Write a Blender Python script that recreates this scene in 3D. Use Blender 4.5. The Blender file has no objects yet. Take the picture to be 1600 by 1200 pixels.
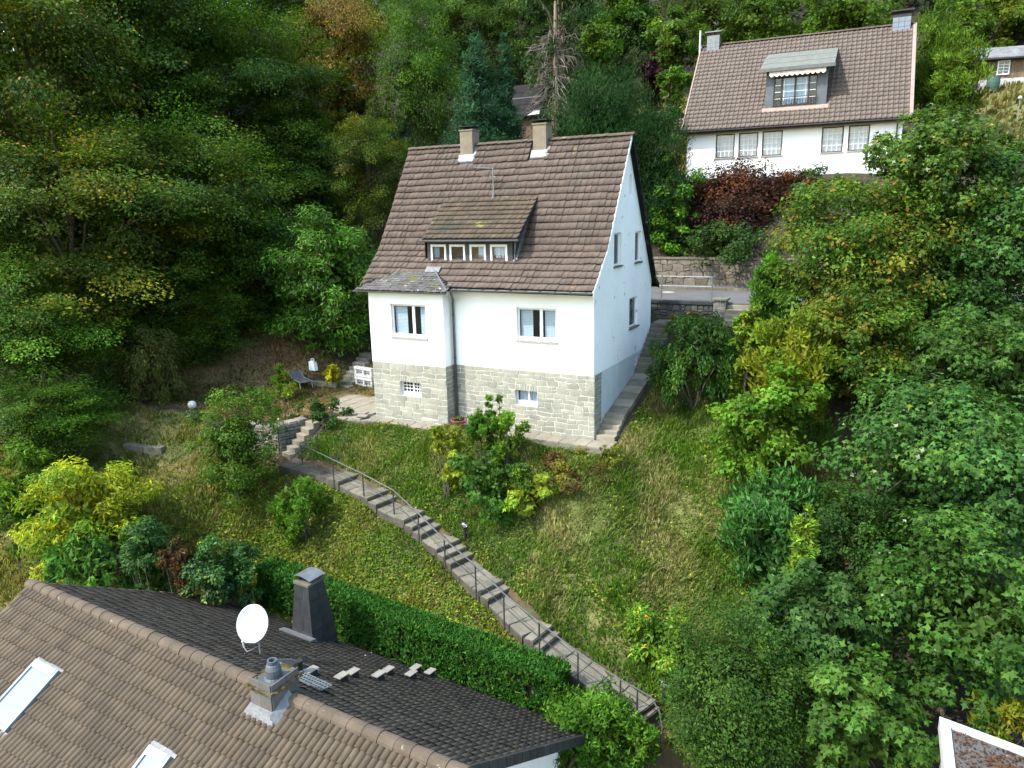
import bpy, bmesh, math, random
import numpy as np
from mathutils import Vector, Matrix, geometry

# ------------------------------------------------------------------ camera, world, sun, exposure
scene = bpy.context.scene
CAM = np.array([8.9802, -23.9458, 8.194]); YAW, PIT, ROL, FPX = -0.4737, 0.234, -0.0228, 1137.5
_fw = np.array([math.sin(YAW) * math.cos(PIT), math.cos(YAW) * math.cos(PIT), -math.sin(PIT)])
_r = np.array([math.cos(YAW), -math.sin(YAW), 0.0]); _u = np.cross(_r, _fw)
CR = _r * math.cos(ROL) + _u * math.sin(ROL); CU = -_r * math.sin(ROL) + _u * math.cos(ROL)
cam_data = bpy.data.cameras.new('camera'); cam = bpy.data.objects.new('camera', cam_data)
scene.collection.objects.link(cam); scene.camera = cam
cam_data.sensor_width = 36.0; cam_data.sensor_fit = 'HORIZONTAL'; cam_data.lens = FPX / 1600 * 36.0
cam_data.clip_start = 0.2; cam_data.clip_end = 2000
m3 = Matrix((CR, CU, -_fw)).transposed().to_4x4(); m3.translation = Vector(CAM); cam.matrix_world = m3

SUN_AZ, SUN_EL = math.radians(40), math.radians(50)      # sun stands to the left behind the camera
world = bpy.data.worlds.new('World'); scene.world = world; world.use_nodes = True
wn = world.node_tree; bgn = wn.nodes['Background']
sky = wn.nodes.new('ShaderNodeTexSky'); sky.sky_type = 'NISHITA'; sky.sun_disc = False
sky.sun_elevation = SUN_EL; sky.sun_rotation = math.pi + SUN_AZ; sky.air_density = 1.8; sky.dust_density = 2.0; sky.ozone_density = 2.0
wn.links.new(sky.outputs[0], bgn.inputs[0]); bgn.inputs[1].default_value = 0.15
sd = bpy.data.lights.new('sun', 'SUN'); sd.energy = 2.0; sd.angle = math.radians(0.8); sd.color = (1.0, 0.95, 0.86)
sun = bpy.data.objects.new('sun', sd); scene.collection.objects.link(sun)
S = Vector((-math.sin(SUN_AZ) * math.cos(SUN_EL), -math.cos(SUN_AZ) * math.cos(SUN_EL), math.sin(SUN_EL)))
sun.rotation_euler = S.to_track_quat('Z', 'Y').to_euler(); sun.location = (-30, -40, 50)
scene.view_settings.view_transform = 'Standard'; scene.view_settings.look = 'None'
scene.view_settings.exposure = 1.9; scene.view_settings.gamma = 1.0; scene.view_settings.use_curve_mapping = False
scene.cycles.max_bounces = 6; scene.cycles.diffuse_bounces = 3; scene.cycles.transmission_bounces = 3; scene.cycles.transparent_max_bounces = 8
scene.cycles.caustics_reflective = False; scene.cycles.caustics_refractive = False

COL = scene.collection
def at(px, py, t):
    """point t metres along the view axis seen at a photograph pixel (1600 x 1200)"""
    return CAM + t * (_fw + (px - 800) / FPX * CR - (py - 600) / FPX * CU)
def atz(px, py, z):
    d = _fw + (px - 800) / FPX * CR - (py - 600) / FPX * CU
    return CAM + d * (z - CAM[2]) / d[2]

# ------------------------------------------------------------------ object helpers
def prop(o, label=None, cat=None, group=None, kind=None):
    if label: o['label'] = label
    if cat: o['category'] = cat
    if group: o['group'] = group
    if kind: o['kind'] = kind
    return o
def thing(name, loc, label=None, cat=None, group=None, kind=None):
    o = bpy.data.objects.new(name, None); o.empty_display_size = 0.2; COL.objects.link(o); o.location = loc
    return prop(o, label, cat, group, kind)
def root_of(o):
    while o.parent: o = o.parent
    return o
def link(name, me, parent=None, world=None):
    o = bpy.data.objects.new(name, me); COL.objects.link(o)
    if parent is not None:
        o.parent = parent
        base = parent_world(parent)
        if world is not None: o.matrix_basis = base.inverted() @ world
    elif world is not None: o.matrix_basis = world
    return o
def parent_world(o):
    m = o.matrix_basis.copy()
    while o.parent: o = o.parent; m = o.matrix_basis @ m
    return m
def mesh_np(name, V, F, mat=None, col=None, smooth=False, k=3):
    """fast mesh from arrays: V (n,3), F (m,k)"""
    me = bpy.data.meshes.new(name); V = np.ascontiguousarray(V, dtype=np.float32); F = np.ascontiguousarray(F, dtype=np.int32)
    me.vertices.add(len(V)); me.vertices.foreach_set('co', V.ravel())
    me.loops.add(F.size); me.loops.foreach_set('vertex_index', F.ravel())
    me.polygons.add(len(F)); me.polygons.foreach_set('loop_start', np.arange(0, F.size, F.shape[1], dtype=np.int32))
    if smooth: me.polygons.foreach_set('use_smooth', np.ones(len(F), dtype=bool))
    if col is not None:
        a = me.color_attributes.new('col', 'FLOAT_COLOR', 'POINT')
        c = np.ones((len(V), 4), dtype=np.float32); c[:, :3] = col; a.data.foreach_set('color', c.ravel())
    me.update(calc_edges=True)
    if mat is not None: me.materials.append(mat)
    return me
class MB:
    """collects shapes in world coordinates; build() links them as one mesh object"""
    def __init__(s): s.v = []; s.f = []
    def poly(s, pts, flip=False):
        n = len(s.v); s.v += [tuple(p) for p in pts]; f = list(range(n, n + len(pts))); s.f.append(f[::-1] if flip else f); return s
    def hexa(s, p):
        """8 points: bottom ring 0-3 (ccw from above), top ring 4-7"""
        n = len(s.v); s.v += [tuple(q) for q in p]
        for f in ((3, 2, 1, 0), (4, 5, 6, 7), (0, 1, 5, 4), (1, 2, 6, 5), (2, 3, 7, 6), (3, 0, 4, 7)): s.f.append([n + i for i in f])
        return s
    def box(s, x0, x1, y0, y1, z0, z1):
        return s.hexa([(x0, y0, z0), (x1, y0, z0), (x1, y1, z0), (x0, y1, z0), (x0, y0, z1), (x1, y0, z1), (x1, y1, z1), (x0, y1, z1)])
    def obox(s, c, ax, ay, az):
        c, ax, ay, az = [np.array(q, float) for q in (c, ax, ay, az)]
        return s.hexa([c - ax - ay - az, c + ax - ay - az, c + ax + ay - az, c - ax + ay - az, c - ax - ay + az, c + ax - ay + az, c + ax + ay + az, c - ax + ay + az])
    def tube(s, pts, rad, n=8, cap=True):
        pts = [np.array(p, float) for p in pts]; rad = rad if hasattr(rad, '__len__') else [rad] * len(pts)
        rings = []; prev = None
        for i, p in enumerate(pts):
            d = pts[min(i + 1, len(pts) - 1)] - pts[max(i - 1, 0)]; d = d / (np.linalg.norm(d) + 1e-9)
            if prev is None:
                a = np.cross(d, (0, 0, 1.0))
                if np.linalg.norm(a) < 1e-3: a = np.array([1.0, 0, 0])
            else: a = prev - d * (prev @ d)
            a = a / (np.linalg.norm(a) + 1e-9); prev = a; b = np.cross(d, a)
            k = len(s.v); rings.append(k)
            for j in range(n):
                t = 2 * math.pi * j / n; s.v.append(tuple(p + rad[i] * (a * math.cos(t) + b * math.sin(t))))
        for i in range(len(rings) - 1):
            for j in range(n):
                q = (j + 1) % n; s.f.append([rings[i] + j, rings[i] + q, rings[i + 1] + q, rings[i + 1] + j])
        if cap: s.f.append([rings[0] + j for j in range(n)][::-1]); s.f.append([rings[-1] + j for j in range(n)])
        return s
    def lathe(s, c, prof, n=16, axis=(0, 0, 1)):
        ax = Vector(axis).normalized(); q = ax.to_track_quat('Z', 'Y'); rings = []
        for (r, h) in prof:
            rings.append(len(s.v))
            for j in range(n):
                t = 2 * math.pi * j / n; s.v.append(tuple(Vector(c) + q @ Vector((r * math.cos(t), r * math.sin(t), h))))
        for i in range(len(rings) - 1):
            for j in range(n):
                k = (j + 1) % n; s.f.append([rings[i] + j, rings[i] + k, rings[i + 1] + k, rings[i + 1] + j])
        s.f.append([rings[0] + j for j in range(n)][::-1]); s.f.append([rings[-1] + j for j in range(n)])
        return s
    def mesh(s, name, mat, off=(0, 0, 0), smooth=False):
        me = bpy.data.meshes.new(name); me.from_pydata([(v[0] - off[0], v[1] - off[1], v[2] - off[2]) for v in s.v], [], s.f)
        me.materials.append(mat)
        if smooth: me.polygons.foreach_set('use_smooth', np.ones(len(me.polygons), dtype=bool))
        me.update(); return me
    def build(s, name, mat, parent=None, smooth=False, bevel=0.0):
        off = parent_world(parent).translation if parent is not None else Vector((0, 0, 0))
        if parent is not None and parent_world(parent).to_3x3() != Matrix.Identity(3):
            inv = parent_world(parent).inverted(); s.v = [tuple(inv @ Vector(v)) for v in s.v]; off = (0, 0, 0)
        me = s.mesh(name, mat, off, smooth); o = link(name, me, parent)
        if bevel:
            b = o.modifiers.new('bevel', 'BEVEL'); b.width = bevel; b.segments = 2; b.limit_method = 'ANGLE'
        return o

# ------------------------------------------------------------------ procedural materials
def mat(name, c1, c2=None, scale=3.0, rough=0.8, bump=0.0, bscale=None, metal=0.0, spec=0.3, c3=None, s3=1.0, t3=0.62, w3=0.08, objrand=0.0, attr=False, detail=6.0):
    m = bpy.data.materials.new(name); m.use_nodes = True; nt = m.node_tree; N = nt.nodes; L = nt.links
    b = N['Principled BSDF']; b.inputs['Roughness'].default_value = rough; b.inputs['Metallic'].default_value = metal
    b.inputs['Specular IOR Level'].default_value = spec
    geo = N.new('ShaderNodeNewGeometry'); pos = geo.outputs['Position']
    def noise(sc, det=detail, rg=0.6):
        n = N.new('ShaderNodeTexNoise'); n.inputs['Scale'].default_value = sc; n.inputs['Detail'].default_value = det
        n.inputs['Roughness'].default_value = rg; L.new(pos, n.inputs['Vector']); return n
    def mix(a, bb, f, mode='MIX'):
        x = N.new('ShaderNodeMix'); x.data_type = 'RGBA'; x.blend_type = mode
        for k, q in ((6, a), (7, bb), (0, f)):
            if isinstance(q, (tuple, list)): x.inputs[k].default_value = (*q, 1)
            elif isinstance(q, (int, float)): x.inputs[k].default_value = q
            else: L.new(q, x.inputs[k])
        return x.outputs[2]
    def ramp(v, lo, hi):
        r = N.new('ShaderNodeMapRange'); r.inputs['From Min'].default_value = lo; r.inputs['From Max'].default_value = hi; L.new(v, r.inputs['Value']); return r.outputs[0]
    c2 = c2 or tuple(x * 0.7 for x in c1)
    n1 = noise(scale); base = mix(c1, c2, ramp(n1.outputs['Fac'], 0.35, 0.65))
    if attr:
        a = N.new('ShaderNodeAttribute'); a.attribute_name = 'col'; base = mix(base, a.outputs['Color'], 1.0, 'MULTIPLY')
    if objrand:
        oi = N.new('ShaderNodeObjectInfo'); v = ramp(oi.outputs['Random'], 0, 1)
        rr = N.new('ShaderNodeMapRange'); rr.inputs['To Min'].default_value = 1 - objrand; rr.inputs['To Max'].default_value = 1 + objrand; L.new(oi.outputs['Random'], rr.inputs['Value'])
        hs = N.new('ShaderNodeVectorMath'); hs.operation = 'SCALE'; L.new(base, hs.inputs[0]); L.new(rr.outputs[0], hs.inputs['Scale']); base = hs.outputs[0]
    if c3 is not None:
        for (cc, sc, th, w) in (c3 if isinstance(c3, list) else [(c3, s3, t3, w3)]):
            n3 = noise(sc, 5.0, 0.65); base = mix(base, cc, ramp(n3.outputs['Fac'], th, th + w))
    L.new(base, b.inputs['Base Color'])
    if bump:
        nb = noise(bscale or scale * 6, 4.0); bp = N.new('ShaderNodeBump'); bp.inputs['Strength'].default_value = 1.0; bp.inputs['Distance'].default_value = bump
        L.new(nb.outputs['Fac'], bp.inputs['Height']); L.new(bp.outputs[0], b.inputs['Normal'])
    return m
def glass_mat(name, tint=(1.1, 1.15, 1.2), refl=0.05):
    m = bpy.data.materials.new(name); m.use_nodes = True; nt = m.node_tree; N = nt.nodes; L = nt.links; N.remove(N['Principled BSDF'])
    t = N.new('ShaderNodeBsdfTransparent'); t.inputs[0].default_value = (*[x * 0.8 for x in tint], 1); g = N.new('ShaderNodeBsdfGlossy'); g.inputs['Roughness'].default_value = 0.03
    lw = N.new('ShaderNodeLayerWeight'); lw.inputs[0].default_value = 0.12; mr = N.new('ShaderNodeMapRange'); mr.inputs['To Min'].default_value = refl; mr.inputs['To Max'].default_value = 0.9; L.new(lw.outputs['Fresnel'], mr.inputs['Value'])
    mx = N.new('ShaderNodeMixShader'); L.new(mr.outputs[0], mx.inputs[0]); L.new(t.outputs[0], mx.inputs[1]); L.new(g.outputs[0], mx.inputs[2]); L.new(mx.outputs[0], N['Material Output'].inputs['Surface'])
    return m
def leaf_mat(name, rough=0.5, trans=0.42, spec=0.12):
    m = bpy.data.materials.new(name); m.use_nodes = True; nt = m.node_tree; N = nt.nodes; L = nt.links
    b = N['Principled BSDF']; b.inputs['Roughness'].default_value = rough; b.inputs['Specular IOR Level'].default_value = spec
    a = N.new('ShaderNodeAttribute'); a.attribute_name = 'col'; L.new(a.outputs['Color'], b.inputs['Base Color'])
    tr = N.new('ShaderNodeBsdfTranslucent'); hs = N.new('ShaderNodeMix'); hs.data_type = 'RGBA'; hs.blend_type = 'MULTIPLY'; hs.inputs[0].default_value = 1
    L.new(a.outputs['Color'], hs.inputs[6]); hs.inputs[7].default_value = (1.25, 1.3, 0.5, 1); L.new(hs.outputs[2], tr.inputs[0])
    mx = N.new('ShaderNodeMixShader'); mx.inputs[0].default_value = trans; L.new(b.outputs[0], mx.inputs[1]); L.new(tr.outputs[0], mx.inputs[2]); L.new(mx.outputs[0], N['Material Output'].inputs['Surface'])
    return m

MT = {}
MT['render_white'] = mat('white_render', (0.83, 0.84, 0.84), (0.78, 0.79, 0.79), 0.8, 0.9, 0.004, 40)
MT['gable_white'] = mat('stained_gable_render', (0.8320, 0.8528, 0.8528), (0.7696, 0.7904, 0.8008), 0.7, 0.9, 0.004, 40, c3=[((0.4784, 0.4888, 0.4576), 1.7, 0.635, 0.02), ((0.5720, 0.5304, 0.4472), 4.0, 0.655, 0.03)])
MT['plinth'] = mat('grey_plinth_render', (0.52, 0.57, 0.60), (0.45, 0.50, 0.53), 1.5, 0.9, 0.004, 40)
MT['mortar'] = mat('pale_mortar', (0.5609, 0.5489, 0.5012), (0.4535, 0.4416, 0.3938), 5, 0.95, 0.004)
MT['stone'] = mat('grey_green_stone', (0.2750, 0.2691, 0.2200), (0.2016, 0.2032, 0.1737), 2.2, 0.85, 0.012, 14, objrand=0.16, c3=[((0.3177, 0.2809, 0.2084), 0.9, 0.6, 0.1)])
MT['wallstone'] = mat('brown_grey_wall_stone', (0.1747, 0.1505, 0.1142), (0.1075, 0.0967, 0.0780), 2.5, 0.9, 0.015, 12, objrand=0.25)
MT['darkstone'] = mat('dark_damp_stone', (0.085, 0.083, 0.075), (0.05, 0.05, 0.045), 3, 0.9, 0.015, 12, objrand=0.25)
MT['drystone'] = mat('dry_stone', (0.19, 0.175, 0.14), (0.10, 0.10, 0.088), 3, 0.9, 0.015, 14, objrand=0.25, c3=[((0.10, 0.11, 0.05), 2.0, 0.6, 0.08)])
MT['tile'] = mat('brown_roof_tile', (0.0908, 0.0677, 0.0552), (0.0648, 0.0492, 0.0408), 2.6, 0.75, 0.004, 60, attr=True,
    c3=[((0.0602, 0.0555, 0.0452), 0.55, 0.58, 0.14), ((0.1853, 0.1762, 0.0770), 1.15, 0.685, 0.06), ((0.2316, 0.1020, 0.0544), 2.1, 0.71, 0.03), ((0.4169, 0.3987, 0.3441), 7.0, 0.735, 0.02)])
MT['tile_moss'] = mat('mossy_dormer_tile', (0.0771, 0.0581, 0.0389), (0.0499, 0.0398, 0.0287), 2.6, 0.85, 0.004, 60, attr=True,
    c3=[((0.0363, 0.0364, 0.0272), 0.8, 0.52, 0.12), ((0.1724, 0.1734, 0.0583), 1.5, 0.60, 0.07), ((0.2359, 0.1041, 0.0544), 2.3, 0.69, 0.03)])
MT['ntile'] = mat('weathered_concrete_tile', (0.0792, 0.0614, 0.0426), (0.0585, 0.0450, 0.0315), 3.0, 0.88, 0.006, 50, attr=True,
    c3=[((0.0482, 0.0381, 0.0266), 0.7, 0.56, 0.14), ((0.0241, 0.0222, 0.0086), 3.3, 0.66, 0.05), ((0.2754, 0.2470, 0.1867), 9.0, 0.735, 0.02)])
MT['ntile_dark'] = mat('dark_weathered_concrete_tile', (0.105, 0.088, 0.075), (0.07, 0.06, 0.052), 3.0, 0.88, 0.006, 50, attr=True,
    c3=[((0.05, 0.048, 0.025), 2.6, 0.62, 0.06), ((0.13, 0.11, 0.09), 0.8, 0.6, 0.1)])
MT['ftile'] = mat('red_brown_pantile', (0.0764, 0.0544, 0.0400), (0.0550, 0.0394, 0.0297), 4.0, 0.6, 0.003, 60, spec=0.45, attr=True, c3=[((0.0735, 0.0544, 0.0420), 0.8, 0.55, 0.12)])
MT['ridge'] = mat('lichened_ridge_tile', (0.0952, 0.0714, 0.0506), (0.0646, 0.0510, 0.0366), 3, 0.9, 0.008, 30, objrand=0.12, c3=[((0.3400, 0.3332, 0.2681), 5.0, 0.66, 0.04), ((0.0612, 0.0578, 0.0244), 3.0, 0.62, 0.05)])
MT['underlay'] = mat('roof_underlay', (0.035, 0.03, 0.027), None, 3, 0.95)
MT['slate'] = mat('dark_slate', (0.0315, 0.0336, 0.0357), (0.0189, 0.0210, 0.0231), 4, 0.6, 0.004, 30, spec=0.4, objrand=0.2)
MT['slate_lichen'] = mat('lichened_slate', (0.0910, 0.0910, 0.0875), (0.0595, 0.0595, 0.0595), 3, 0.85, 0.01, 20, attr=True, c3=[((0.2800, 0.2800, 0.2520), 4.0, 0.60, 0.08), ((0.0910, 0.0840, 0.0245), 2.2, 0.57, 0.08)])
MT['zinc'] = mat('zinc', (0.1960, 0.2100, 0.2170), (0.1400, 0.1505, 0.1575), 5, 0.45, metal=0.6, spec=0.5)
MT['lead'] = mat('lead_flashing', (0.1530, 0.1626, 0.1721), (0.0956, 0.1020, 0.1115), 8, 0.5, 0.01, 20, metal=0.3)
MT['pipe'] = mat('dark_downpipe', (0.13, 0.14, 0.14), (0.09, 0.095, 0.095), 5, 0.5, metal=0.3)
MT['chimney'] = mat('beige_chimney_render', (0.1955, 0.1658, 0.1232), (0.1530, 0.1275, 0.0978), 3, 0.95, 0.006, 30)
MT['black'] = mat('blackened_metal', (0.02, 0.02, 0.02), None, 3, 0.7)
MT['frame'] = mat('white_window_frame', (0.7380, 0.7470, 0.7470), (0.7020, 0.7110, 0.7110), 2, 0.4)
MT['sill'] = mat('grey_sill_stone', (0.3150, 0.3080, 0.2940), (0.2520, 0.2450, 0.2310), 6, 0.8)
MT['dark_sill'] = mat('dark_slate_sill', (0.13, 0.125, 0.115), None, 6, 0.8)
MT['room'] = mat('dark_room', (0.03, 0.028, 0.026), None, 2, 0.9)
MT['blind'] = mat('pale_slatted_blind', (0.6500, 0.7020, 0.6890), (0.5980, 0.6500, 0.6370), 3, 0.7)
MT['curtain'] = mat('pale_curtain', (0.7440, 0.7920, 0.8160), (0.6000, 0.6480, 0.6720), 6, 0.8)
MT['brown_frame'] = mat('dark_brown_frame', (0.055, 0.04, 0.035), None, 4, 0.5)
MT['glass'] = glass_mat('window_glass')
MT['glass_sky'] = glass_mat('sky_reflecting_glass', (0.9, 1.0, 1.1), 0.04)
MT['concrete'] = mat('worn_concrete_slab', (0.1512, 0.1392, 0.1057), (0.0985, 0.0917, 0.0704), 2.5, 0.92, 0.008, 25, objrand=0.16, c3=[((0.0704, 0.0752, 0.0352), 2.0, 0.64, 0.06), ((0.0985, 0.0903, 0.0704), 1.0, 0.58, 0.1)])
MT['concrete_pale'] = mat('pale_concrete_slab', (0.2264, 0.2076, 0.1598), (0.1680, 0.1510, 0.1146), 2.0, 0.92, 0.006, 25, objrand=0.1, c3=[((0.1606, 0.1510, 0.1111), 1.6, 0.62, 0.08)])
MT['concrete_dark'] = mat('dark_mossy_slab_shaded_riser', (0.085, 0.075, 0.058), (0.048, 0.044, 0.035), 3, 0.95, 0.008, 25, objrand=0.2, c3=[((0.06, 0.07, 0.03), 2.5, 0.56, 0.08)])
MT['galv'] = mat('galvanised_steel', (0.3150, 0.3375, 0.3525), (0.2400, 0.2625, 0.2775), 6, 0.4, metal=0.7, spec=0.5)
MT['rail'] = mat('dull_steel_rail', (0.1309, 0.1348, 0.1348), (0.0924, 0.0963, 0.0963), 6, 0.5, metal=0.5)
MT['post'] = mat('dark_steel_post', (0.05, 0.055, 0.055), None, 6, 0.6, metal=0.3)
MT['asphalt'] = mat('grey_asphalt', (0.105, 0.105, 0.105), (0.08, 0.08, 0.08), 0.8, 0.9, 0.004, 60)
MT['white_paint'] = mat('white_paint', (0.4541, 0.4541, 0.4472), (0.3990, 0.3990, 0.3922), 3, 0.5)
MT['terracotta'] = mat('terracotta', (0.27, 0.11, 0.06), (0.2, 0.085, 0.05), 6, 0.8)
MT['bark'] = mat('grey_brown_bark', (0.10, 0.085, 0.065), (0.055, 0.047, 0.038), 5, 0.95, 0.02, 20)
MT['palebark'] = mat('pale_dead_bark', (0.27, 0.20, 0.14), (0.18, 0.14, 0.10), 3, 0.95, 0.02, 20)
MT['deadtwig'] = mat('dead_grey_twig', (0.21, 0.18, 0.145), (0.14, 0.12, 0.10), 5, 0.95)
MT['leaf'] = leaf_mat('leaf'); MT['leaf_gloss'] = leaf_mat('glossy_leaf', 0.4, 0.28, 0.16); MT['needle'] = leaf_mat('needle', 0.7, 0.25, 0.08); MT['grass'] = leaf_mat('grass_blade', 0.7, 0.42, 0.08)
MT['wood'] = mat('weathered_wood', (0.17, 0.115, 0.075), (0.09, 0.065, 0.05), 4, 0.9, 0.006, 20, objrand=0.3)
MT['felt'] = mat('black_roofing_felt', (0.022, 0.021, 0.023), (0.03, 0.03, 0.03), 2, 1.0, spec=0.0)
rng = np.random.default_rng(7); random.seed(7)
# ------------------------------------------------------------------ terrain
PATHN = [(450, 722, -1.45), (528, 742, -1.50), (545, 752, -1.62), (578, 768, -1.68), (604, 788, -1.95), (634, 802, -2.03), (674, 834, -2.48), (690, 846, -2.54), (722, 880, -2.98), (757, 910, -3.08), (780, 934, -3.36), (836, 985, -3.62), (860, 1008, -3.9), (1000, 1105, -4.5), (1012, 1128, -4.8)]
PATHW = [atz(*p) for p in PATHN]
ctrl = [atz(p[0], p[1], p[2] * (.93 if p[2] < -1.2 else 1)) for p in [(301, 637, 0), (250, 655, -.15), (205, 690, -.95), (228, 708, -1.25), (350, 780, -2.55), (250, 760, -2.1), (260, 840, -3.1), (380, 800, -2.75), 
    (420, 740, -2.0), (437, 708, -1.5), (400, 690, -1.4), (340, 665, -.5),
    (600, 672, -.12), (700, 690, -.12), (800, 702, -.12), (930, 712, -.12), (545, 665, -.2), (510, 640, -.05), 
    (1000, 800, -1.7), (1000, 900, -3.1), (930, 980, -4.0), (1060, 1000, -4.5), (1040, 1075, -5.1), (1040, 640, .45), (1100, 660, .3), (1050, 600, 1.2), (1100, 760, -1.1), (1110, 900, -3.1), (1020, 700, -.25),
    (380, 600, 0.05), (440, 615, 0.0), (300, 600, .3), (345, 575, .75), (450, 570, .9), (400, 555, 1.3), (540, 598, .1), (565, 548, 1.1), (150, 700, -1.0), (120, 640, .2), (60, 700, -1.1), (200, 600, .6)]]
ctrl += [p - np.array([0, 0, .16]) for p in PATHW]
_pa = np.array(PATHW); _o = np.argsort(_pa[:, 0])
for x_ in (-11, -9, -7, -5, -3, -1, 1, 2.6):
    yp, zp = np.interp(x_, _pa[_o, 0], _pa[_o, 1]), np.interp(x_, _pa[_o, 0], _pa[_o, 2])
    if x_ < 2: ctrl += [np.array([x_, yp + .75, zp + .22])]
    if -9.5 < x_ < 2: ctrl += [np.array([x_, -1.42 + (yp + 2.1) * f, -.16 + (zp + .3) * f + .1]) for f in (.3, .65)]
    yh = -8.2; ctrl += [np.array([x_, yp - .75, zp - .36])] + ([np.array([x_, (yp + yh) / 2, (zp - 4.75) / 2 - .1])] if x_ < 0 else []) + [np.array([x_, min(yh, yp - 1.0) , -4.7 - .03 * x_])]
ctrl = [tuple(p) for p in ctrl] + [(-9.3, -1.25, -.1), (-12.3, -.35, -.06), (-10.3, -1.6, -.1), (-11.3, -1.0, -.07), (-13.5, 1.2, 0), (-13.2, 3.5, .1), (-12, 2.8, .06), (-10.4, 3.2, .1), (-9.3, 2, 0.0), (-9.5, 5, 1.7), (-9.5, 7.5, 3.1), (0, -1, -.1), (.9, 1.4, .5), (.9, 3.5, 1.0), (.9, 4.7, 1.3), (1.2, 6, 2.2), (1.2, 7.3, 3.1), (3.5, 7.8, 3.3), (-5, 8.0, 3.15), (3, 5.5, 2.3), (5, 6.5, 2.6), (6, 3, .9),
    (10, -5, -4.2), (10, 2, -.8), (10, 7, 2.4), (16, -5, -4.0), (16, 3, .3), (20, 8, 2.8), (9, -12, -6.2), (14, -14, -6.2), (6, -10, -5.6),
    (-12.5, -8.4, -4.5), (-14, -14, -5.6), (-5, -9.5, -5.2), (3.4, -10, -5.6), (4, -14, -7.4), (-5, -15, -7.0), (0, -22, -8.4), (8, -24, -9.4), (-18, -8, -3.6), (-20, -20, -6.5),
    (-13, 8, 3.0), (-20, 8, 3.2), (-30, 8, 3.5), (-30, 0, .4), (-30, -8, -1.6), (-30, -20, -4.5), (-45, 0, 1.5), (-45, -20, -3),
    (0, 15.5, 5.7), (-15, 15.5, 5.8), (12, 15.5, 5.7), (0, 18.8, 9.2), (6, 18.8, 9.2), (12, 19, 9.4), (0, 24, 10), (10, 24, 10), (-5, 22, 10.6), (-12.5, 21.5, 12.4), (-20, 22, 12), (-4, 31, 13.2), (8, 31, 13), (18, 24, 11.2), (20, 33, 14.5), (-20, 34, 18), (0, 42, 20), (-20, 50, 28), (0, 60, 30), (20, 55, 26), (40, 30, 14), (40, 0, 2), (40, -20, -4), (-45, 30, 17),
    (0, 90, 42), (-60, 90, 44), (60, 90, 42), (-70, 20, 14), (80, 0, 4), (0, -60, -16), (-70, -50, -10), (70, -50, -12), (0, 190, 70), (-190, 190, 72), (190, 190, 70), (-190, 0, 18), (190, 0, 10), (-190, -190, -20), (190, -190, -22), (0, -190, -22)]
ctrl = np.array(ctrl, float)
def _tps(d2): return np.where(d2 > 1e-9, 0.5 * d2 * np.log(np.maximum(d2, 1e-9)), 0.0)
_n = len(ctrl); _d2 = ((ctrl[:, None, :2] - ctrl[None, :, :2]) ** 2).sum(2)
_A = np.zeros((_n + 3, _n + 3)); _A[:_n, :_n] = _tps(_d2) + np.eye(_n) * 0.05; _A[:_n, _n] = 1; _A[:_n, _n + 1:] = ctrl[:, :2]; _A[_n, :_n] = 1; _A[_n + 1:, :_n] = ctrl[:, :2].T
_w = np.linalg.solve(_A, np.concatenate([ctrl[:, 2], np.zeros(3)]))
def H(x, y):
    x = np.atleast_1d(np.asarray(x, float)); y = np.atleast_1d(np.asarray(y, float)); out = np.empty(x.shape).ravel(); xf, yf = x.ravel(), y.ravel()
    for i in range(0, len(xf), 4000):
        a, b = xf[i:i + 4000], yf[i:i + 4000]
        d2 = (a[:, None] - ctrl[None, :, 0]) ** 2 + (b[:, None] - ctrl[None, :, 1]) ** 2
        out[i:i + 4000] = _tps(d2) @ _w[:_n] + _w[_n] + a * _w[_n + 1] + b * _w[_n + 2]
    # bench cut for the road, and the flat the white house stands on
    out = np.where((yf > 8.55) & (yf < 14.75), 3.8, out)
    out = np.where((yf >= 14.75) & (yf < 19.5), np.maximum(out, 5.45), out)
    inside = (xf > -9.2) & (xf < -.1) & (yf > -.3) & (yf < 7.2); out = np.where(inside, -.2, out)
    apron = (xf > -9.6) & (xf < 1.0) & (yf > -1.35) & (yf <= -.3); out = np.where(apron, np.minimum(out, -.14), out)
    gabl = (xf >= -.1) & (xf < 1.0) & (yf > -.9) & (yf < 8.3); zz = np.interp(yf, [-.9, .2, 1.3, 4.7, 7.2, 8.3], [-.16, -.1, .5, 1.3, 3.0, 3.1]); out = np.where(gabl, np.minimum(out, zz), out)
    patio = (xf > -12.9) & (xf < -9.3) & (yf > -1.2) & (yf < 2.0); out = np.where(patio, np.minimum(out, -.03), out)
    return out.reshape(x.shape)
def h1(x, y): return float(H(x, y)[0])
gx = np.concatenate([np.linspace(-190, -62, 12), np.arange(-60, -26, 2.0), np.arange(-26, 14, .45), np.arange(14, 30, 1.2), np.linspace(32, 190, 14)])
gy = np.concatenate([np.linspace(-190, -60, 10), np.arange(-56, -24, 2.0), np.arange(-24, -10, .9), np.arange(-10, 8.45, .4), [8.5, 8.6, 11, 14.7, 14.8], np.arange(15, 34, .8), np.arange(36, 80, 3.0), np.linspace(85, 190, 10)])
gx = np.unique(gx); gy = np.unique(gy)
GX, GY = np.meshgrid(gx, gy); GZ = H(GX, GY) + 0.05 * np.sin(GX * 1.7 + 2 * np.sin(GY * .9)) * np.sin(GY * 1.9 + GX * .4) * ((np.abs(GY - 11.5) > 3.2) & ~((GX > -13) & (GX < 1.2) & (GY > -1.5) & (GY < 8)))
V = np.stack([GX, GY, GZ], 2).reshape(-1, 3); nx, ny = len(gx), len(gy)
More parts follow.
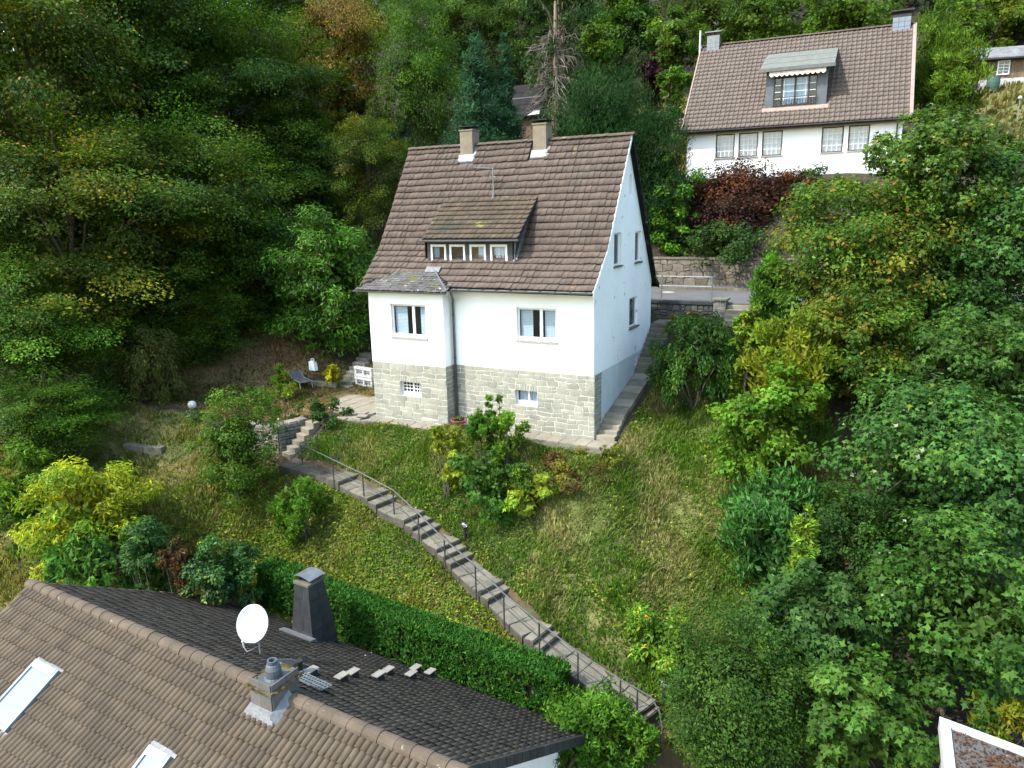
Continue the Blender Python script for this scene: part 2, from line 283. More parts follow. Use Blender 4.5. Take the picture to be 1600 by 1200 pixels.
idx = np.arange(nx * ny).reshape(ny, nx); F = np.stack([idx[:-1, :-1], idx[:-1, 1:], idx[1:, 1:], idx[1:, :-1]], 2).reshape(-1, 4)
# ground cover zones as world polygons
def poly_px(pts):
    """ground polygon given as photograph pixels with their ground heights"""
    return np.array([atz(*p)[:2] for p in pts])
def inpoly(P, x, y):
    c = np.zeros(x.shape, bool); j = len(P) - 1
    for i in range(len(P)):
        xi, yi, xj, yj = *P[i], *P[j]
        if abs(yj - yi) > 1e-12: c ^= ((yi > y) != (yj > y)) & (x < (xj - xi) * (y - yi) / (yj - yi) + xi)
        j = i
    return c
def fbm(x, y, s=1.0, seed=0):
    v = 0; a = 1.0; r = np.random.default_rng(seed)
    for k in range(4):
        p = r.uniform(0, 6.28, 4); th = r.uniform(0, 3.14); xx = x * math.cos(th) + y * math.sin(th); yy = -x * math.sin(th) + y * math.cos(th)
        v = v + a * np.sin(xx * s * 1.9 ** k + p[0] + 1.3 * np.sin(yy * s * .7 * 1.9 ** k + p[1])) * np.sin(yy * s * 1.9 ** k + p[2] + 1.1 * np.sin(xx * s * .8 * 1.9 ** k + p[3])); a *= .6
    return v
litter = (0.085, 0.052, 0.032); soilgreen = (0.055, 0.07, 0.02); straw = (0.20, 0.165, 0.07); green = (0.075, 0.10, 0.022); lime = (0.13, 0.135, 0.025); floor = (0.035, 0.03, 0.018)
PWX = [tuple(p[:2]) for p in PATHW]
Z_BANK = np.array([(-11.8, -2.3), (-9.5, -1.3), (1.0, -1.2), (1.0, 5.4), (6.5, 6.2), (9, 0), (7, -8.5)] + PWX[::-1])
Z_LOWER = np.array(PWX + [(4, -9.6), (-9.5, -9.2), (-14.5, -8.5), (-14.5, -4)])
Z_GARDEN = np.array([(-21, -3.8), (-14, -3.2), (-12, -4), (-12.5, -8.6), (-14, -12), (-26, -13), (-26, -3)])
Z_TERR = np.array([(-22, -3), (-14, -2.6), (-10, .5), (-10, 5), (-16, 5), (-24, 5)])
Z_HILL = np.array([(-9, 22), (-2, 20.5), (-2, 30), (12, 32), (12, 20.5), (40, 22), (40, 40), (-9, 38)])
vx, vy = V[:, 0], V[:, 1]; nz = fbm(vx, vy, .9, 1); nz2 = fbm(vx, vy, 2.3, 2)
col = np.tile(np.array(floor), (len(V), 1))
def blend(mask, ca, cb, t): 
    t = np.clip(t, 0, 1)[:, None]; col[mask] = (np.array(ca) * (1 - t) + np.array(cb) * t)[mask]
blend(inpoly(Z_HILL, vx, vy), green, straw, .45 + .5 * nz)
blend(inpoly(Z_TERR, vx, vy), litter, straw, .25 + .4 * nz + (vy < 1) * .2)
blend(inpoly(Z_GARDEN, vx, vy), straw, soilgreen, .5 + .5 * nz)
blend(inpoly(Z_LOWER, vx, vy), soilgreen, lime, .4 + .5 * nz)
blend(inpoly(Z_BANK, vx, vy), green, straw, .12 + .4 * nz)
nearh = (vy < -8.2) & (vx > -16) & (vx < 6); blend(nearh, soilgreen, litter, .5 + .5 * nz)
far_ = (vy < -26) | (vx < -45) | (vx > 30) | (vy > 60); blend(far_, (.018, .032, .008), (.03, .045, .012), .5 + .5 * nz)
_pd = np.full(len(V), 9.0)
for a_, c_ in zip(PATHW[:-1], PATHW[1:]):
    v_ = (c_ - a_)[:2]; t_ = np.clip(((vx - a_[0]) * v_[0] + (vy - a_[1]) * v_[1]) / (v_ @ v_), 0, 1); _pd = np.minimum(_pd, np.hypot(vx - a_[0] - t_ * v_[0], vy - a_[1] - t_ * v_[1]))
blend(_pd < .95, litter, soilgreen, .35 + .4 * nz2)
MT['ground'] = mat('ground', (1, 1, 1), (0.62, 0.6, 0.58), 3.5, 0.95, 0.03, 14, attr=True)
ter = mesh_np('ground', V, F, MT['ground'], col, smooth=True)
prop(link('ground', ter), 'grassy wooded hillside ground', kind='structure')

# road with pavement, kerb and manhole
b = MB(); b.box(-70, 60, 8.6, 13.4, 3.7, 4.05); road = prop(b.build('road', MT['asphalt']), 'narrow grey asphalt road behind the white house', kind='structure')
b = MB(); b.box(-70, 60, 13.56, 14.6, 3.7, 4.17); pv = prop(b.build('pavement', MT['asphalt']), 'strip of pavement along the retaining wall', kind='structure')
for i in range(30):
    x = -20 + i * 1.0; b = MB(); b.box(x + .006, x + .994, 13.4, 13.555, 3.8, 4.175); b.build('kerb_stone', MT['concrete'], pv)
b = MB(); b.lathe((-.6, 12.0, 4.035), [(.34, 0), (.34, .022), (.28, .022), (.27, .018)], 20); mh = b.build('manhole_cover', MT['sill']); prop(mh, 'round manhole cover set in the grey road', 'manhole cover')
# ------------------------------------------------------------------ building helpers
def panel(name, m, parent, O, U, Vv, N, outer, holes=(), depth=0.12, rev=None):
    """flat wall with rectangular openings and their reveals; returns the object"""
    O, U, Vv, N = [Vector(q) for q in (O, U, Vv, N)]
    loops = [[Vector((a, b_, 0)) for a, b_ in outer]] + [[Vector((u0, v0, 0)), Vector((u0, v1, 0)), Vector((u1, v1, 0)), Vector((u1, v0, 0))] for (u0, u1, v0, v1) in holes]
    flat = [p for l in loops for p in l]; tri = geometry.tessellate_polygon(loops); b = MB()
    n0 = len(b.v); b.v += [tuple(O + U * p.x + Vv * p.y) for p in flat]
    for t in tri:
        a, c, d = [flat[i] for i in t]; s = (c.x - a.x) * (d.y - a.y) - (c.y - a.y) * (d.x - a.x)
        want = (U.cross(Vv)).dot(N) > 0
        b.f.append(list(t) if (s > 0) == want else list(t)[::-1])
    for (u0, u1, v0, v1) in holes:
        c = [(u0, v0), (u1, v0), (u1, v1), (u0, v1)]
        for i in range(4):
            p, q = c[i], c[(i + 1) % 4]; P = O + U * p[0] + Vv * p[1]; Q = O + U * q[0] + Vv * q[1]
            b.poly([P, Q, Q - N * depth, P - N * depth])
    return b.build(name, m, parent)
def obx(b, O, U, Vv, N, u0, u1, v0, v1, n0, n1):
    O, U, Vv, N = [Vector(q) for q in (O, U, Vv, N)]
    c = O + U * ((u0 + u1) / 2) + Vv * ((v0 + v1) / 2) + N * ((n0 + n1) / 2)
    b.obox(c, U * ((u1 - u0) / 2), Vv * ((v1 - v0) / 2), N * ((n1 - n0) / 2))
def window(parent, fr, u0, u1, v0, v1, depth=0.12, splits=(), fw=0.07, m='frame', glass='glass', back=0.5, bars=None, barm='frame', sill=None, blinds=(), shelf=0.0, name='window', sillname='sill'):
    """frame mesh (part) with panes, glazing bars, blinds, sill and the dark room behind it as sub-parts; shelf = taller bottom rail"""
    b = MB(); a = (fr, u0, u1, v0, v1)
    O, U, Vv, N = fr; f0, f1 = -depth - .005, -depth + .045
    obx(b, O, U, Vv, N, u0, u1, v0, v0 + fw + shelf, f0, f1); obx(b, O, U, Vv, N, u0, u1, v1 - fw, v1, f0, f1)
    obx(b, O, U, Vv, N, u0, u0 + fw, v0 + fw + shelf, v1 - fw, f0, f1); obx(b, O, U, Vv, N, u1 - fw, u1, v0 + fw + shelf, v1 - fw, f0, f1)
    xs = [u0 + fw]
    for sp in splits:
        c = u0 + (u1 - u0) * sp; obx(b, O, U, Vv, N, c - fw * .75, c + fw * .75, v0 + fw + shelf, v1 - fw, f0, f1); xs += [c - fw * .75, c + fw * .75]
    xs.append(u1 - fw); w = b.build(name, MT[m], parent)
    for i in range(0, len(xs), 2):
        b = MB(); obx(b, O, U, Vv, N, xs[i] - .004, xs[i + 1] + .004, v0 + fw + shelf - .004, v1 - fw + .004, -depth + .012, -depth + .018); b.build('pane', MT[glass], w)
        if bars:
            b = MB(); nx_, ny_ = bars; W_ = xs[i + 1] - xs[i]; H_ = v1 - v0 - 2 * fw - shelf
            for k in range(1, nx_): c = xs[i] + W_ * k / nx_; obx(b, O, U, Vv, N, c - .014, c + .014, v0 + fw + shelf, v1 - fw, -depth + .02, -depth + .034)
            for k in range(1, ny_): c = v0 + fw + shelf + H_ * k / ny_; obx(b, O, U, Vv, N, xs[i], xs[i + 1], c - .014, c + .014, -depth + .021, -depth + .033)
            b.build('glazing_bar', MT[barm], w)
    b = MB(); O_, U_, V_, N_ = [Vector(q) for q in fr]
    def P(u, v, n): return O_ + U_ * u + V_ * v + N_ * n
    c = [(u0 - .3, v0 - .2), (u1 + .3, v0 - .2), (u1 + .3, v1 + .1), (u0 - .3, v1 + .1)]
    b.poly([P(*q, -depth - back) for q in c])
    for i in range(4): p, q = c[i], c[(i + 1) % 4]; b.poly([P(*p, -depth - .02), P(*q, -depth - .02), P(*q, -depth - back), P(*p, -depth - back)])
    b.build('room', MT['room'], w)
    for (a0, a1, b0, b1, mm) in blinds:
        b = MB(); W_, H_ = u1 - u0, v1 - v0
        if mm == 'blind':
            n = max(4, int(H_ * (b1 - b0) / .055))
            for k in range(n): z = v0 + H_ * (b0 + (b1 - b0) * (k + .5) / n); q = H_ * (b1 - b0) / n * .42; b.poly([P(u0 + W_ * a0, z - q, -depth - .06), P(u0 + W_ * a1, z - q, -depth - .06), P(u0 + W_ * a1, z + q, -depth - .085), P(u0 + W_ * a0, z + q, -depth - .085)])
            b.build('blind', MT[mm], w)
        else:
            n = 14; pts = [(u0 + W_ * (a0 + (a1 - a0) * k / n), -depth - .09 + .02 * math.sin(k * 2.1)) for k in range(n + 1)]
            for k in range(n): b.poly([P(pts[k][0], v0 + H_ * b0, pts[k][1]), P(pts[k + 1][0], v0 + H_ * b0, pts[k + 1][1]), P(pts[k + 1][0], v0 + H_ * b1, pts[k + 1][1]), P(pts[k][0], v0 + H_ * b1, pts[k][1])])
            b.build('curtain', MT[mm], w)
    if sill: b = MB(); obx(b, O, U, Vv, N, u0 - .06, u1 + .06, v0 - .05, v0 + .004, -depth + .05, .07); b.build(sillname, MT[sill], w)
    return w
def masonry(parent, fr, u0, u1, v0, v1, m, hcourse=(.15, .25), wst=(.24, .60), holes=(), joint=.012, proud=.016, jit=.022, seed=1, name='stone', irregular=.0, maxn=400, vous=True):
    """separate stones laid in uneven courses with recessed joints"""
    r = random.Random(seed); O, U, Vv, N = [Vector(q) for q in fr]; off = parent_world(parent).translation; made = 0
    p1, p2, p3 = r.uniform(0, 6), r.uniform(0, 6), r.uniform(0, 6)
    def disp(u, v):
        e = min(1, (u - u0) / .1, (u1 - u) / .1, (v - v0) / .1, (v1 - v) / .1)
        for h in holes: e = min(e, max(0, max(h[0] - u, u - h[1], h[2] - v, v - h[3])) / .1)
        e = max(e, 0) * (jit + irregular)
        return u + e * (math.sin(7 * v + p1 + 2 * math.sin(5.1 * u)) + .6 * math.sin(17 * v + 9 * u)), v + e * (math.sin(6 * u + p2 + 1.5 * math.sin(4.3 * v)) + .6 * math.sin(15 * u + p3 + 7 * v))
    lines = sorted(set([v0, v1] + [q for h in holes for q in ((h[2], h[3], h[3] + .24) if vous else (h[2], h[3])) if v0 < q < v1])); cs = []
    for a, c in zip(lines[:-1], lines[1:]):
        v = a
        while v < c - 1e-6:
            h = r.uniform(*hcourse)
            if c - v - h < hcourse[0]: h = c - v if c - v < hcourse[1] * 1.25 else (c - v) / 2
            cs.append((v, min(v + h, c))); v += h
    for (a, c) in cs:
        segs = [(u0, u1, 0)]
        for h in holes:
            ns = []
            for (s0, s1, k) in segs:
                if a < h[3] - .01 and c > h[2] + .01:
                    if h[0] > s0: ns.append((s0, min(h[0], s1), k))
                    if h[1] < s1: ns.append((max(h[1], s0), s1, k))
                    if s1 <= h[0] or s0 >= h[1]: ns = [q for q in ns if q[0] < q[1]]
                elif vous and abs(a - h[3]) < .02 and s0 <= h[0] and s1 >= h[1]: ns += [(s0, h[0], k), (h[0], h[1], 1), (h[1], s1, k)]
                else: ns.append((s0, s1, k))
            segs = [q for q in ns if q[1] - q[0] > .03]
        for (s0, s1, k) in segs:
            u = s0
            while u < s1 - 1e-6:
                w = r.uniform(.08, .12) if k else r.uniform(*wst) * (1.2 if c - a < .2 else .9)
                if s1 - u - w < wst[0] * (.3 if k else .6): w = s1 - u
                w = min(w, s1 - u); parts = [(a, c)]
                if not k and c - a > .235 and w < .36 and r.random() < .45: md = a + (c - a) * r.uniform(.4, .6); parts = [(a, md), (md, c)]
                for (q0, q1) in parts:
                    ring = [(u, q0), (u + w / 2, q0), (u + w, q0), (u + w, (q0 + q1) / 2), (u + w, q1), (u + w / 2, q1), (u, q1), (u, (q0 + q1) / 2)]
                    ring = [disp(*q) for q in ring]; cu = sum(q[0] for q in ring) / 8; cv = sum(q[1] for q in ring) / 8
                    hw, hh = w / 2, (q1 - q0) / 2; b = MB()
                    def ins(q, d): return (cu + (q[0] - cu) * max(.3, 1 - d / hw), cv + (q[1] - cv) * max(.3, 1 - d / hh))
                    ra = [ins(q, joint / 2 + r.uniform(0, .003)) for q in ring]; rb = [ins(q, joint / 2 + .006 + r.uniform(0, .008)) for q in ring]; pr = proud * r.uniform(.55, 1.25)
                    C0 = O + U * cu + Vv * cv; n = 8
                    b.v = [tuple(U * (x - cu) + Vv * (y - cv) - N * .01) for x, y in ra] + [tuple(U * (x - cu) + Vv * (y - cv) + N * (pr * r.uniform(.7, 1))) for x, y in rb] + [tuple(N * pr * 1.05)]
                    hand = U.cross(Vv).dot(N) > 0
                    for i in range(n):
                        j = (i + 1) % n; f1 = [i, j, n + j, n + i]; f2 = [n + i, n + j, 2 * n]; b.f += [f1, f2] if hand else [f1[::-1], f2[::-1]]
                    me = b.mesh(name, MT[m]); o = link(name, me, parent, Matrix.Translation(C0)); made += 1
                u += w
    return made
def tile_verts(w, l, prof, th=.022, lift=.03):
    """one roof tile: x across, y up the slope, z out of the roof"""
    n = len(prof); v = []
    for (x, h) in prof: v.append((x * w, 0, h + lift))
    for (x, h) in prof: v.append((x * w, l * 1.12, h))
    for (x, h) in prof: v.append((x * w, 0.0, h + lift - th))
    f = []
    for i in range(n - 1): f += [(i, i + 1, n + i + 1), (i, n + i + 1, n + i), (2 * n + i, 2 * n + i + 1, i + 1), (2 * n + i, i + 1, i)]
    f += [(0, n, 2 * n), (n - 1, 3 * n - 1, 2 * n - 1)]
    return np.array(v, float), np.array(f, int)
P_PAN = [(0, 0), (.12, -.004), (.62, -.004), (.74, .012), (.86, .02), (1.0, .006)]
P_FRK = [(0, -.012), (.045, -.012), (.085, .026), (.415, .030), (.45, -.012), (.545, -.012), (.585, .026), (.92, .030), (.955, -.012), (1.0, -.012)]
P_S = [(0, .0), (.2, -.012), (.45, -.008), (.7, .024), (.85, .03), (1.0, .006)]
P_FLAT = [(0, 0), (.5, .002), (.995, 0)]
def tiled(parent, m, places, w, l, prof, nmax, key, name='roof_tile', restname='roof_tiles_far', th=.022, lift=.03, seed=3, jitter=.004):
    """places: list of (origin, ex, ey, ez). The nmax with the smallest key become separate parts, the rest one part"""
    r = np.random.default_rng(seed); vt, ft = tile_verts(w, l, prof, th, lift); tints = [np.array([t * a, t * b_, t * c_]) for t, a, b_, c_ in ((1.0, 1, 1, 1), (.9, 1, 1, 1.02), (1.1, 1, .99, .97), (.95, 1.03, .99, .97), (1.05, 1, 1, 1), (.84, 1, 1, 1.02))]
    if isinstance(key, str): pass
    order = sorted(range(len(places)), key=lambda i: key(places[i][0])) if nmax else []
    ind = set(order[:nmax]); meshes = [mesh_np(name, vt, ft, MT[m], np.tile(t, (len(vt), 1))) for t in tints] if nmax else None
    VV, FF, CC = [], [], []; k = 0
    for i, (o, ex, ey, ez) in enumerate(places):
        o = np.array(o, float) + np.array(ez) * r.uniform(-jitter, jitter) + np.array(ey) * r.uniform(-jitter, jitter) * 2
        R_ = np.stack([ex, ey, ez], 1); tw = r.normal(0, .006)
        if i in ind:
            M4 = Matrix([[*R_[0], o[0]], [*R_[1], o[1]], [*R_[2], o[2]], [0, 0, 0, 1]]) @ Matrix.Rotation(tw, 4, 'Z')
            link(name, meshes[int(r.integers(6))], parent, M4)
        else:
            VV.append(vt @ R_.T + o); FF.append(ft + k); CC.append(np.tile(tints[int(r.integers(6))] * r.uniform(.93, 1.07), (len(vt), 1))); k += len(vt)
    if VV:
        V_ = np.concatenate(VV) - np.array(parent_world(parent).translation); me = mesh_np(restname, V_, np.concatenate(FF), MT[m], np.concatenate(CC))
        o = link(restname, me, parent); o['kind'] = 'stuff'
def unit(v): v = np.array(v, float); return v / np.linalg.norm(v)
camkey = lambda p: float(np.linalg.norm(np.array(p) - CAM))

# ------------------------------------------------------------------ the white house
HS, EV, HW_, DD, RR = 2.36, 5.33, 9.34, 7.0, 10.83
house = thing('house', (-4.67, 3.5, 0), 'white two storey house with stone base, steep brown roof and wide dormer, in the centre', 'house')
X, Y, Z = (1, 0, 0), (0, 1, 0), (0, 0, 1); FRONT = ((0, 0, 0), X, Z, (0, -1, 0)); BAY = ((0, -.615, 0), X, Z, (0, -1, 0)); GAB = ((0, 0, 0), Y, Z, (1, 0, 0))
BX0, BX1 = -9.34, -5.85
wf = (-3.04, -1.44, 3.50, 4.71); wb = (-8.28, -6.65, 3.43, 4.73); cf = (-3.16, -2.24, .98, 1.57); cb = (-8.03, -7.05, 1.04, 1.62)
walls = panel('wall', MT['render_white'], house, *[FRONT[i] for i in range(4)], [(BX1, HS), (0, HS), (0, EV + .35), (BX1, EV + .35)], [wf], .14)
panel('wall', MT['render_white'], house, *BAY, [(BX0, HS), (BX1, HS), (BX1, EV), (BX0, EV)], [wb], .14)
b = MB(); b.poly([(BX1, -.615, HS), (BX1, 0, HS), (BX1, 0, EV), (BX1, -.615, EV)]); b.poly([(BX0, -.615, -.3), (BX0, 0, -.3), (BX0, 0, EV), (BX0, -.615, EV)], True)
b.poly([(BX0, 0, -.3), (BX0, DD, -.3), (BX0, DD, EV), (BX0, DD / 2, RR - .15), (BX0, 0, EV)], True); b.poly([(0, DD, -.3), (BX0, DD, -.3), (BX0, DD, EV), (0, DD, EV)]); b.build('wall', MT['render_white'], house)
gw = [(2.07, 2.90, 6.08, 7.30), (4.60, 5.42, 6.05, 7.27), (4.0, 5.12, 3.46, 4.68), (3.80, 4.05, 8.66, 9.44)]
panel('gable_wall', MT['gable_white'], house, *GAB, [(0, HS), (DD, HS - .08), (DD, EV), (DD / 2, RR - .1), (0, EV)], gw, .14)['label'] = 'shaded white gable wall with grey stain streaks'
panel('plinth', MT['plinth'], house, (.012, 0, 0), Y, Z, X, [(.74, -.3), (DD, -.3), (DD, HS - .08), (.74, HS)], [(4.76, 5.10, 1.77, 2.2)], .1)
base = panel('stone_base', MT['mortar'], house, *FRONT, [(BX1, -.4), (0.02, -.4), (0.02, HS), (BX1, HS)], [cf], .2)
panel('stone_base', MT['mortar'], house, *BAY, [(BX0, -.4), (BX1, -.4), (BX1, HS), (BX0, HS)], [cb], .2)
b = MB(); b.poly([(BX1, -.615, -.4), (BX1, 0, -.4), (BX1, 0, HS), (BX1, -.615, HS)]); b.build('stone_base', MT['mortar'], house)
b = MB(); b.poly([(.02, 0, -.4), (.02, .74, -.4), (.02, .74, HS), (.02, 0, HS)]); b.build('stone_base', MT['mortar'], house)
masonry(base, FRONT, BX1, 0.02, -.12, HS, 'stone', holes=[cf], seed=11)
masonry(base, BAY, BX0, BX1, -.12, HS, 'stone', holes=[cb], seed=12)
masonry(base, ((BX1, 0, 0), Y, Z, X), -.615, 0, -.12, HS, 'stone', seed=13)
masonry(base, ((.02, 0, 0), Y, Z, X), 0, .74, -.12, HS, 'stone', seed=14)
BL = [(.05, .42, .06, 1, 'blind')]
window(house, FRONT, *wf, depth=.14, splits=(.60,), fw=.075, shelf=.05, sill='sill', blinds=[(.05, .36, .04, .98, 'blind'), (.66, .97, .04, .98, 'blind')])
window(house, BAY, *wb, depth=.14, splits=(.62,), fw=.075, shelf=.05, sill='sill', blinds=[(.05, .40, .04, .98, 'blind'), (.78, .97, .04, .98, 'blind')])
wc = window(house, BAY, *cb, depth=.2, fw=.05, shelf=.1, splits=(.55,), bars=(3, 3), barm='frame', name='cellar_window')
window(house, FRONT, *cf, depth=.2, fw=.045, shelf=.12, splits=(.55,), blinds=[(.05, .95, .1, .95, 'curtain')], name='cellar_window')
for q in gw[:3]: window(house, GAB, *q, depth=.14, fw=.07, sill='dark_sill', blinds=[(.08, .92, .05, .9, 'curtain')])
window(house, GAB, *gw[3], depth=.1, fw=.03, name='slit_window'); window(house, (( .012, 0, 0), Y, Z, X), 4.76, 5.10, 1.77, 2.2, depth=.1, fw=.04, name='cellar_window')
# front slope with a flared foot
prof = [(-.5, 5.42), (-.1, 5.76), (.4, 6.28), (.9, EV + .9 * 1.571), (DD / 2, RR + .02)]
seg = np.array(prof); sl = np.concatenate([[0], np.cumsum(np.linalg.norm(np.diff(seg, axis=0), axis=1))]); TOT = sl[-1]
def roofpt(s): return np.interp(s, sl, seg[:, 0]), np.interp(s, sl, seg[:, 1])
XL, XR = -9.80, .16; rb = MB()
for i in range(len(prof) - 1):
    (y0, z0), (y1, z1) = prof[i], prof[i + 1]; rb.hexa([(XL + .02, y0, z0 - .14), (XR - .02, y0, z0 - .14), (XR - .02, y1, z1 - .14), (XL + .02, y1, z1 - .14), (XL + .02, y0, z0 - .03), (XR - .02, y0, z0 - .03), (XR - .02, y1, z1 - .03), (XL + .02, y1, z1 - .03)])
bk = [(DD / 2, RR + .02), (DD + .1, EV - .15), (DD + .55, EV - .4)]
roof = rb.build('roof', MT['underlay'], house)
NR, NC = 22, 44; TL, TW = TOT / NR, (XR - XL) / NC; places = []
DX0, DX1 = -7.22, -3.06; CH = [(-7.09, -6.50), (-3.77, -3.2)]
for rr in range(NR):
    s0 = rr * TL; y0, z0 = roofpt(s0); y1, z1 = roofpt(min(s0 + TL, TOT)); ey = unit((0, y1 - y0, z1 - z0)); ez = np.cross(X, ey)
    for c in range(NC):
        x = XL + c * TW
        if DX0 + .25 < x and x + TW < DX1 - .35 and .62 < y0 < 1.75: continue
        if BX0 + .3 < x < BX1 - .9 and y0 < -.3: continue
        if any(a - .05 < x + TW / 2 < d + .02 and y0 > 2.85 for a, d in CH): continue
        places.append((np.array((x, y0, z0)) + ez * (.010 * math.sin(x * 1.3 + rr * .35) + .006 * math.sin(x * 3.1 - rr * .8)), np.array(X, float), ey, ez))
tiled(roof, 'tile', places, TW, TL, P_PAN, 300, camkey, lift=.055, th=.012, jitter=.007)
bp = []
for i in range(2):
    (y0, z0), (y1, z1) = bk[i], bk[i + 1]; n = 14 if i == 0 else 2; L_ = math.hypot(y1 - y0, z1 - z0)
    rb2 = MB(); rb2.hexa([(XL, y0, z0 - .14), (XR, y0, z0 - .14), (XR, y1, z1 - .14), (XL, y1, z1 - .14), (XL, y0, z0 + .02), (XR, y0, z0 + .02), (XR, y1, z1 + .02), (XL, y1, z1 + .02)]); rb2.build('back_slope', MT['tile'], roof)
mv = MB()
for i in range(len(prof) - 1):
    (y0, z0), (y1, z1) = prof[i], prof[i + 1]; mv.hexa([(XR - .03, y0, z0 - .17), (XR + .02, y0, z0 - .17), (XR + .02, y1, z1 - .17), (XR - .03, y1, z1 - .17), (XR - .03, y0, z0 + .03), (XR + .02, y0, z0 + .03), (XR + .02, y1, z1 + .03), (XR - .03, y1, z1 + .03)])
mv.build('verge', MT['render_white'], roof); mv = MB()
for i in range(2):
    (y0, z0), (y1, z1) = bk[i], bk[i + 1]; mv.hexa([(XR + .001, y0, z0 - .17), (XR + .05, y0, z0 - .17), (XR + .05, y1, z1 - .17), (XR + .001, y1, z1 - .17), (XR + .001, y0, z0 + .03), (XR + .05, y0, z0 + .03), (XR + .05, y1, z1 + .03), (XR + .001, y1, z1 + .03)])
mv.build('verge', MT['slate_lichen'], roof)
mb = MB(); n = 7
for e_ in (0, 1):
    for j in range(n): t = math.pi * (j / (n - 1)); mb.v.append((.0 if e_ == 0 else .36, .14 * math.cos(t), .10 * math.sin(t) - .02 + (.018 if e_ else 0)))
for j in range(n - 1): mb.f.append([j, j + 1, n + j + 1, n + j])
mb.f += [list(range(n))[::-1], [n + j for j in range(n)]]
rme = mb.mesh('ridge_tile', MT['ridge']); x = XL
while x < XR - .2:
    link('ridge_tile', rme, roof, Matrix.Translation((x, DD / 2, RR + .02)) @ Matrix.Rotation(random.gauss(0, .02), 4, 'Y')); x += .335
# chimneys
for (a, d), zt in zip(CH, (11.40, 11.42)):
    b = MB(); b.box(a, d, 3.2, 3.78, 9.8, zt); ch = b.build('chimney', MT['chimney'], house, bevel=.012)
    b = MB(); b.box(a - .03, d + .03, 3.17, 3.81, zt, zt + .05); b.build('chimney_crown', MT['chimney'], ch)
    b = MB()
    for cx_ in (a + .05, d - .05):
        for cy_ in (3.25, 3.73): b.box(cx_ - .015, cx_ + .015, cy_ - .015, cy_ + .015, zt + .05, zt + .15)
    b.box(a - .08, d + .08, 3.12, 3.86, zt + .15, zt + .175); b.build('rain_cap', MT['black'], ch)
    s_ = 1.571; b = MB(); b.hexa([(a - .06, 3.05, EV + 3.05 * s_ + .03), (d + .06, 3.05, EV + 3.05 * s_ + .03), (d + .06, 3.2, EV + 3.2 * s_ + .03), (a - .06, 3.2, EV + 3.2 * s_ + .03), (a - .06, 3.05, EV + 3.05 * s_ + .08), (d + .06, 3.05, EV + 3.05 * s_ + .08), (d + .06, 3.19, EV + 3.2 * s_ + .12), (a - .06, 3.19, EV + 3.2 * s_ + .12)])
    b.hexa([(d + .002, 3.1, EV + 3.1 * s_), (d + .12, 3.1, EV + 3.1 * s_), (d + .12, 3.5, EV + 3.5 * s_), (d + .002, 3.5, EV + 3.5 * s_), (d + .002, 3.1, EV + 3.1 * s_ + .1), (d + .12, 3.1, EV + 3.1 * s_ + .07), (d + .12, 3.5, EV + 3.5 * s_ + .07), (d + .002, 3.5, EV + 3.5 * s_ + .1)]); b.build('flashing', MT['lead'], ch)
# gutters and downpipe
def gutter(b, p, q, r=.065):
    p, q = np.array(p, float), np.array(q, float); d = unit(q - p); s = unit(np.cross(d, (0, 0, 1))); n = 7; k = len(b.v)
    for P_ in (p, q):
        for rad in (r, r - .008):
            for j in range(n): t = math.pi + math.pi * j / (n - 1); b.v.append(tuple(P_ + s * rad * math.cos(t) + np.array([0, 0, rad * math.sin(t)])))
    for o_ in (0, n):
        for j in range(n - 1): b.f.append([k + o_ + j, k + o_ + j + 1, k + 2 * n + o_ + j + 1, k + 2 * n + o_ + j])
    for a_ in (0, n - 1): b.f.append([k + a_, k + n + a_, k + 3 * n + a_, k + 2 * n + a_])
    b.f.append([k + j for j in range(n)]); b.f.append([k + 2 * n + j for j in range(n)])
    return b
b = MB(); gutter(b, (-5.55, -.58, 5.37), (.14, -.58, 5.40)); gt = b.build('gutter', MT['zinc'], house)
b = MB()
for i in range(10): x = -5.3 + i * .58; b.box(x - .012, x + .012, -.66, -.50, 5.375, 5.41)
b.build('gutter_bracket', MT['lead'], gt)
b = MB(); gutter(b, (-9.84, -.93, 5.25), (-5.50, -.93, 5.26)); gt2 = b.build('gutter', MT['zinc'], house)
b = MB()
for i in range(8): x = -9.6 + i * .56; b.box(x - .012, x + .012, -1.0, -.86, 5.262, 5.29)
b.build('gutter_bracket', MT['lead'], gt2)
b = MB(); b.tube([(-5.46, -.62, 5.33), (-5.48, -.56, 5.18), (-5.68, -.14, 4.9), (-5.73, -.09, 4.75), (-5.73, -.09, .05)], .045, 10); dp = b.build('downpipe', MT['pipe'], house, smooth=True)
b = MB()
for z in (4.3, 2.6, 1.0): b.lathe((-5.73, -.09, z), [(.056, 0), (.056, .05)], 10)
b.build('pipe_clamp', MT['pipe'], dp)
# soffit boards
b = MB(); b.box(-5.84, .02, -.5, -.02, 5.27, 5.30); b.box(BX0 - .3, BX1 + .28, -.86, -.617, 5.18, 5.21); b.build('soffit', MT['render_white'], house)
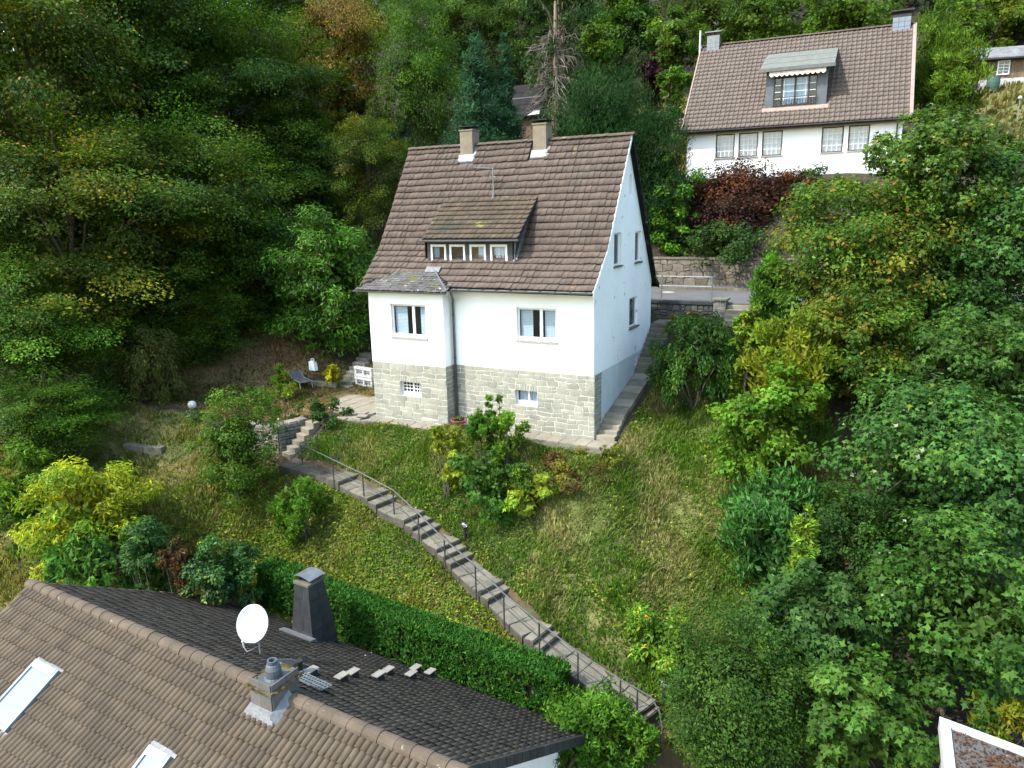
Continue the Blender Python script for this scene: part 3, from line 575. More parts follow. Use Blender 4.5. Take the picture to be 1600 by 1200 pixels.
# slate hipped roof of the bay
A0, A1, T0, T1 = (-9.76, -.88, 5.28), (-5.52, -.88, 5.29), (-8.25, 0.0, 5.93), (-6.55, 0.0, 5.93)
b = MB(); b.poly([A0, A1, T1, T0]); b.poly([A1, (-5.54, -.42, 5.52), T1]); b.poly([A0, T0, (-9.72, -.42, 5.52)]); b.poly([A0, A1, (A1[0], A1[1], 5.2), (A0[0], A0[1], 5.2)], True); br = b.build('bay_roof', MT['slate_lichen'], house)
pl = []; ey = unit((0, .88, .645)); ez = np.cross(X, ey)
for k in range(9):
    s = k * .12; y = -.88 + ey[1] * s; z = 5.285 + ey[2] * s; f = s / 1.09; xl = A0[0] + (T0[0] - A0[0]) * f; xr = A1[0] + (T1[0] - A1[0]) * f; x = xl + (k % 2) * .1
    while x < xr - .05: pl.append(((x, y, z), np.array(X, float), ey, ez)); x += .2
tiled(br, 'slate_lichen', pl, min(.2, .2), .12, P_FLAT, 0, camkey, restname='slate_covering', th=.014, lift=.014, jitter=.006)
b = MB(); b.tube([(-5.50, -.86, 5.33), (-6.5, -.02, 5.99)], .035, 6); b.hexa([(-7.0, .0, 5.9), (-6.35, .0, 5.9), (-6.35, .2, 6.1), (-7.0, .2, 6.1), (-7.0, -.03, 5.95), (-6.35, -.03, 5.95), (-6.35, .18, 6.14), (-7.0, .18, 6.14)]); b.build('flashing', MT['lead'], br)
# dormer
DY, DE, DTOP = .45, (.24, 7.19), (2.12, EV + 2.12 * 1.571 + .05); CX0, CX1 = -7.12, -3.38
dorm = panel('dormer', MT['slate'], house, (0, DY, 0), X, Z, (0, -1, 0), [(CX0, 5.85), (CX1, 5.85), (CX1, 7.3), (CX0, 7.3)], [(-6.98, -6.27, 6.14, 6.97), (-6.12, -5.42, 6.14, 6.97), (-5.22, -4.51, 6.14, 6.97), (-4.33, -3.60, 6.14, 6.97)], .08)
DF = ((0, DY, 0), X, Z, (0, -1, 0))
for i, (a, d) in enumerate([(-6.98, -6.27), (-6.12, -5.42), (-5.22, -4.51), (-4.33, -3.60)]):
    window(dorm, DF, a, d, 6.14, 6.97, depth=.05, fw=.085, shelf=.06, glass='glass_sky' if i < 2 else 'glass', blinds=[(.1, .45, .05, .95, 'curtain')] if i == 0 else [] if i == 1 else [(.45 if i == 2 else .08, .92, .05, .95, 'curtain')], name='dormer_window')
b = MB(); b.box(CX0 - .04, CX1 + .02, DY - .09, DY - .003, 6.06, 6.14); b.build('sill', MT['frame'], dorm)
for xx, fl in ((CX0, True), (CX1, False)):
    b = MB(); b.poly([(xx, DY, 5.85), (xx, 2.0, EV + 2.0 * 1.571 - .05), (xx, 2.0, 8.5), (xx, DY, 7.4)], fl); b.build('dormer_cheek', MT['slate'], dorm)
b = MB(); dv = np.array([0, DTOP[0] - DE[0], DTOP[1] - DE[1]]); DL = np.linalg.norm(dv); ey = dv / DL; ez = np.cross(X, ey)
b.hexa([(DX0, DE[0], DE[1] - .12), (DX1, DE[0], DE[1] - .12), (DX1, DTOP[0], DTOP[1] - .12), (DX0, DTOP[0], DTOP[1] - .12), (DX0, DE[0], DE[1] - .02), (DX1, DE[0], DE[1] - .02), (DX1, DTOP[0], DTOP[1] - .02), (DX0, DTOP[0], DTOP[1] - .02)]); dr = b.build('dormer_roof', MT['underlay'], dorm)
pl = []; nr, nc = 9, 18; tw = (DX1 - DX0) / nc
for k in range(nr):
    for c in range(nc): o = np.array([DX0 + c * tw, DE[0], DE[1]]) + ey * (k * DL / nr); pl.append((o, np.array(X, float), ey, ez))
tiled(dr, 'tile_moss', pl, tw, DL / nr, P_PAN, 0, camkey, restname='dormer_tiles', lift=.05, th=.012)
b = MB(); gutter(b, (DX0 - .1, .17, 7.13), (DX1 + .06, .17, 7.15)); b.build('gutter', MT['zinc'], dorm)
b = MB(); b.tube([(DX1 - .06, .18, 7.09), (DX1 - .12, .28, 6.85), (DX1 - .2, .4, 6.6), (DX1 - .2, .42, 6.05)], .03, 8); b.build('downpipe', MT['zinc'], dorm)
b = MB(); b.hexa([(CX1 + .004, .3, 5.98), (CX1 + .16, .3, 5.98), (CX1 + .16, 2.0, 8.55), (CX1 + .004, 2.0, 8.55), (CX1 + .004, .28, 6.12), (CX1 + .16, .28, 6.08), (CX1 + .16, 1.96, 8.62), (CX1 + .004, 1.96, 8.64)]); b.build('flashing', MT['lead'], dorm)
# television aerial
an = thing('television_aerial', (-5.0, 2.1, 8.68), 'old thin television aerial on a mast above the dormer', 'aerial')
b = MB(); b.tube([(-5.0, 2.1, 8.6), (-5.0, 2.1, 9.85)], .02, 8); b.build('mast', MT['galv'], an)
b = MB(); b.tube([(-5.75, 1.95, 9.87), (-4.98, 2.12, 9.8)], .012, 6)
for k in range(10): x = -5.72 + k * .075; y = 1.957 + k * .0165; z = 9.868 - k * .007; b.tube([(x - .03, y - .22, z), (x + .03, y + .22, z)], .008, 5)
b.build('upper_antenna', MT['galv'], an); b = MB(); b.tube([(-5.4, 2.0, 9.52), (-4.9, 2.12, 9.5)], .012, 6)
for k in range(4): x = -5.35 + k * .11; b.tube([(x - .04, 1.85 + k * .02, 9.52), (x + .04, 2.2 + k * .02, 9.5)], .008, 5)
b.build('lower_antenna', MT['galv'], an); b = MB(); b.lathe((-5.0, 2.1, 8.55), [(.1, 0), (.05, .28), (.03, .3)], 10); b.build('flashing_cone', MT['lead'], an)
# ------------------------------------------------------------------ the near house, seen from above its ridge
NA = 3.08; NX = np.array([-math.cos(NA), -math.sin(NA), 0]); NF = np.array([math.sin(NA), -math.cos(NA), 0]); NU = np.array([0, 0, 1.0])
NL, NHW, NS = 13.63, 5.41, .58; NR0 = np.array([3.22, -15.02, -1.1]) - NX * NL
def NP(u, w, dz=0.0): return NR0 + NX * u + NF * w + NU * (-abs(w) * NS + dz)
nh = thing('neighbour_house', tuple(NR0 + NX * NL / 2 - NU * 6.4), 'house in the foreground with wide brown concrete tile roof, seen from above', 'house')
b = MB()
for sg in (-1, 1):
    b.hexa([NP(0, sg * NHW, -.16), NP(NL, sg * NHW, -.16), NP(NL, 0, -.16), NP(0, 0, -.16), NP(0, sg * NHW, -.03), NP(NL, sg * NHW, -.03), NP(NL, 0, -.03), NP(0, 0, -.03)])
nroof = b.build('roof', MT['underlay'], nh)
sk = [(2.55, 3.50, -1.25, -2.50), (7.3, 7.97, -1.58, -2.75)]
chn = (8.95, 9.55, -.42, .02); cbig = (4.62, 5.55, 4.3, 5.3)
def infr(p):
    d = np.array(p) - CAM; z = d @ _fw; x = 800 + FPX * (d @ CR) / z; y = 600 - FPX * (d @ CU) / z
    return camkey(p) if (-10 < x < 1610 and -10 < y < 1215) else 1e6
nr = 18; SLN = NHW * math.sqrt(1 + NS * NS); nl = SLN / nr; nc = 45; nw = NL / nc; pln, plf = [], []
for sg in (-1, 1):
    ex = NX if sg < 0 else -NX; ey = unit(-sg * NF + NS * NU); ez = np.cross(ex, ey)
    for k in range(nr):
        w = NHW * (1 - k / nr)
        for c in range(nc):
            u = c * nw; o = NP(u if sg < 0 else u + nw, sg * w); wm = sg * (w - NHW / nr / 2); um = u + nw / 2
            if any(a + .1 < um < d - .1 and s1 < wm < s0 for a, d, s0, s1 in sk): continue
            if chn[0] < um < chn[1] and chn[2] < wm < chn[3]: continue
            if cbig[0] + .1 < um < cbig[1] - .1 and cbig[2] < wm < cbig[3]: continue
            (pln if sg < 0 else plf).append((o, ex, ey, ez))
tiled(nroof, 'ntile', pln, nw, nl, P_FRK, 300, infr, th=.02, lift=.055, jitter=.006, seed=21)
tiled(nroof, 'ntile', plf, nw, nl, P_FRK, 0, camkey, restname='far_slope_tiles', th=.03, lift=.022, jitter=.006, seed=22)
# loose moss tufts along the tile edges
tv, tf = [], []; r_ = np.random.default_rng(5)
for sg in (-1, 1):
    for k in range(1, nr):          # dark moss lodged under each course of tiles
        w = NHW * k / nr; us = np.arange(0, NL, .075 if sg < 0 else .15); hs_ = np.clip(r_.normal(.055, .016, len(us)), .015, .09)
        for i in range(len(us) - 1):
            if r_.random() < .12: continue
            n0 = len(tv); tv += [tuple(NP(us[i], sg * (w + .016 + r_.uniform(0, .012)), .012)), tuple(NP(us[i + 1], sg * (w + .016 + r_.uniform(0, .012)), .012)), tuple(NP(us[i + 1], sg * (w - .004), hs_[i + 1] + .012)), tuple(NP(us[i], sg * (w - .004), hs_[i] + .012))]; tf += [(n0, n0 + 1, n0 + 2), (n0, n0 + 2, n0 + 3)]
for k in range(nr):                 # dirt in the channels between the tile rolls
    for c in range(nc):
        for ch_ in (.0, .4975):
            u = c * nw + ch_ * nw; wa, wb_ = NHW * (k + .03) / nr, NHW * (k + .97) / nr; hh_ = r_.uniform(.003, .014); wd = r_.uniform(.010, .016); n0 = len(tv)
            tv += [tuple(NP(u - wd, -wb_, hh_ + .045)), tuple(NP(u + wd, -wb_, hh_ + .045)), tuple(NP(u + wd, -wa, hh_ - .012)), tuple(NP(u - wd, -wa, hh_ - .012))]; tf += [(n0, n0 + 1, n0 + 2), (n0, n0 + 2, n0 + 3)]
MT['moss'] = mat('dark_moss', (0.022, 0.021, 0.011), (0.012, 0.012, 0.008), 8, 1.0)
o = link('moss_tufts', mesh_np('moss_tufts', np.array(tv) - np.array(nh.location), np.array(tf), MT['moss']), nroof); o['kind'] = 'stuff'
mb = MB(); n = 8
for e_ in (0, 1):
    for j in range(n): t = math.pi * (j / (n - 1)); q = .15 if e_ == 0 else .165; mb.v.append((0 if e_ == 0 else .40, q * math.cos(t), q * .8 * math.sin(t) - .035))
for j in range(n - 1): mb.f.append([j, j + 1, n + j + 1, n + j])
mb.f += [list(range(n))[::-1], [n + j for j in range(n)]]; rme = mb.mesh('ridge_tile', MT['ridge'], smooth=False)
u = -.1
while u < NL - .1:
    if not (chn[0] - .2 < u < chn[1]):
        R_ = np.stack([NX, NF, NU], 1); p = NP(u, 0, .02); link('ridge_tile', rme, nroof, Matrix([[*R_[0], p[0]], [*R_[1], p[1]], [*R_[2], p[2]], [0, 0, 0, 1]]) @ Matrix.Rotation(random.gauss(0, .015), 4, 'Y'))
    u += .375
# verge tiles on both gables
for u_, s_ in ((NL, 1), (0, -1)):
    for sg in (-1, 1):
        for k in range(nr):
            w0, w1 = sg * NHW * k / nr, sg * NHW * (k + .94) / nr; b = MB()
            b.hexa([NP(u_ - .02 * s_, w0, -.2), NP(u_ + .03 * s_, w0, -.2), NP(u_ + .03 * s_, w1, -.2), NP(u_ - .02 * s_, w1, -.2), NP(u_ - .02 * s_, w0, .05), NP(u_ + .03 * s_, w0, .05), NP(u_ + .03 * s_, w1, .06), NP(u_ - .02 * s_, w1, .06)]); b.build('verge_tile', MT['slate' if u_ else 'ridge'], nroof)
# walls
zb = -7.4; b = MB(); a0, a1, ww = .5, NL - .55, NHW - .55
c = [NR0 + NX * a0 - NF * ww, NR0 + NX * a1 - NF * ww, NR0 + NX * a1 + NF * ww, NR0 + NX * a0 + NF * ww]
def atz_(p, z): return (p[0], p[1], z)
ze = NR0[2] - ww * NS - .165
for i in range(4):
    p, q = c[i], c[(i + 1) % 4]; b.poly([atz_(p, zb), atz_(q, zb), atz_(q, ze), atz_(p, ze)])
for u_, fl in ((a0, True), (a1, False)): b.poly([atz_(NR0 + NX * u_ - NF * ww, ze), atz_(NR0 + NX * u_ + NF * ww, ze), atz_(NR0 + NX * u_, NR0[2] - .165)], fl)
b.build('wall', MT['render_white'], nh)
b = MB(); p = NR0 + NX * (a1 + .02) + NF * (ww - .03); b.tube([atz_(p, ze - 1.3), tuple(NP(NL - .08, NHW - .15, -.2))], .06, 6); b.build('eave_strut', MT['brown_frame'], nh)
b = MB(); gutter(b, NP(0, NHW + .07, -.05), NP(NL, NHW + .07, -.05)); gutter(b, NP(0, -NHW - .07, -.05), NP(NL, -NHW - .07, -.05)); b.build('gutter', MT['zinc'], nh)
# roof windows
MT['skypane'] = mat('pane_with_painted_sky', (0.17, 0.20, 0.21), (0.145, 0.175, 0.19), 1.2, 0.08, spec=.8)  # reflection of the sky is put into the pane's base colour
eyn = unit(NF + NS * NU); ezn = np.cross(NX, eyn)
MT['zincblue'] = mat('blue_grey_cladding', (0.19, 0.22, 0.26), (0.16, 0.19, 0.23), 3, 0.45, metal=0.3)
for (ua, ub, wt, wbm) in sk:
    T = NP((ua + ub) / 2, wt) ; B = NP((ua + ub) / 2, wbm); Lh = np.linalg.norm(T - B) / 2; Cc = (T + B) / 2; hw_ = (ub - ua) / 2; b = MB()
    for sx in (-1, 1): b.obox(Cc + NX * sx * (hw_ - .035) + ezn * .03, NX * .035, eyn * Lh, ezn * .09)
    b.obox(Cc + eyn * (Lh - .09) + ezn * .04, NX * (hw_ - .07), eyn * .09, ezn * .09); b.obox(Cc - eyn * (Lh - .04) + ezn * .02, NX * (hw_ - .07), eyn * .04, ezn * .09)
    w = b.build('roof_window', MT['zincblue'], nroof)
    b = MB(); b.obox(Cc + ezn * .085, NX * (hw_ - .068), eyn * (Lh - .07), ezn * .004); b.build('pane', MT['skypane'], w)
    b = MB(); b.obox(Cc + ezn * .04, NX * (hw_ - .075), eyn * (Lh - .08), ezn * .004); b.build('blind', MT['white_paint'], w)  # white panel added under the pane to imitate its bright sky reflection
    b = MB(); b.obox(Cc + eyn * (Lh + .07) + ezn * .035, NX * (hw_ + .06), eyn * .07, ezn * .012); b.build('flashing', MT['lead'], w)
    b = MB(); b.obox(Cc - eyn * (Lh + .09) + ezn * .04, NX * (hw_ + .05), eyn * .09, ezn * .012); b.build('flashing', MT['lead'], w)
# slate clad flue chimney on the ridge
u0, u1, w0, w1 = chn; zt = NR0[2] + .28; b = MB(); R4 = lambda u, w, z: tuple((NR0 + NX * u + NF * w)[:2]) + (z,)
b.hexa([R4(u0, w0, -2), R4(u1, w0, -2), R4(u1, w1 + .25, -2), R4(u0, w1 + .25, -2), R4(u0, w0, zt), R4(u1, w0, zt), R4(u1, w1 + .25, zt), R4(u0, w1 + .25, zt)]); chs = b.build('chimney', MT['underlay'], nh)
MT['cladding'] = mat('grey_cladding_panel', (0.115, 0.105, 0.10), (0.085, 0.08, 0.078), 4, 0.7, 0.004, 30, objrand=.12)
for j in range(2):
    for s in range(2):
        um = u0 + (u1 - u0) * (j + .5) / 2; z0 = -1.75 + s * .58; b = MB(); b.obox(np.array(R4(um, w0 - .008, z0 + .29)), NX * (u1 - u0) * .245, NF * .012, NU * .285); b.build('cladding_panel', MT['cladding'], chs)
        wm = w0 + (w1 + .25 - w0) * (j + .5) / 2; b = MB(); b.obox(np.array(R4(u1 + .008, wm, z0 + .29)), NX * .012, NF * (w1 + .25 - w0) * .245, NU * .285); b.build('cladding_panel', MT['cladding'], chs)
MT['mossy'] = mat('mossy_cover_slab', (0.11, 0.10, 0.08), (0.06, 0.05, 0.025), 5, 1.0, 0.03, 20, c3=[((0.045, 0.035, 0.01), 4.0, 0.52, 0.08)])
b = MB(); b.hexa([R4(u0 - .06, w0 - .06, zt), R4(u1 + .06, w0 - .06, zt), R4(u1 + .06, w1 + .31, zt), R4(u0 - .06, w1 + .31, zt), R4(u0 - .06, w0 - .06, zt + .08), R4(u1 + .06, w0 - .06, zt + .08), R4(u1 + .06, w1 + .31, zt + .08), R4(u0 - .06, w1 + .31, zt + .08)]); b.build('cover_slab', MT['mossy'], chs, bevel=.015)
# cushions of moss on the cover slab
tv, tf = [], []
for i in range(60):
    q = r_.random(); 
    if q < .5: uu, ww_ = r_.uniform(u0 - .08, u1 + .08), r_.choice([w0 - .05, w1 + .3]) + r_.uniform(-.04, .05)
    else: uu, ww_ = r_.choice([u0 - .05, u1 + .05]) + r_.uniform(-.04, .05), r_.uniform(w0, w1 + .3)
    P_ = np.array(R4(uu, ww_, zt + .08)); s = r_.uniform(.02, .055); n0 = len(tv)
    for j in range(6): a_ = j * 1.047; tv.append(tuple(P_ + np.array([math.cos(a_), math.sin(a_), 0]) * s * r_.uniform(.7, 1.2)))
    tv.append(tuple(P_ + NU * s * .7)); tf += [(n0 + j, n0 + (j + 1) % 6, n0 + 6) for j in range(6)]
MT['moss2'] = mat('golden_moss', (0.065, 0.05, 0.012), (0.03, 0.026, 0.008), 12, 1.0)
o = link('moss_cushions', mesh_np('moss_cushions', np.array(tv) - np.array(nh.location), np.array(tf), MT['moss2']), chs); o['kind'] = 'stuff'
cc = np.array(R4((u0 + u1) / 2, (w0 + w1 + .25) / 2, zt + .08)); b = MB(); b.obox(cc + NU * .015, NX * .24, NF * .24, NU * .015); b.lathe(cc + NU * .03, [(.19, 0), (.16, .04), (.155, .2), (.12, .29), (.10, .3), (.10, .38), (.07, .38), (.07, .25)], 16)
MT['flue'] = mat('grey_flue_cowl', (0.10, 0.115, 0.13), (0.07, 0.08, 0.09), 4, 0.5, metal=.3); b.build('flue_cowl', MT['flue'], chs, smooth=False)
b = MB(); b.hexa([NP(u0 - .12, w0 - .16, .02), NP(u1 + .12, w0 - .16, .02), NP(u1 + .12, w0, .02), NP(u0 - .12, w0, .02), NP(u0 - .12, w0 - .16, .06), NP(u1 + .12, w0 - .16, .06), NP(u1 + .02, w0 - .012, .2), NP(u0 - .02, w0 - .012, .2)]); b.hexa([NP(u1 + .012, w0 - .1, .02), NP(u1 + .18, w0 - .1, .02), NP(u1 + .18, -.02, .02), NP(u1 + .012, -.02, .02), NP(u1 + .012, w0 - .1, .2), NP(u1 + .18, w0 - .1, .06), NP(u1 + .18, -.02, .06), NP(u1 + .012, -.02, .2)]); b.build('flashing', MT['lead'], chs)
# tall tapered slate chimney on the far slope
u0, u1, w0, w1 = cbig; zb_ = NP(0, w1)[2] - .4; zt = -2.02; tp = .2; b = MB()
def ring(k, z):
    f = min(1, max(0, (z - zb_ - .4) / (zt - zb_ - .4))); d = tp * f + k; return [R4(u0 + d, w0 + d, z), R4(u1 - d, w0 + d, z), R4(u1 - d, w1 - d, z), R4(u0 + d, w1 - d, z)]
b.hexa(ring(.012, zb_) + ring(.012, zt)); tch = b.build('chimney', MT['underlay'], nh); tch['label'] = 'tall tapering slate clad chimney with curved metal cowl'
nz_ = 5
for i in range(nz_):
    za, zc = zb_ + .3 + (zt - zb_ - .3) * i / nz_ + .006, zb_ + .3 + (zt - zb_ - .3) * (i + 1) / nz_ - .006
    for fi in range(4):
        for h in range(2):
            r0, r1 = ring(0, za), ring(0, zc); q0, q1 = ring(.014, za), ring(.014, zc); j = (fi + 1) % 4
            L3 = lambda A, B, t: tuple(np.array(A) * (1 - t) + np.array(B) * t)
            sp = .45 if i % 2 else .55; t0, t1 = (0.0, sp - .008) if h == 0 else (sp + .008, 1.0); b = MB()
            b.hexa([L3(r0[fi], r0[j], t0), L3(r0[fi], r0[j], t1), L3(q0[fi], q0[j], t1), L3(q0[fi], q0[j], t0), L3(r1[fi], r1[j], t0), L3(r1[fi], r1[j], t1), L3(q1[fi], q1[j], t1), L3(q1[fi], q1[j], t0)]); b.build('slate', MT['slate'], tch)
b = MB(); rg = ring(-.03, zt); b.hexa(rg + [(p[0], p[1], zt + .07) for p in rg]); b.build('chimney_crown', MT['concrete'], tch)
b = MB(); cc = (np.array(R4(u0, w0, zt)) + np.array(R4(u1, w1, zt))) / 2; n = 8
for j in range(n):
    def cv(t): x = -.34 + .68 * t; return x, .16 + .11 * (1 - (2 * t - .9) ** 2) + (.05 * max(0, t - .7) / .3)
    (xa, za), (xb, zc) = cv(j / n), cv((j + 1) / n)
    for s in (0, .008): b.poly([cc + NX * xa - NF * .3 + NU * (za + s), cc + NX * xb - NF * .3 + NU * (zc + s), cc + NX * xb + NF * .3 + NU * (zc + s), cc + NX * xa + NF * .3 + NU * (za + s)], s == 0)
for sx in (-.22, .22): b.obox(cc + NX * sx + NU * .13, NX * .01, NF * .2, NU * .08)
b.build('cowl', MT['zinc'], tch)
b = MB(); b.hexa([NP(u0 - .25, w0 - .15, .05), NP(u1 + .1, w0 - .15, .05), NP(u1 + .1, w0 + .1, .05), NP(u0 - .25, w0 + .1, .05), NP(u0 - .25, w0 - .15, .09), NP(u1 + .1, w0 - .15, .09), NP(u1 + .1, w0 + .05, .16), NP(u0 - .25, w0 + .05, .16)]); b.build('flashing', MT['lead'], tch)
# treads of the roof stair, walkway grate, hatch and vent on the far slope
eyf = unit(-NF + NS * NU); ezf = np.cross(-NX, eyf); MT['tread'] = mat('worn_grey_tread', (0.22, 0.205, 0.175), (0.17, 0.155, 0.135), 5, 0.7)
for (u, w) in [(8.46, 1.58), (8.95, 2.01), (8.69, 2.63), (8.98, 3.19), (8.64, 3.92), (9.03, 4.35), (8.57, 5.1), (8.95, 5.25)]:
    p = NP(u, w, .06); b = MB(); b.obox(p + NU * .14, NX * .10, unit(NF - NU * .12) * .16, NU * .011); t_ = b.build('roof_tread', MT['tread'], nroof)
    b = MB(); b.hexa([p - NX * .08 - NF * .1 - NU * .02, p + NX * .08 - NF * .1 - NU * .02, p + NX * .08 + NF * .14 - NU * .12, p - NX * .08 + NF * .14 - NU * .12, p - NX * .08 - NF * .1 + NU * .128, p + NX * .08 - NF * .1 + NU * .128, p + NX * .08 + NF * .1 + NU * .126, p - NX * .08 + NF * .1 + NU * .126]); b.build('tread_bracket', MT['black'], t_)
p = NP(9.1, .98, .16); b = MB(); hu, hv = unit(NP(9.45, .9) - NP(8.4, 1.0)), unit(NF * 1 - NU * .2); hv = unit(hv - hu * (hv @ hu)); hn = np.cross(hu, hv)
for j in range(13): b.obox(p + hu * (-.5 + j / 12), hu * .012, hv * .14, hn * .014)
for q in (-.14, -.05, .05, .14): b.obox(p + hv * q, hu * .51, hv * .011, hn * .016)
b.obox(p - hn * .08, hu * .3, hv * .02, hn * .06); b.build('walkway_grate', MT['galv'], nroof)
c = (NP(7.39, 1.44) + NP(8.33, 1.75)) / 2; b = MB(); b.obox(c + ezf * .06, NX * .46, eyf * .36, ezf * .05); w = b.build('roof_hatch', MT['zincblue'], nroof); b = MB(); b.obox(c + ezf * .115, NX * .38, eyf * .29, ezf * .006); b.build('pane', MT['glass_sky'], w)
b = MB(); b.lathe(NP(8.35, 1.35, -.02), [(.075, 0), (.075, .36), (.085, .36), (.085, .42), (.05, .42)], 12); b.build('vent_pipe', MT['black'], nroof)
# satellite dish
dp_ = NP(6.61, 1.71, .03); dish = thing('satellite_dish', tuple(dp_), 'white oval satellite dish on a bracket on the dark far roof slope', 'satellite dish')
top = dp_ + NU * .75; b = MB(); b.tube([dp_, dp_ + NU * .95], .028, 8); b.tube([dp_ + NX * .12 - NF * .1 , dp_ + NU * .35], .014, 6); b.build('mast', MT['galv'], dish)
face = unit(CAM - top) ; face = unit(face + np.array([-.5, .12, -.25])); q = Vector(face).to_track_quat('Z', 'Y'); b = MB(); cen = top + face * .12 + NU * .06; n = 28; rings = [0, .12, .24, .33, .40, .425]
b.v = []; 
for side in (0, 1):
    for i, rr in enumerate(rings):
        for j in range(n): t = 2 * math.pi * j / n; b.v.append(tuple(Vector(cen) + q @ Vector((rr * math.cos(t) * .93, rr * math.sin(t) * 1.05, .28 * rr * rr / .425 - side * .012))))
m_ = len(rings)
for side in (0, 1):
    for i in range(m_ - 1):
        for j in range(n): k = (j + 1) % n; f = [side * m_ * n + i * n + j, side * m_ * n + i * n + k, side * m_ * n + (i + 1) * n + k, side * m_ * n + (i + 1) * n + j]; b.f.append(f if side == 0 else f[::-1])
for j in range(n): k = (j + 1) % n; b.f.append([(m_ - 1) * n + j, (m_ - 1) * n + k, (2 * m_ - 1) * n + k, (2 * m_ - 1) * n + j])
b.build('reflector', MT['white_paint'], dish, smooth=True)
dn = np.array(q @ Vector((0, -1, 0))); arm0 = cen + dn * .42; lnb = cen + face * .48 + dn * .38; b = MB(); b.tube([arm0, arm0 + dn * .05, lnb], .016, 6); b.tube([arm0 + NX * .08, lnb - NU * .02], .010, 6); b.build('feed_arm', MT['galv'], dish)
b = MB(); b.tube([lnb, lnb - face * .06 + NU * .08], [.035, .028], 8); b.tube([lnb, lnb - NU * .12 + NX * .03], .02, 6); b.build('receiver', MT['white_paint'], dish); b = MB(); b.tube([lnb - NU * .1, lnb - NU * .2 + NX * .12, lnb - NU * .12 + NX * .24, dp_ + NU * .2], .007, 5); b.build('cable', MT['white_paint'], dish)

# ------------------------------------------------------------------ flat roofed building at the corner
fc = at(1468, 1119, 15.0); f1 = atz(1600, 1168, fc[2]); f2 = atz(1476, 1200, fc[2]); fx = unit(f1 - fc); fy = unit(f2 - fc); FW_, FD = 6.0, 5.0
fb = thing('flat_roofed_building', tuple(fc + fx * 3 + fy * 2.5 - NU * 4), 'flat roofed building with white edge and leaf litter, lower right corner', 'building')
def FP(u, v, z): return tuple(fc + fx * u + fy * v + NU * z)
b = MB(); b.hexa([FP(.1, .1, -4.5), FP(.1, FD - .1, -4.5), FP(FW_ - .1, FD - .1, -4.5), FP(FW_ - .1, .1, -4.5), FP(.1, .1, -.1), FP(.1, FD - .1, -.1), FP(FW_ - .1, FD - .1, -.1), FP(FW_ - .1, .1, -.1)]); b.build('wall', MT['render_white'], fb)
MT['roofing'] = mat('grey_roofing_membrane', (0.085, 0.088, 0.085), (0.06, 0.06, 0.058), 2.0, 0.85, .004, 30, c3=[((0.07, 0.038, 0.022), 1.3, 0.48, 0.12)])
b = MB(); b.hexa([FP(.2, .2, -.09), FP(.2, FD - .2, -.09), FP(FW_ - .2, FD - .2, -.09), FP(FW_ - .2, .2, -.09), FP(.2, .2, -.06), FP(.2, FD - .2, -.06), FP(FW_ - .2, FD - .2, -.06), FP(FW_ - .2, .2, -.06)]); froof = b.build('flat_roof', MT['roofing'], fb)
for (a, c, d, e2) in ((0, FW_, 0, .19), (0, .19, .192, FD), (.192, FW_, FD - .19, FD), (FW_ - .19, FW_, .192, FD - .192)):
    b = MB(); b.hexa([FP(a, d, -.3), FP(a, e2, -.3), FP(c, e2, -.3), FP(c, d, -.3), FP(a, d, 0), FP(a, e2, 0), FP(c, e2, 0), FP(c, d, 0)]); b.build('fascia', MT['white_paint'], fb, bevel=.008)
# ------------------------------------------------------------------ upper house with red brown roof
UA = .039; UE = np.array([math.cos(UA), math.sin(UA), 0]); UN = np.array([-math.sin(UA), math.cos(UA), 0]); UO = np.array([-2.07, 19.57, 12.37]); UL, UHD, URI = 11.5, 5.09, 5.34; US = URI / UHD
def UP(u, v, z): return UO + UE * u + UN * v + np.array([0, 0, z - UO[2]])
def URF(u, v, d=0): return UP(u, v, UO[2] + v * US + d)
uh = thing('upper_house', tuple(UP(5.75, 5, 9.6)), 'white house with red brown pantile roof and barred windows, uphill at upper right', 'house')
UFR = (tuple(UP(0, .45, 0)), tuple(UE), Z, tuple(-UN))
uw = [(1.86, 2.90, 10.83, 12.12), (3.12, 4.16, 10.83, 12.12), (4.38, 5.44, 10.83, 12.14), (7.42, 8.50, 10.85, 12.16), (8.73, 9.75, 10.87, 12.16)]
panel('wall', MT['render_white'], uh, *UFR, [(.25, 9.9), (11.25, 9.9), (11.25, 12.75), (.25, 12.75)], uw, .12)
b = MB()
for u_, fl in ((.25, True), (11.25, False)): b.poly([UP(u_, .45, 8.6), UP(u_, 9.73, 8.6), UP(u_, 9.73, 12.7), UP(u_, UHD, 17.3), UP(u_, .45, 12.7)], fl)
b.poly([UP(11.25, 9.73, 8.6), UP(.25, 9.73, 8.6), UP(.25, 9.73, 12.7), UP(11.25, 9.73, 12.7)]); b.build('wall', MT['render_white'], uh)
b = MB(); b.poly([UP(.23, .44, 8.4), UP(11.27, .44, 8.4), UP(11.27, .44, 9.9), UP(.23, .44, 9.9)]); b.build('plinth', MT['plinth'], uh)
for i, q in enumerate(uw): window(uh, UFR, *q, depth=.10, fw=.06, m='brown_frame', bars=(4, 4), barm='frame', sill='sill', blinds=[(.04, .96, .02, .98, 'curtain')])
b = MB()
for (v0, v1, s) in ((0, UHD, 1), (2 * UHD, UHD, -1)):
    f = lambda u, v, d: UP(u, v, UO[2] + (v if s > 0 else 2 * UHD - v) * US + d)
    b.hexa([f(0.02, v0, -.16), f(UL - .02, v0, -.16), f(UL - .02, v1, -.16), f(0.02, v1, -.16), f(.02, v0, -.02), f(UL - .02, v0, -.02), f(UL - .02, v1, -.02), f(.02, v1, -.02)])
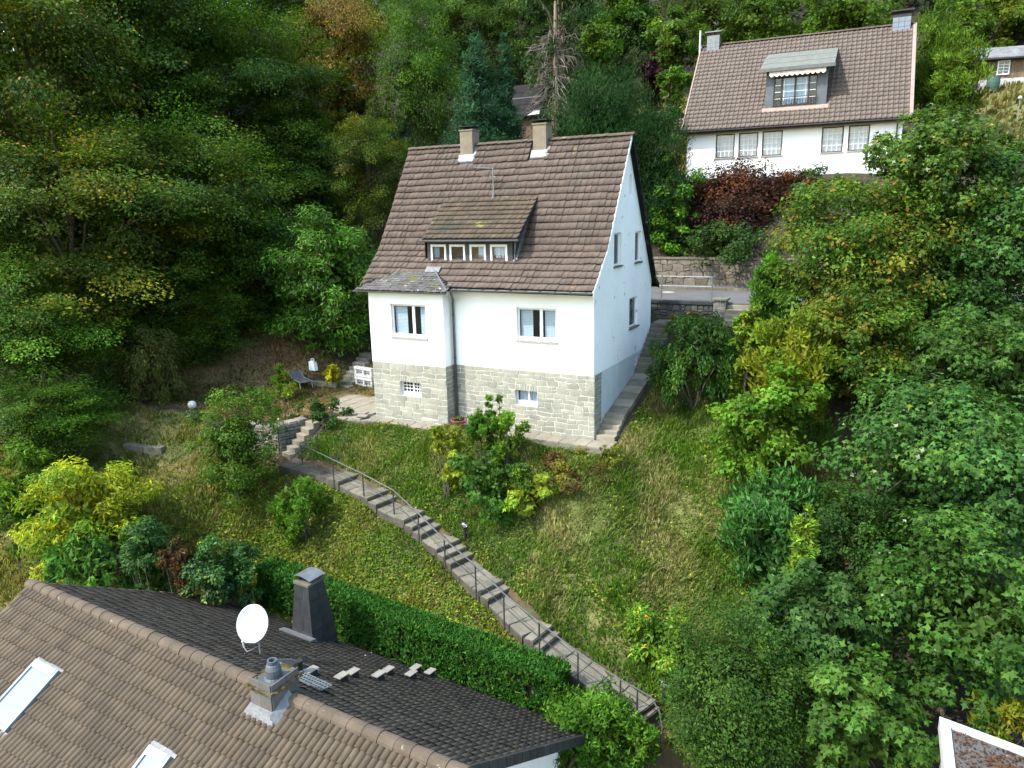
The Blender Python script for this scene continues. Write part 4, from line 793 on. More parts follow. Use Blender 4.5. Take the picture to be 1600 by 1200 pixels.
uroof = b.build('roof', MT['underlay'], uh); SLU = math.hypot(UHD, URI); nr, nc = 22, 46; tl, tw = SLU / nr, UL / nc; ey = unit(UN + US * np.array([0, 0, 1])); ez = np.cross(UE, ey); pl = []
for k in range(nr):
    for c in range(nc):
        v = UHD * k / nr; u = c * tw
        if 4.5 < u and u + tw < 7.4 and 1.1 < v < 3.7: continue
        if 10.43 < u + tw / 2 < 11.37 and v > 4.75: continue
        pl.append((URF(u, v), UE, ey, ez))
tiled(uroof, 'ftile', pl, tw, tl, P_S, 300, camkey, restname='upper_tiles', seed=31, th=.025, lift=.03)
pl = [(UP(u + tw, 2 * UHD - UHD * k / nr, UO[2] + URI * k / nr), -UE, unit(-UN + US * np.array([0, 0, 1])), np.cross(-UE, unit(-UN + US * np.array([0, 0, 1])))) for k in range(nr) for u in (np.arange(nc) * tw)]
tiled(uroof, 'ftile', pl, tw, tl, P_S, 0, camkey, restname='back_slope_tiles', seed=32)
u = 0.0; mb = MB(); n = 6
for e_ in (0, 1):
    for j in range(n): t = math.pi * j / (n - 1); mb.v.append((0 if e_ == 0 else .34, .12 * math.cos(t), .09 * math.sin(t) - .02 + .01 * e_))
for j in range(n - 1): mb.f.append([j, j + 1, n + j + 1, n + j])
rme = mb.mesh('ridge_tile', MT['ftile_r'] if 'ftile_r' in MT else MT['ridge'])
MT['pinkverge'] = mat('pinkish_verge_board', (0.27, 0.20, 0.175), (0.21, 0.155, 0.135), 4, 0.7)
while u < UL - .2:
    R_ = np.stack([UE, UN, np.array([0, 0, 1.0])], 1); p = UP(u, UHD, UO[2] + URI + .03); link('ridge_tile', rme, uroof, Matrix([[*R_[0], p[0]], [*R_[1], p[1]], [*R_[2], p[2]], [0, 0, 0, 1]])); u += .33
for u0, u1 in ((-.06, .015), (UL - .015, UL + .16)):
    b = MB(); b.hexa([URF(u0, 0, -.2), URF(u1, 0, -.2), URF(u1, UHD, -.2), URF(u0, UHD, -.2), URF(u0, 0, .07), URF(u1, 0, .07), URF(u1, UHD, .07), URF(u0, UHD, .07)]); b.build('verge_board', MT['pinkverge'], uroof)
b = MB(); gutter(b, UP(-.1, -.08, 12.33), UP(UL + .1, -.08, 12.33)); b.build('gutter', MT['pipe'], uh)
b = MB(); b.tube([UP(11.0, -.05, 12.28), UP(11.0, .36, 11.9), UP(11.0, .38, 9.4)], .045, 8); b.build('downpipe', MT['pipe'], uh)
b = MB(); b.obox((UP(.1, .0, 12.27) + UP(11.4, .45, 12.27)) / 2, UE * 5.65, UN * .22, np.array([0, 0, .015])); b.build('soffit', MT['brown_frame'], uh)
# dormer with awning
MT['greyslate'] = mat('blue_grey_slate_cladding', (0.10, 0.115, 0.13), (0.075, 0.085, 0.10), 5, .6, .004, 30)
UD = (tuple(UP(0, .95, 0)), tuple(UE), Z, tuple(-UN)); dw_ = (4.78, 7.0, 13.42, 14.95)
ud = panel('dormer', MT['greyslate'], uh, *UD, [(4.36, 13.0), (7.5, 13.0), (7.5, 15.35), (4.36, 15.35)], [dw_], .1)
window(ud, UD, *dw_, depth=.08, fw=.07, m='brown_frame', splits=(.19, .5, .81), bars=(1, 4), glass='glass_sky', name='dormer_window', blinds=[(.2, .8, .02, .98, 'curtain')])
b = MB()
for uu in (5.32, 6.43):
    obx(b, *UD, uu - .013, uu + .013, 13.5, 14.88, -.055, -.04)
b.build('glazing_bar', MT['frame'], ud)
for u_, fl in ((4.36, True), (7.5, False)): b = MB(); b.poly([UP(u_, .95, 13.0), UP(u_, 4.0, UO[2] + 4.0 * US - .05), UP(u_, 4.0, 16.6), UP(u_, .95, 15.4)], fl); b.build('dormer_cheek', MT['slate'], ud)
MT['greyfelt'] = mat('grey_green_felt', (0.135, 0.145, 0.125), (0.10, 0.105, 0.09), 2.5, 0.85, 0.004, 30, c3=[((0.16, 0.12, 0.07), 1.2, 0.62, 0.1)])
b = MB(); q = lambda u, v, d: UP(u, v, 15.36 + (v - .55) * .38 + d)
b.hexa([q(4.03, .55, -.1), q(7.8, .55, -.1), q(7.8, 4.15, -.1), q(4.03, 4.15, -.1), q(4.03, .55, 0), q(7.8, .55, 0), q(7.8, 4.15, 0), q(4.03, 4.15, 0)]); b.build('dormer_roof', MT['greyfelt'], ud)
for k in (1, 2): b = MB(); b.obox((q(4.03, .55 + k * 1.2, .005) + q(7.8, .55 + k * 1.2, .005)) / 2, UE * 1.88, UN * .02, np.array([0, 0, .01])); b.build('felt_seam', MT['greyfelt'], ud)
b = MB(); b.obox((q(4.0, .53, -.06) + q(7.83, .53, -.06)) / 2, UE * 1.93, UN * .02, np.array([0, 0, .09])); b.build('eave_board', MT['pipe'], ud)
MT['awning'] = mat('cream_striped_awning', (0.72, 0.66, 0.58), (0.55, 0.40, 0.34), 6, 0.8)
b = MB(); n = 66
def av(i): u = 4.55 + 2.85 * i / n; return u, .10 * abs(math.sin(i * math.pi / 6)) + .02
for i in range(n):
    (ua, za), (ub, zc) = av(i), av(i + 1)
    for s in (0, .012): b.poly([UP(ua, .58 + s, 15.1 - za - .06), UP(ub, .58 + s, 15.1 - zc - .06), UP(ub, .62 + s, 15.24), UP(ua, .62 + s, 15.24)], s > 0)
b.build('awning', MT['awning'], ud)
b = MB(); y_ = UP(0, .82, 0)
for k in range(17): u = 4.8 + 2.2 * k / 16; b.tube([UP(u, .86, 13.42), UP(u, .86, 13.86)], .01, 5)
for k in range(8): u = 4.95 + 2.0 * k / 7; b.tube([UP(u + .1 * math.cos(t), .86, 13.63 + .1 * math.sin(t)) for t in np.linspace(0, 6.28, 9)], .008, 4)
b.tube([UP(4.75, .86, 13.88), UP(7.05, .86, 13.88)], .014, 5); b.tube([UP(4.75, .86, 13.44), UP(7.05, .86, 13.44)], .014, 5); b.build('flower_rail', MT['black'], ud)
b = MB(); b.obox((UP(4.3, .8, 13.26) + UP(7.56, .8, 13.26)) / 2, UE * 1.7, unit(UN + US * np.array([0, 0, 1])) * .14, np.array([0, -.0, .03])); b.build('flashing', MT['pinkverge'], ud)
# chimneys
for (a, d, zt, cap) in ((.36, 1.1, 18.25, 'zinc'), (10.45, 11.35, 18.2, 'slate')):
    b = MB(); b.obox(UP((a + d) / 2, UHD, 17.3), UE * (d - a) / 2, UN * .3, np.array([0, 0, zt - 17.3])); ch = b.build('chimney', MT['slate'] if cap == 'slate' else MT['zinc'], uh)
    for i in range(3):
        for j in range(3): um = a + (d - a) * (j + .5) / 3; b = MB(); b.obox(UP(um, UHD - .306, 17.45 + i * .25), UE * (d - a) * .158, UN * .008, np.array([0, 0, .118])); b.build('slate', MT['zincblue'] if cap == 'slate' else MT['zinc'], ch)
    b = MB(); b.obox(UP((a + d) / 2, UHD, zt + .2), UE * ((d - a) / 2 + .12), UN * .4, np.array([0, 0, .03]))
    for sx in (-1, 1): b.obox(UP((a + d) / 2, UHD, zt + .08), UE * .02 , UN * .25, np.array([0, 0, .1])); 
    b.build('rain_cap', MT['zinc'] if cap == 'zinc' else MT['slate'], ch)
    if cap == 'zinc':
        b = MB(); b.tube([UP(.74, UHD, zt + .22), UP(.74, UHD, zt + .85)], .012, 5); b.tube([UP(.5, UHD, zt + .6), UP(.98, UHD, zt + .6)], .012, 5); b.poly([UP(.78, UHD, zt + .7), UP(.98, UHD, zt + .62), UP(.95, UHD, zt + .82)]); b.build('weather_vane', MT['black'], ch)
b = MB(); b.tube([UP(-.05, UHD - .3, 17.2), UP(-.05, UHD - .3, 18.6)], .06, 8); b.build('vent_pipe', MT['white_paint'], uh)
# balcony slats at the left gable
for k in range(6): b = MB(); b.obox(UP(-.55, 1.6, 12.35 + k * .17), UE * .45, UN * .02, np.array([0, 0, .05])); b.build('balcony_slat', MT['pinkverge'], uh)

# ------------------------------------------------------------------ house half hidden in the wood on the left
wo = np.array([-33.5, 20.5, 0]); wo[2] = h1(wo[0], wo[1]) - .5; zb2 = wo[2]
wh = thing('woodland_house', tuple(wo), 'pale house with blue grey roof half hidden among the trees at upper left', 'house')
WF = ((0, wo[1] - 3.5, 0), X, Z, (0, -1, 0)); hol = [(-37.2, -36.0, 12.6, 14.0), (-34.6, -33.4, 12.6, 14.0), (-32.0, -30.8, 12.6, 14.0)]
panel('wall', MT['render_white'], wh, *WF, [(-38.5, zb2 - 2), (-29.0, zb2 - 2), (-29.0, 15.6), (-38.5, 15.6)], hol, .12)
for q in hol: window(wh, WF, *q, depth=.1, fw=.07, splits=(.5,), blinds=[(.05, .95, .05, .95, 'curtain')])
b = MB()
for x_, fl in ((-38.5, True), (-29.0, False)): b.poly([(x_, wo[1] - 3.5, zb2 - 2), (x_, wo[1] + 3.5, zb2 - 2), (x_, wo[1] + 3.5, 15.6), (x_, wo[1], 19.0), (x_, wo[1] - 3.5, 15.6)], fl)
b.poly([(-29.0, wo[1] + 3.5, zb2 - 2), (-38.5, wo[1] + 3.5, zb2 - 2), (-38.5, wo[1] + 3.5, 15.6), (-29.0, wo[1] + 3.5, 15.6)]); b.build('wall', MT['render_white'], wh)
b = MB(); MT['blueslate'] = mat('blue_grey_slate', (0.11, 0.13, 0.17), (0.08, 0.095, 0.125), 3, .6, .004, 30)
for s_ in (-1, 1): b.hexa([(-39.0, wo[1] + s_ * 4, 15.1), (-28.5, wo[1] + s_ * 4, 15.1), (-28.5, wo[1], 19.0), (-39.0, wo[1], 19.0), (-39.0, wo[1] + s_ * 4, 15.25), (-28.5, wo[1] + s_ * 4, 15.25), (-28.5, wo[1], 19.15), (-39.0, wo[1], 19.15)])
b.build('roof', MT['blueslate'], wh)

# ------------------------------------------------------------------ walls along the road
rw = thing('retaining_wall', (0, 14.85, 4.1), 'long brown stone retaining wall on the far side of the road', 'wall')
b = MB(); b.box(-24, 22, 14.62, 15.1, 3.7, 5.5); core = b.build('wall_core', MT['mortar_d'] if 'mortar_d' in MT else MT['concrete'], rw)
masonry(core, ((0, 14.62, 0), X, Z, (0, -1, 0)), -4.5, 7.2, 4.12, 5.48, 'wallstone', hcourse=(.24, .42), wst=(.32, .75), jit=.05, seed=41, joint=.03, proud=.045)
for i in range(16): x = -5 + i * .95; b = MB(); b.box(x + .008, x + .942, 14.55, 15.15, 5.5, 5.6); b.build('coping_stone', MT['wallstone'], core)
pw = thing('parapet_wall', (0, 8.45, 3.2), 'low dark stone parapet wall below the road behind the house', 'wall')
b = MB(); b.box(-14, 2.42, 8.32, 8.64, 2.4, 3.98); core = b.build('wall_core', MT['underlay'], pw)
masonry(core, ((0, 8.32, 0), X, Z, (0, -1, 0)), -.5, 2.42, 3.0, 3.96, 'darkstone', hcourse=(.15, .28), wst=(.22, .5), jit=.03, seed=42, joint=.02, proud=.035)
for i in range(17): x = -14 + i * .966; b = MB(); b.box(x + .006, x + .96, 8.24, 8.72, 3.98, 4.09); b.build('coping_stone', MT['slate'], core)
pr_ = thing('gate_pier', (2.68, 8.45, 3.2), 'square stone gate pier with flat cap at the road steps', 'pier')
b = MB(); b.box(2.45, 2.95, 8.22, 8.7, 2.8, 4.2); core = b.build('pier_core', MT['mortar'], pr_)
masonry(core, ((0, 8.22, 0), X, Z, (0, -1, 0)), 2.45, 2.95, 3.1, 4.2, 'drystone', hcourse=(.2, .3), wst=(.2, .35), seed=43, proud=.03); masonry(core, ((2.95, 0, 0), Y, Z, X), 8.22, 8.7, 3.1, 4.2, 'drystone', hcourse=(.2, .3), wst=(.2, .35), seed=44, proud=.03)
b = MB(); b.box(2.36, 3.04, 8.12, 8.8, 4.2, 4.28); b.build('cap_stone', MT['drystone'], pr_, bevel=.01)
st = thing('road_steps', (3.6, 8.3, 3.3), 'short flight of pale stone steps down from the road beside the gate pier', 'steps')
for i in range(4): b = MB(); b.box(3.0, 4.5, 8.75 - .35 * (i + 1), 8.75 - .35 * i + .04, 3.2, 3.98 - .17 * i); b.build('step', MT['concrete_pale'], st, bevel=.01)
rl = thing('road_railing', (1.2, 8.5, 4.1), 'galvanised tube railing on the parapet wall beside the road', 'railing')
for x in (-6.7, -4.45, -2.2, .05, 2.28): b = MB(); b.tube([(x, 8.5, 4.05), (x, 8.5, 5.2)], .035, 8); b.build('post', MT['galv'], rl)
for z in (5.17, 4.75): b = MB(); b.tube([(-9, 8.5, z), (2.28, 8.5, z)], .016, 8); b.build('rail', MT['galv'], rl)

# ------------------------------------------------------------------ dark hut between the conifers
hb = np.array([-13.3, 21.6, 12.4]); hut = thing('garden_hut', tuple(hb), 'dark hut with torn black felt roof half hidden by conifers behind the house', 'hut')
b = MB(); b.box(-13.9, -11.9, 21.2, 23.4, 11.8, 14.3); b.poly([(-11.9, 21.2, 14.3), (-11.9, 23.4, 14.3), (-11.9, 23.4, 15.9)]); b.build('wall', MT['underlay'], hut)
for i in range(10): x = -13.9 + i * .2; b = MB(); b.box(x + .006, x + .194, 21.16, 21.197, 12.0, 14.25); b.build('plank', MT['wood'], hut)
b = MB(); b.hexa([(-14.3, 20.8, 14.05), (-11.5, 20.8, 14.05), (-11.5, 22.5, 16.2), (-14.3, 22.5, 16.2), (-14.3, 20.8, 14.13), (-11.5, 20.8, 14.13), (-11.5, 22.5, 16.28), (-14.3, 22.5, 16.28)]); b.hexa([(-14.3, 24, 14.3), (-14.3, 22.5, 16.2), (-11.5, 22.5, 16.2), (-11.5, 24, 14.3), (-14.3, 24, 14.38), (-14.3, 22.5, 16.279), (-11.5, 22.5, 16.279), (-11.5, 24, 14.38)]); hr = b.build('roof', MT['felt'], hut)
for k in range(4): f = (k + .8) / 5; y, z = 20.8 + 1.7 * f, 14.13 + 2.15 * f; b = MB(); b.obox((-12.9, y, z + .01), (1.4, 0, 0), (0, .03, .037), (0, -.01, .008)); b.build('felt_strip', MT['felt'] if k != 2 else MT['slate'], hr)
b = MB(); b.poly([(-12.4, 20.76, 14.12), (-11.55, 20.76, 14.15), (-11.6, 20.95, 14.42), (-12.0, 20.9, 14.4), (-12.15, 20.85, 14.25)]); b.build('torn_felt', MT['white_paint'], hr)

# ------------------------------------------------------------------ wooden shed at the upper right
so = np.array([13.3, 34.6, 15.0]); sx_ = unit((2.75, .55, 0)); sy_ = np.array([-sx_[1], sx_[0], 0]); sh = thing('wooden_shed', tuple(so), 'weathered plank shed with grey roof and white base wall, far upper right', 'shed')
def SP(u, v, z): return so + sx_ * u + sy_ * v + np.array([0, 0, z])
b = MB(); b.hexa([SP(-.1, 0, -1), SP(6, 0, -1), SP(6, 3, -1), SP(-.1, 3, -1), SP(-.1, 0, .72), SP(6, 0, .72), SP(6, 3, .72), SP(-.1, 3, .72)]); b.build('base_wall', MT['white_paint'], sh)
b = MB(); b.hexa([SP(0, .1, .72), SP(5.9, .1, .72), SP(5.9, 2.9, .72), SP(0, 2.9, .72), SP(0, .1, 1.95), SP(5.9, .1, 1.95), SP(5.9, 2.9, 1.95), SP(0, 2.9, 1.95)]); b.build('wall', MT['wood'], sh)
for i in range(32): 
    u = i * .184
    if .95 < u < 1.6: continue
    b = MB(); b.obox(SP(u + .09, .085, 1.32), sx_ * .086, sy_ * .013, np.array([0, 0, .6])); b.build('plank', MT['wood'], sh)
SF = (tuple(SP(0, .07, 0)), tuple(sx_), Z, tuple(-sy_)); window(sh, SF, 1.02, 1.72, .95, 1.8, depth=.0, fw=.06, bars=(2, 4), back=.05)
b = MB(); b.hexa([SP(-.3, -.35, 1.85), SP(6.2, -.35, 1.85), SP(6.2, 1.5, 2.75), SP(-.3, 1.5, 2.75), SP(-.3, -.35, 1.93), SP(6.2, -.35, 1.93), SP(6.2, 1.5, 2.83), SP(-.3, 1.5, 2.83)]); b.hexa([SP(-.3, 3.3, 1.85), SP(-.3, 1.5, 2.75), SP(6.2, 1.5, 2.75), SP(6.2, 3.3, 1.85), SP(-.3, 3.3, 1.93), SP(-.3, 1.5, 2.829), SP(6.2, 1.5, 2.829), SP(6.2, 3.3, 1.93)]); sr = b.build('roof', MT['slate'], sh)
MT['fibre'] = mat('pale_fibre_tile', (0.17, 0.175, 0.18), (0.11, 0.115, 0.12), 3, 0.9, 0.006, 20, objrand=.2)
for k in range(6):
    for j in range(12):
        u = -.3 + j * .54; f = k / 6; p = SP(u + .27, -.35 + 1.85 * (f + .083), 1.935 + .9 * (f + .083)); b = MB(); b.obox(p + np.array([0, 0, .015]), sx_ * .262, unit(sy_ * 1.85 + np.array([0, 0, .9])) * .17, np.array([0, 0, .012])); b.build('roof_tile', MT['fibre'], sr)
MT['greenplastic'] = mat('green_plastic', (0.05, 0.10, 0.08), (0.04, 0.08, 0.065), 4, 0.5)
bp_ = SP(.72, -.55, 0); bp_[2] = h1(bp_[0], bp_[1]); wbt = thing('water_butt', tuple(bp_), 'green plastic water butt standing before the wooden shed', 'barrel'); b = MB(); b.lathe(tuple(bp_), [(.28, 0), (.36, .3), (.38, .55), (.36, .85), (.34, .9)], 18); b.build('barrel', MT['greenplastic'], wbt, smooth=False); b = MB(); b.lathe(tuple(bp_ + np.array([0, 0, .9])), [(.36, 0), (.36, .05), (.1, .08)], 18); b.build('lid', MT['greenplastic'], wbt)
bp_ = SP(-.45, -.3, 0); bp_[2] = h1(bp_[0], bp_[1]); cbn = thing('compost_bin', tuple(bp_), 'black plastic compost bin left of the wooden shed', 'bin'); b = MB(); b.lathe(tuple(bp_), [(.42, 0), (.36, .6), (.33, .95)], 8); b.build('body', MT['black'], cbn); b = MB(); b.lathe(tuple(bp_ + np.array([0, 0, .95])), [(.36, 0), (.3, .08), (.05, .12)], 8); b.build('lid', MT['black'], cbn)
lw_ = thing('garden_wall', (16, 29, 11.3), 'pale low stone wall on the grassy slope at the right edge', 'wall'); b = MB(); b.obox((16.7, 29.0, 11.2), (1.9, .45, 0), (-.04, .16, 0), (0, 0, .34)); core = b.build('wall_core', MT['mortar'], lw_)
for i in range(7):
    for k in range(2): b = MB(); u = -1.85 + i * .53 + k * .2; b.obox(np.array((16.7, 29.0, 11.02 + k * .36)) + np.array((1.9, .45, 0)) * (u + .25) / 1.95 + np.array((.04, -.17, 0)), np.array((.235, .056, 0)), (-.006, .025, 0), (0, 0, .155)); b.build('stone', MT['concrete_pale'], core)
gp = np.array([15.0, 28.5, h1(15.0, 28.5)]); gl = thing('slope_lamp', tuple(gp), 'thin pole lamp with white head on the grassy slope at the right edge', 'lamp'); b = MB(); b.tube([gp, gp + np.array([0, 0, 1.3])], .025, 6); b.build('pole', MT['galv'], gl); b = MB(); b.lathe(tuple(gp + np.array([0, 0, 1.3])), [(.04, 0), (.11, .08), (.11, .16), (.04, .22)], 10); b.build('lamp_head', MT['white_paint'], gl)
# ------------------------------------------------------------------ garden path with slabs and steps
def slab(parent, c, ax, ay, hx, hy, z, m, th=.07, name='slab', tilt=0.0):
    b = MB(); ax, ay = unit(ax), unit(ay); s = np.array([0, 0, tilt]); r = lambda: random.uniform(-.008, .008)
    pts = [(-1, -1), (1, -1), (1, 1), (-1, 1)]; bot, top = [], []
    for i, j in pts:
        q = np.array(c, float)[:2]; p = np.array([q[0], q[1], z]) + ax * hx * i + ay * hy * j + np.array([r(), r(), tilt * j * hy + r() * .6]); top.append(tuple(p)); bot.append((p[0], p[1], p[2] - th))
    b.hexa(bot + top); return b.build(name, MT[m], parent, bevel=.008)
gpth = thing('garden_path', tuple(PATHW[7]), 'stepped slab path winding down the grassy bank', kind='structure')
PW = .47
for i in range(len(PATHW) - 1):
    A_, B_ = PATHW[i], PATHW[i + 1]; d = B_ - A_; hl = np.linalg.norm(d[:2]); d2 = np.array([d[0], d[1], 0]) / hl; sd_ = np.array([d2[1], -d2[0], 0])
    n = {1: 1, 3: 2, 5: 3, 7: 3, 9: 2, 11: 2, 13: 2}.get(i)
    if n is None:
        b = MB(); zz = np.array([0, 0, 1.0]); lo = -.45; b.hexa([A_ - sd_ * -PW * 1.02 + zz * lo, A_ - sd_ * PW * 1.02 + zz * lo, B_ - sd_ * PW * 1.02 + zz * lo, B_ + sd_ * PW * 1.02 + zz * lo, A_ + sd_ * PW * 1.02 - zz * .05, A_ - sd_ * PW * 1.02 - zz * .05, B_ - sd_ * PW * 1.02 - zz * .05, B_ + sd_ * PW * 1.02 - zz * .05])
        b.build('path_bed', MT['concrete_dark'], gpth)
        k = max(1, int(round(hl / .62))); L_ = hl / k; tl_ = d[2] / hl
        for j in range(k):
            c = A_ + d * (j + .5) / k
            for s in (-1, 1):
                wq = .245 if s > 0 else .22; slab(gpth, c + sd_ * s * PW * .5, sd_, d2, wq - .012, L_ / 2 - .012, c[2], 'concrete' if i > 0 else 'concrete_dark', tilt=tl_)
    else:
        for j in range(n):
            f0, f1 = j / n, (j + 1) / n; c = A_ + d * ((f0 + f1) / 2 if n > 1 else .5); zt = A_[2] + (B_[2] - A_[2]) * (f0 + .5 / n * 0)
            b = MB(); hx = sd_ * (PW + .05); hy = d2 * (hl / n / 2 + .04); t = np.array([c[0], c[1], zt - .15]); b.obox(t, hx, hy, (0, 0, .15)); b.build('step', MT['concrete_dark'], gpth, bevel=.01)  # riser block, the shade on the riser is put into its dark colour
            slab(gpth, c, sd_, d2, PW + .03, hl / n / 2 + .015, zt + .03, 'concrete', th=.028, name='tread')
# hand rail
posts_px = [(473, 728), (522, 754), (569, 778), (616, 804), (655, 842), (696, 885), (744, 926), (788, 972), (843, 1019), (903, 1067), (969, 1111), (995, 1126)]
pxs = [p[0] for p in PATHN]; pzs = [p[2] for p in PATHN]
PP = [atz(x, y, float(np.interp(x - 8, pxs, pzs)) - .06) for x, y in posts_px]
hrail = thing('hand_rail', tuple(PP[5]), 'thin steel hand rail running down beside the garden path', 'railing')
for p in PP: b = MB(); b.obox(p + np.array([0, 0, .35]), (.018, 0, 0), (0, .018, 0), (0, 0, .58)); b.build('post', MT['post'], hrail)
for hgt, m in ((.92, 'rail'), (.48, 'post')):
    pts = [p + np.array([0, 0, hgt]) for p in PP]
    if hgt > .9: e0 = pts[-1]; pts += [e0 + np.array([.35, .0, -.12]), e0 + np.array([.6, -.12, -.35]), e0 + np.array([.72, -.25, -.7]), e0 + np.array([.74, -.35, -1.25])]
    b = MB(); b.tube(pts, .02 if hgt > .9 else .011, 7); b.build('rail', MT[m], hrail)
# garden lamps
def garden_lamp(px, py, z, label, h):
    p = atz(px, py, z); p[2] = min(p[2], h1(p[0], p[1]) + .02); t = thing('garden_lamp', tuple(p), label, 'lamp', 'garden lamps beside the path'); zz = np.array([0, 0, 1.0])
    b = MB(); b.lathe(tuple(p - zz * .1), [(.055, 0), (.055, h + .1), (.075, h + .1), (.075, h + .14)], 12); b.build('post', MT['black'], t)
    b = MB(); b.lathe(tuple(p + zz * (h + .04)), [(.05, 0), (.105, .05), (.125, .11), (.115, .17), (.08, .21), (.02, .225)], 16); b.build('globe', MT['lampglass'], t, smooth=True)
    b = MB(); b.lathe(tuple(p + zz * (h + .06)), [(.03, 0), (.03, .1), (.01, .12)], 8); b.build('bulb', MT['white_paint'], t)
MT['lampglass'] = glass_mat('clear_lamp_globe', (1.0, 1.0, 1.0), .3)
garden_lamp(727, 853, -2.8, 'globe garden lamp beside the upper path steps', .62); garden_lamp(1037, 1098, -4.75, 'globe garden lamp at the lower end of the path', .5)
# paved apron round the house, patio and side steps
pat = thing('patio', (-11, .3, 0), 'pale paved patio left of the stone bay and apron along the house', kind='structure')
PPOLY = np.array([(-13.2, 1.2), (-12.9, 2.0), (-9.5, 2.05), (-9.42, -1.28), (-10.3, -1.45), (-12.2, -.1)])
for i in range(7):
    for j in range(7):
        x, y = -13.1 + i * .62, -1.2 + j * .55 + (i % 2) * .2
        if inpoly(PPOLY, np.array([x]), np.array([y]))[0]: slab(pat, (x, y), X, Y, .30, .265, .02 + random.uniform(-.006, .006), 'concrete_pale')
b = MB(); b.v = [(p[0], p[1], -.035) for p in PPOLY]; n_ = len(PPOLY); b.v += [(p[0], p[1], -.6) for p in PPOLY]; b.f = [list(range(n_))] + [[i, (i + 1) % n_, n_ + (i + 1) % n_, n_ + i] for i in range(n_)]; b.build('patio_bed', MT['drystone'], pat)
for i in range(7): slab(pat, (-9.25 + i * .55, -.95), X, Y, .268, .29, -.01 - .004 * (i % 3), 'concrete_pale')
for i in range(12): slab(pat, (-5.55 + i * .53, -.44), X, Y, .258, .36, 0.0 - .004 * (i % 2), 'concrete_pale')
b = MB(); b.box(-9.5, .8, -1.28, .3, -.5, -.06); b.build('patio_bed', MT['concrete'], pat)
for k, (x, y, a) in enumerate(((-9.75, -1.0, .3), (-9.95, -.72, .1))): slab(pat, (x, y), (math.cos(a), math.sin(a), 0), (-math.sin(a), math.cos(a), 0), .22, .16, .11 + .05 * k, 'concrete_pale', th=.05, name='loose_slab')
sp_ = thing('side_steps', (.4, 3, 1), 'concrete steps and ramp climbing along the gable wall', kind='structure')
for i in range(5): b = MB(); b.box(.04, .78, .08 + i * .26, .08 + i * .26 + .29, -.4, .135 * (i + 1)); b.build('step', MT['concrete_pale'], sp_, bevel=.012)
for i in range(6): y = 1.38 + .28 + i * .56; z = .68 + (y - 1.4) * .248; slab(sp_, (.41, y), X, Y, .36, .27, z, 'concrete_pale' if i % 2 else 'concrete', th=.3, tilt=.248)
for i in range(10): b = MB(); z = 1.52 + .172 * (i + 1); b.box(.04, .92, 4.72 + i * .25, 4.72 + i * .25 + .275, z - .9, z); b.build('step', MT['concrete'], sp_, bevel=.012)
b = MB(); b.box(.04, 2.4, 7.22, 8.3, 2.6, 3.26); b.build('landing', MT['concrete'], sp_, bevel=.01)
b = MB(); b.box(.95, 1.05, 4.9, 7.2, 1.0, 2.3); b.build('kerb', MT['darkstone'], sp_)
slab(pat, (.62, -.35), X, Y, .30, .36, .01, 'concrete_pale')
# dry stone terrace corner with its small steps
tw_ = thing('terrace_wall', (-12.7, -2.7, -1.3), 'dry stone wall corner holding the garden terrace beside small steps', 'wall')
ca, cb_, cc_ = np.array([-14.6, -2.95, 0]), np.array([-12.72, -2.8, 0]), np.array([-12.38, -1.35, 0]); nA = unit(np.cross(cb_ - ca, (0, 0, 1))); nB = unit(np.cross(cc_ - cb_, (0, 0, 1)))
b = MB(); q = [ca, cb_, cc_, cc_ + np.array([-.5, .1, 0]), cb_ + np.array([-.5, .55, 0]), ca + np.array([0, .5, 0])]; n = len(q); b.v = [(p[0], p[1], -1.9) for p in q] + [(p[0], p[1], -.32) for p in q]; b.f = [[i, (i + 1) % n, n + (i + 1) % n, n + i] for i in range(n)] + [[n + i for i in range(n)]]; core = b.build('wall_core', MT['underlay'], tw_)
masonry(core, (tuple(ca), tuple(unit(cb_ - ca)), Z, tuple(nA)), 0, float(np.linalg.norm(cb_ - ca)), -1.5, -.3, 'drystone', hcourse=(.1, .19), wst=(.22, .5), jit=.02, joint=.012, proud=.06, seed=51)
masonry(core, (tuple(cb_), tuple(unit(cc_ - cb_)), Z, tuple(nB)), 0, float(np.linalg.norm(cc_ - cb_)), -1.5, -.22, 'drystone', hcourse=(.1, .19), wst=(.22, .5), jit=.02, joint=.012, proud=.06, seed=52)
for i in range(5): p = ca + (cb_ - ca) * (i + .5) / 5; slab(tw_, p + np.array([0, .2, 0]), unit(cb_ - ca), nA, .18, .24, -.24 + random.uniform(-.02, .02), 'drystone', th=.09, name='cap_stone')
for i in range(3): p = cb_ + (cc_ - cb_) * (i + .6) / 3.2; slab(tw_, p + np.array([-.2, .05, 0]), unit(cc_ - cb_), nB, .2, .22, -.19 + random.uniform(-.02, .02), 'drystone', th=.09, name='cap_stone')
gs = thing('garden_steps', (-12.1, -2.2, -1.3), 'small flight of worn stone steps up to the garden terrace', 'steps')
for i in range(6): f = i / 5; c = np.array([-12.24 + .33 * f, -2.78 + 1.15 * f, 0]); z = -1.28 + 1.05 * f; b = MB(); b.obox((c[0], c[1], z - .3), unit((.96, -.27, 0)) * .31, unit((.27, .96, 0)) * .16, (0, 0, .3)); b.build('step', MT['concrete_pale'], gs, bevel=.015)
bs = thing('bank_steps', tuple(atz(545, 595, .2)), 'rough stone steps climbing the bank left of the house', 'steps')
for i in range(8): f = i / 7; c = atz(540 + 34 * f, 602 - 50 * f, .1 + 1.0 * f); b = MB(); b.obox((c[0], c[1], c[2] - .2), (.42, -.05, 0), (.03, .2, 0), (0, 0, .22)); b.build('step', MT['drystone'], bs, bevel=.02)
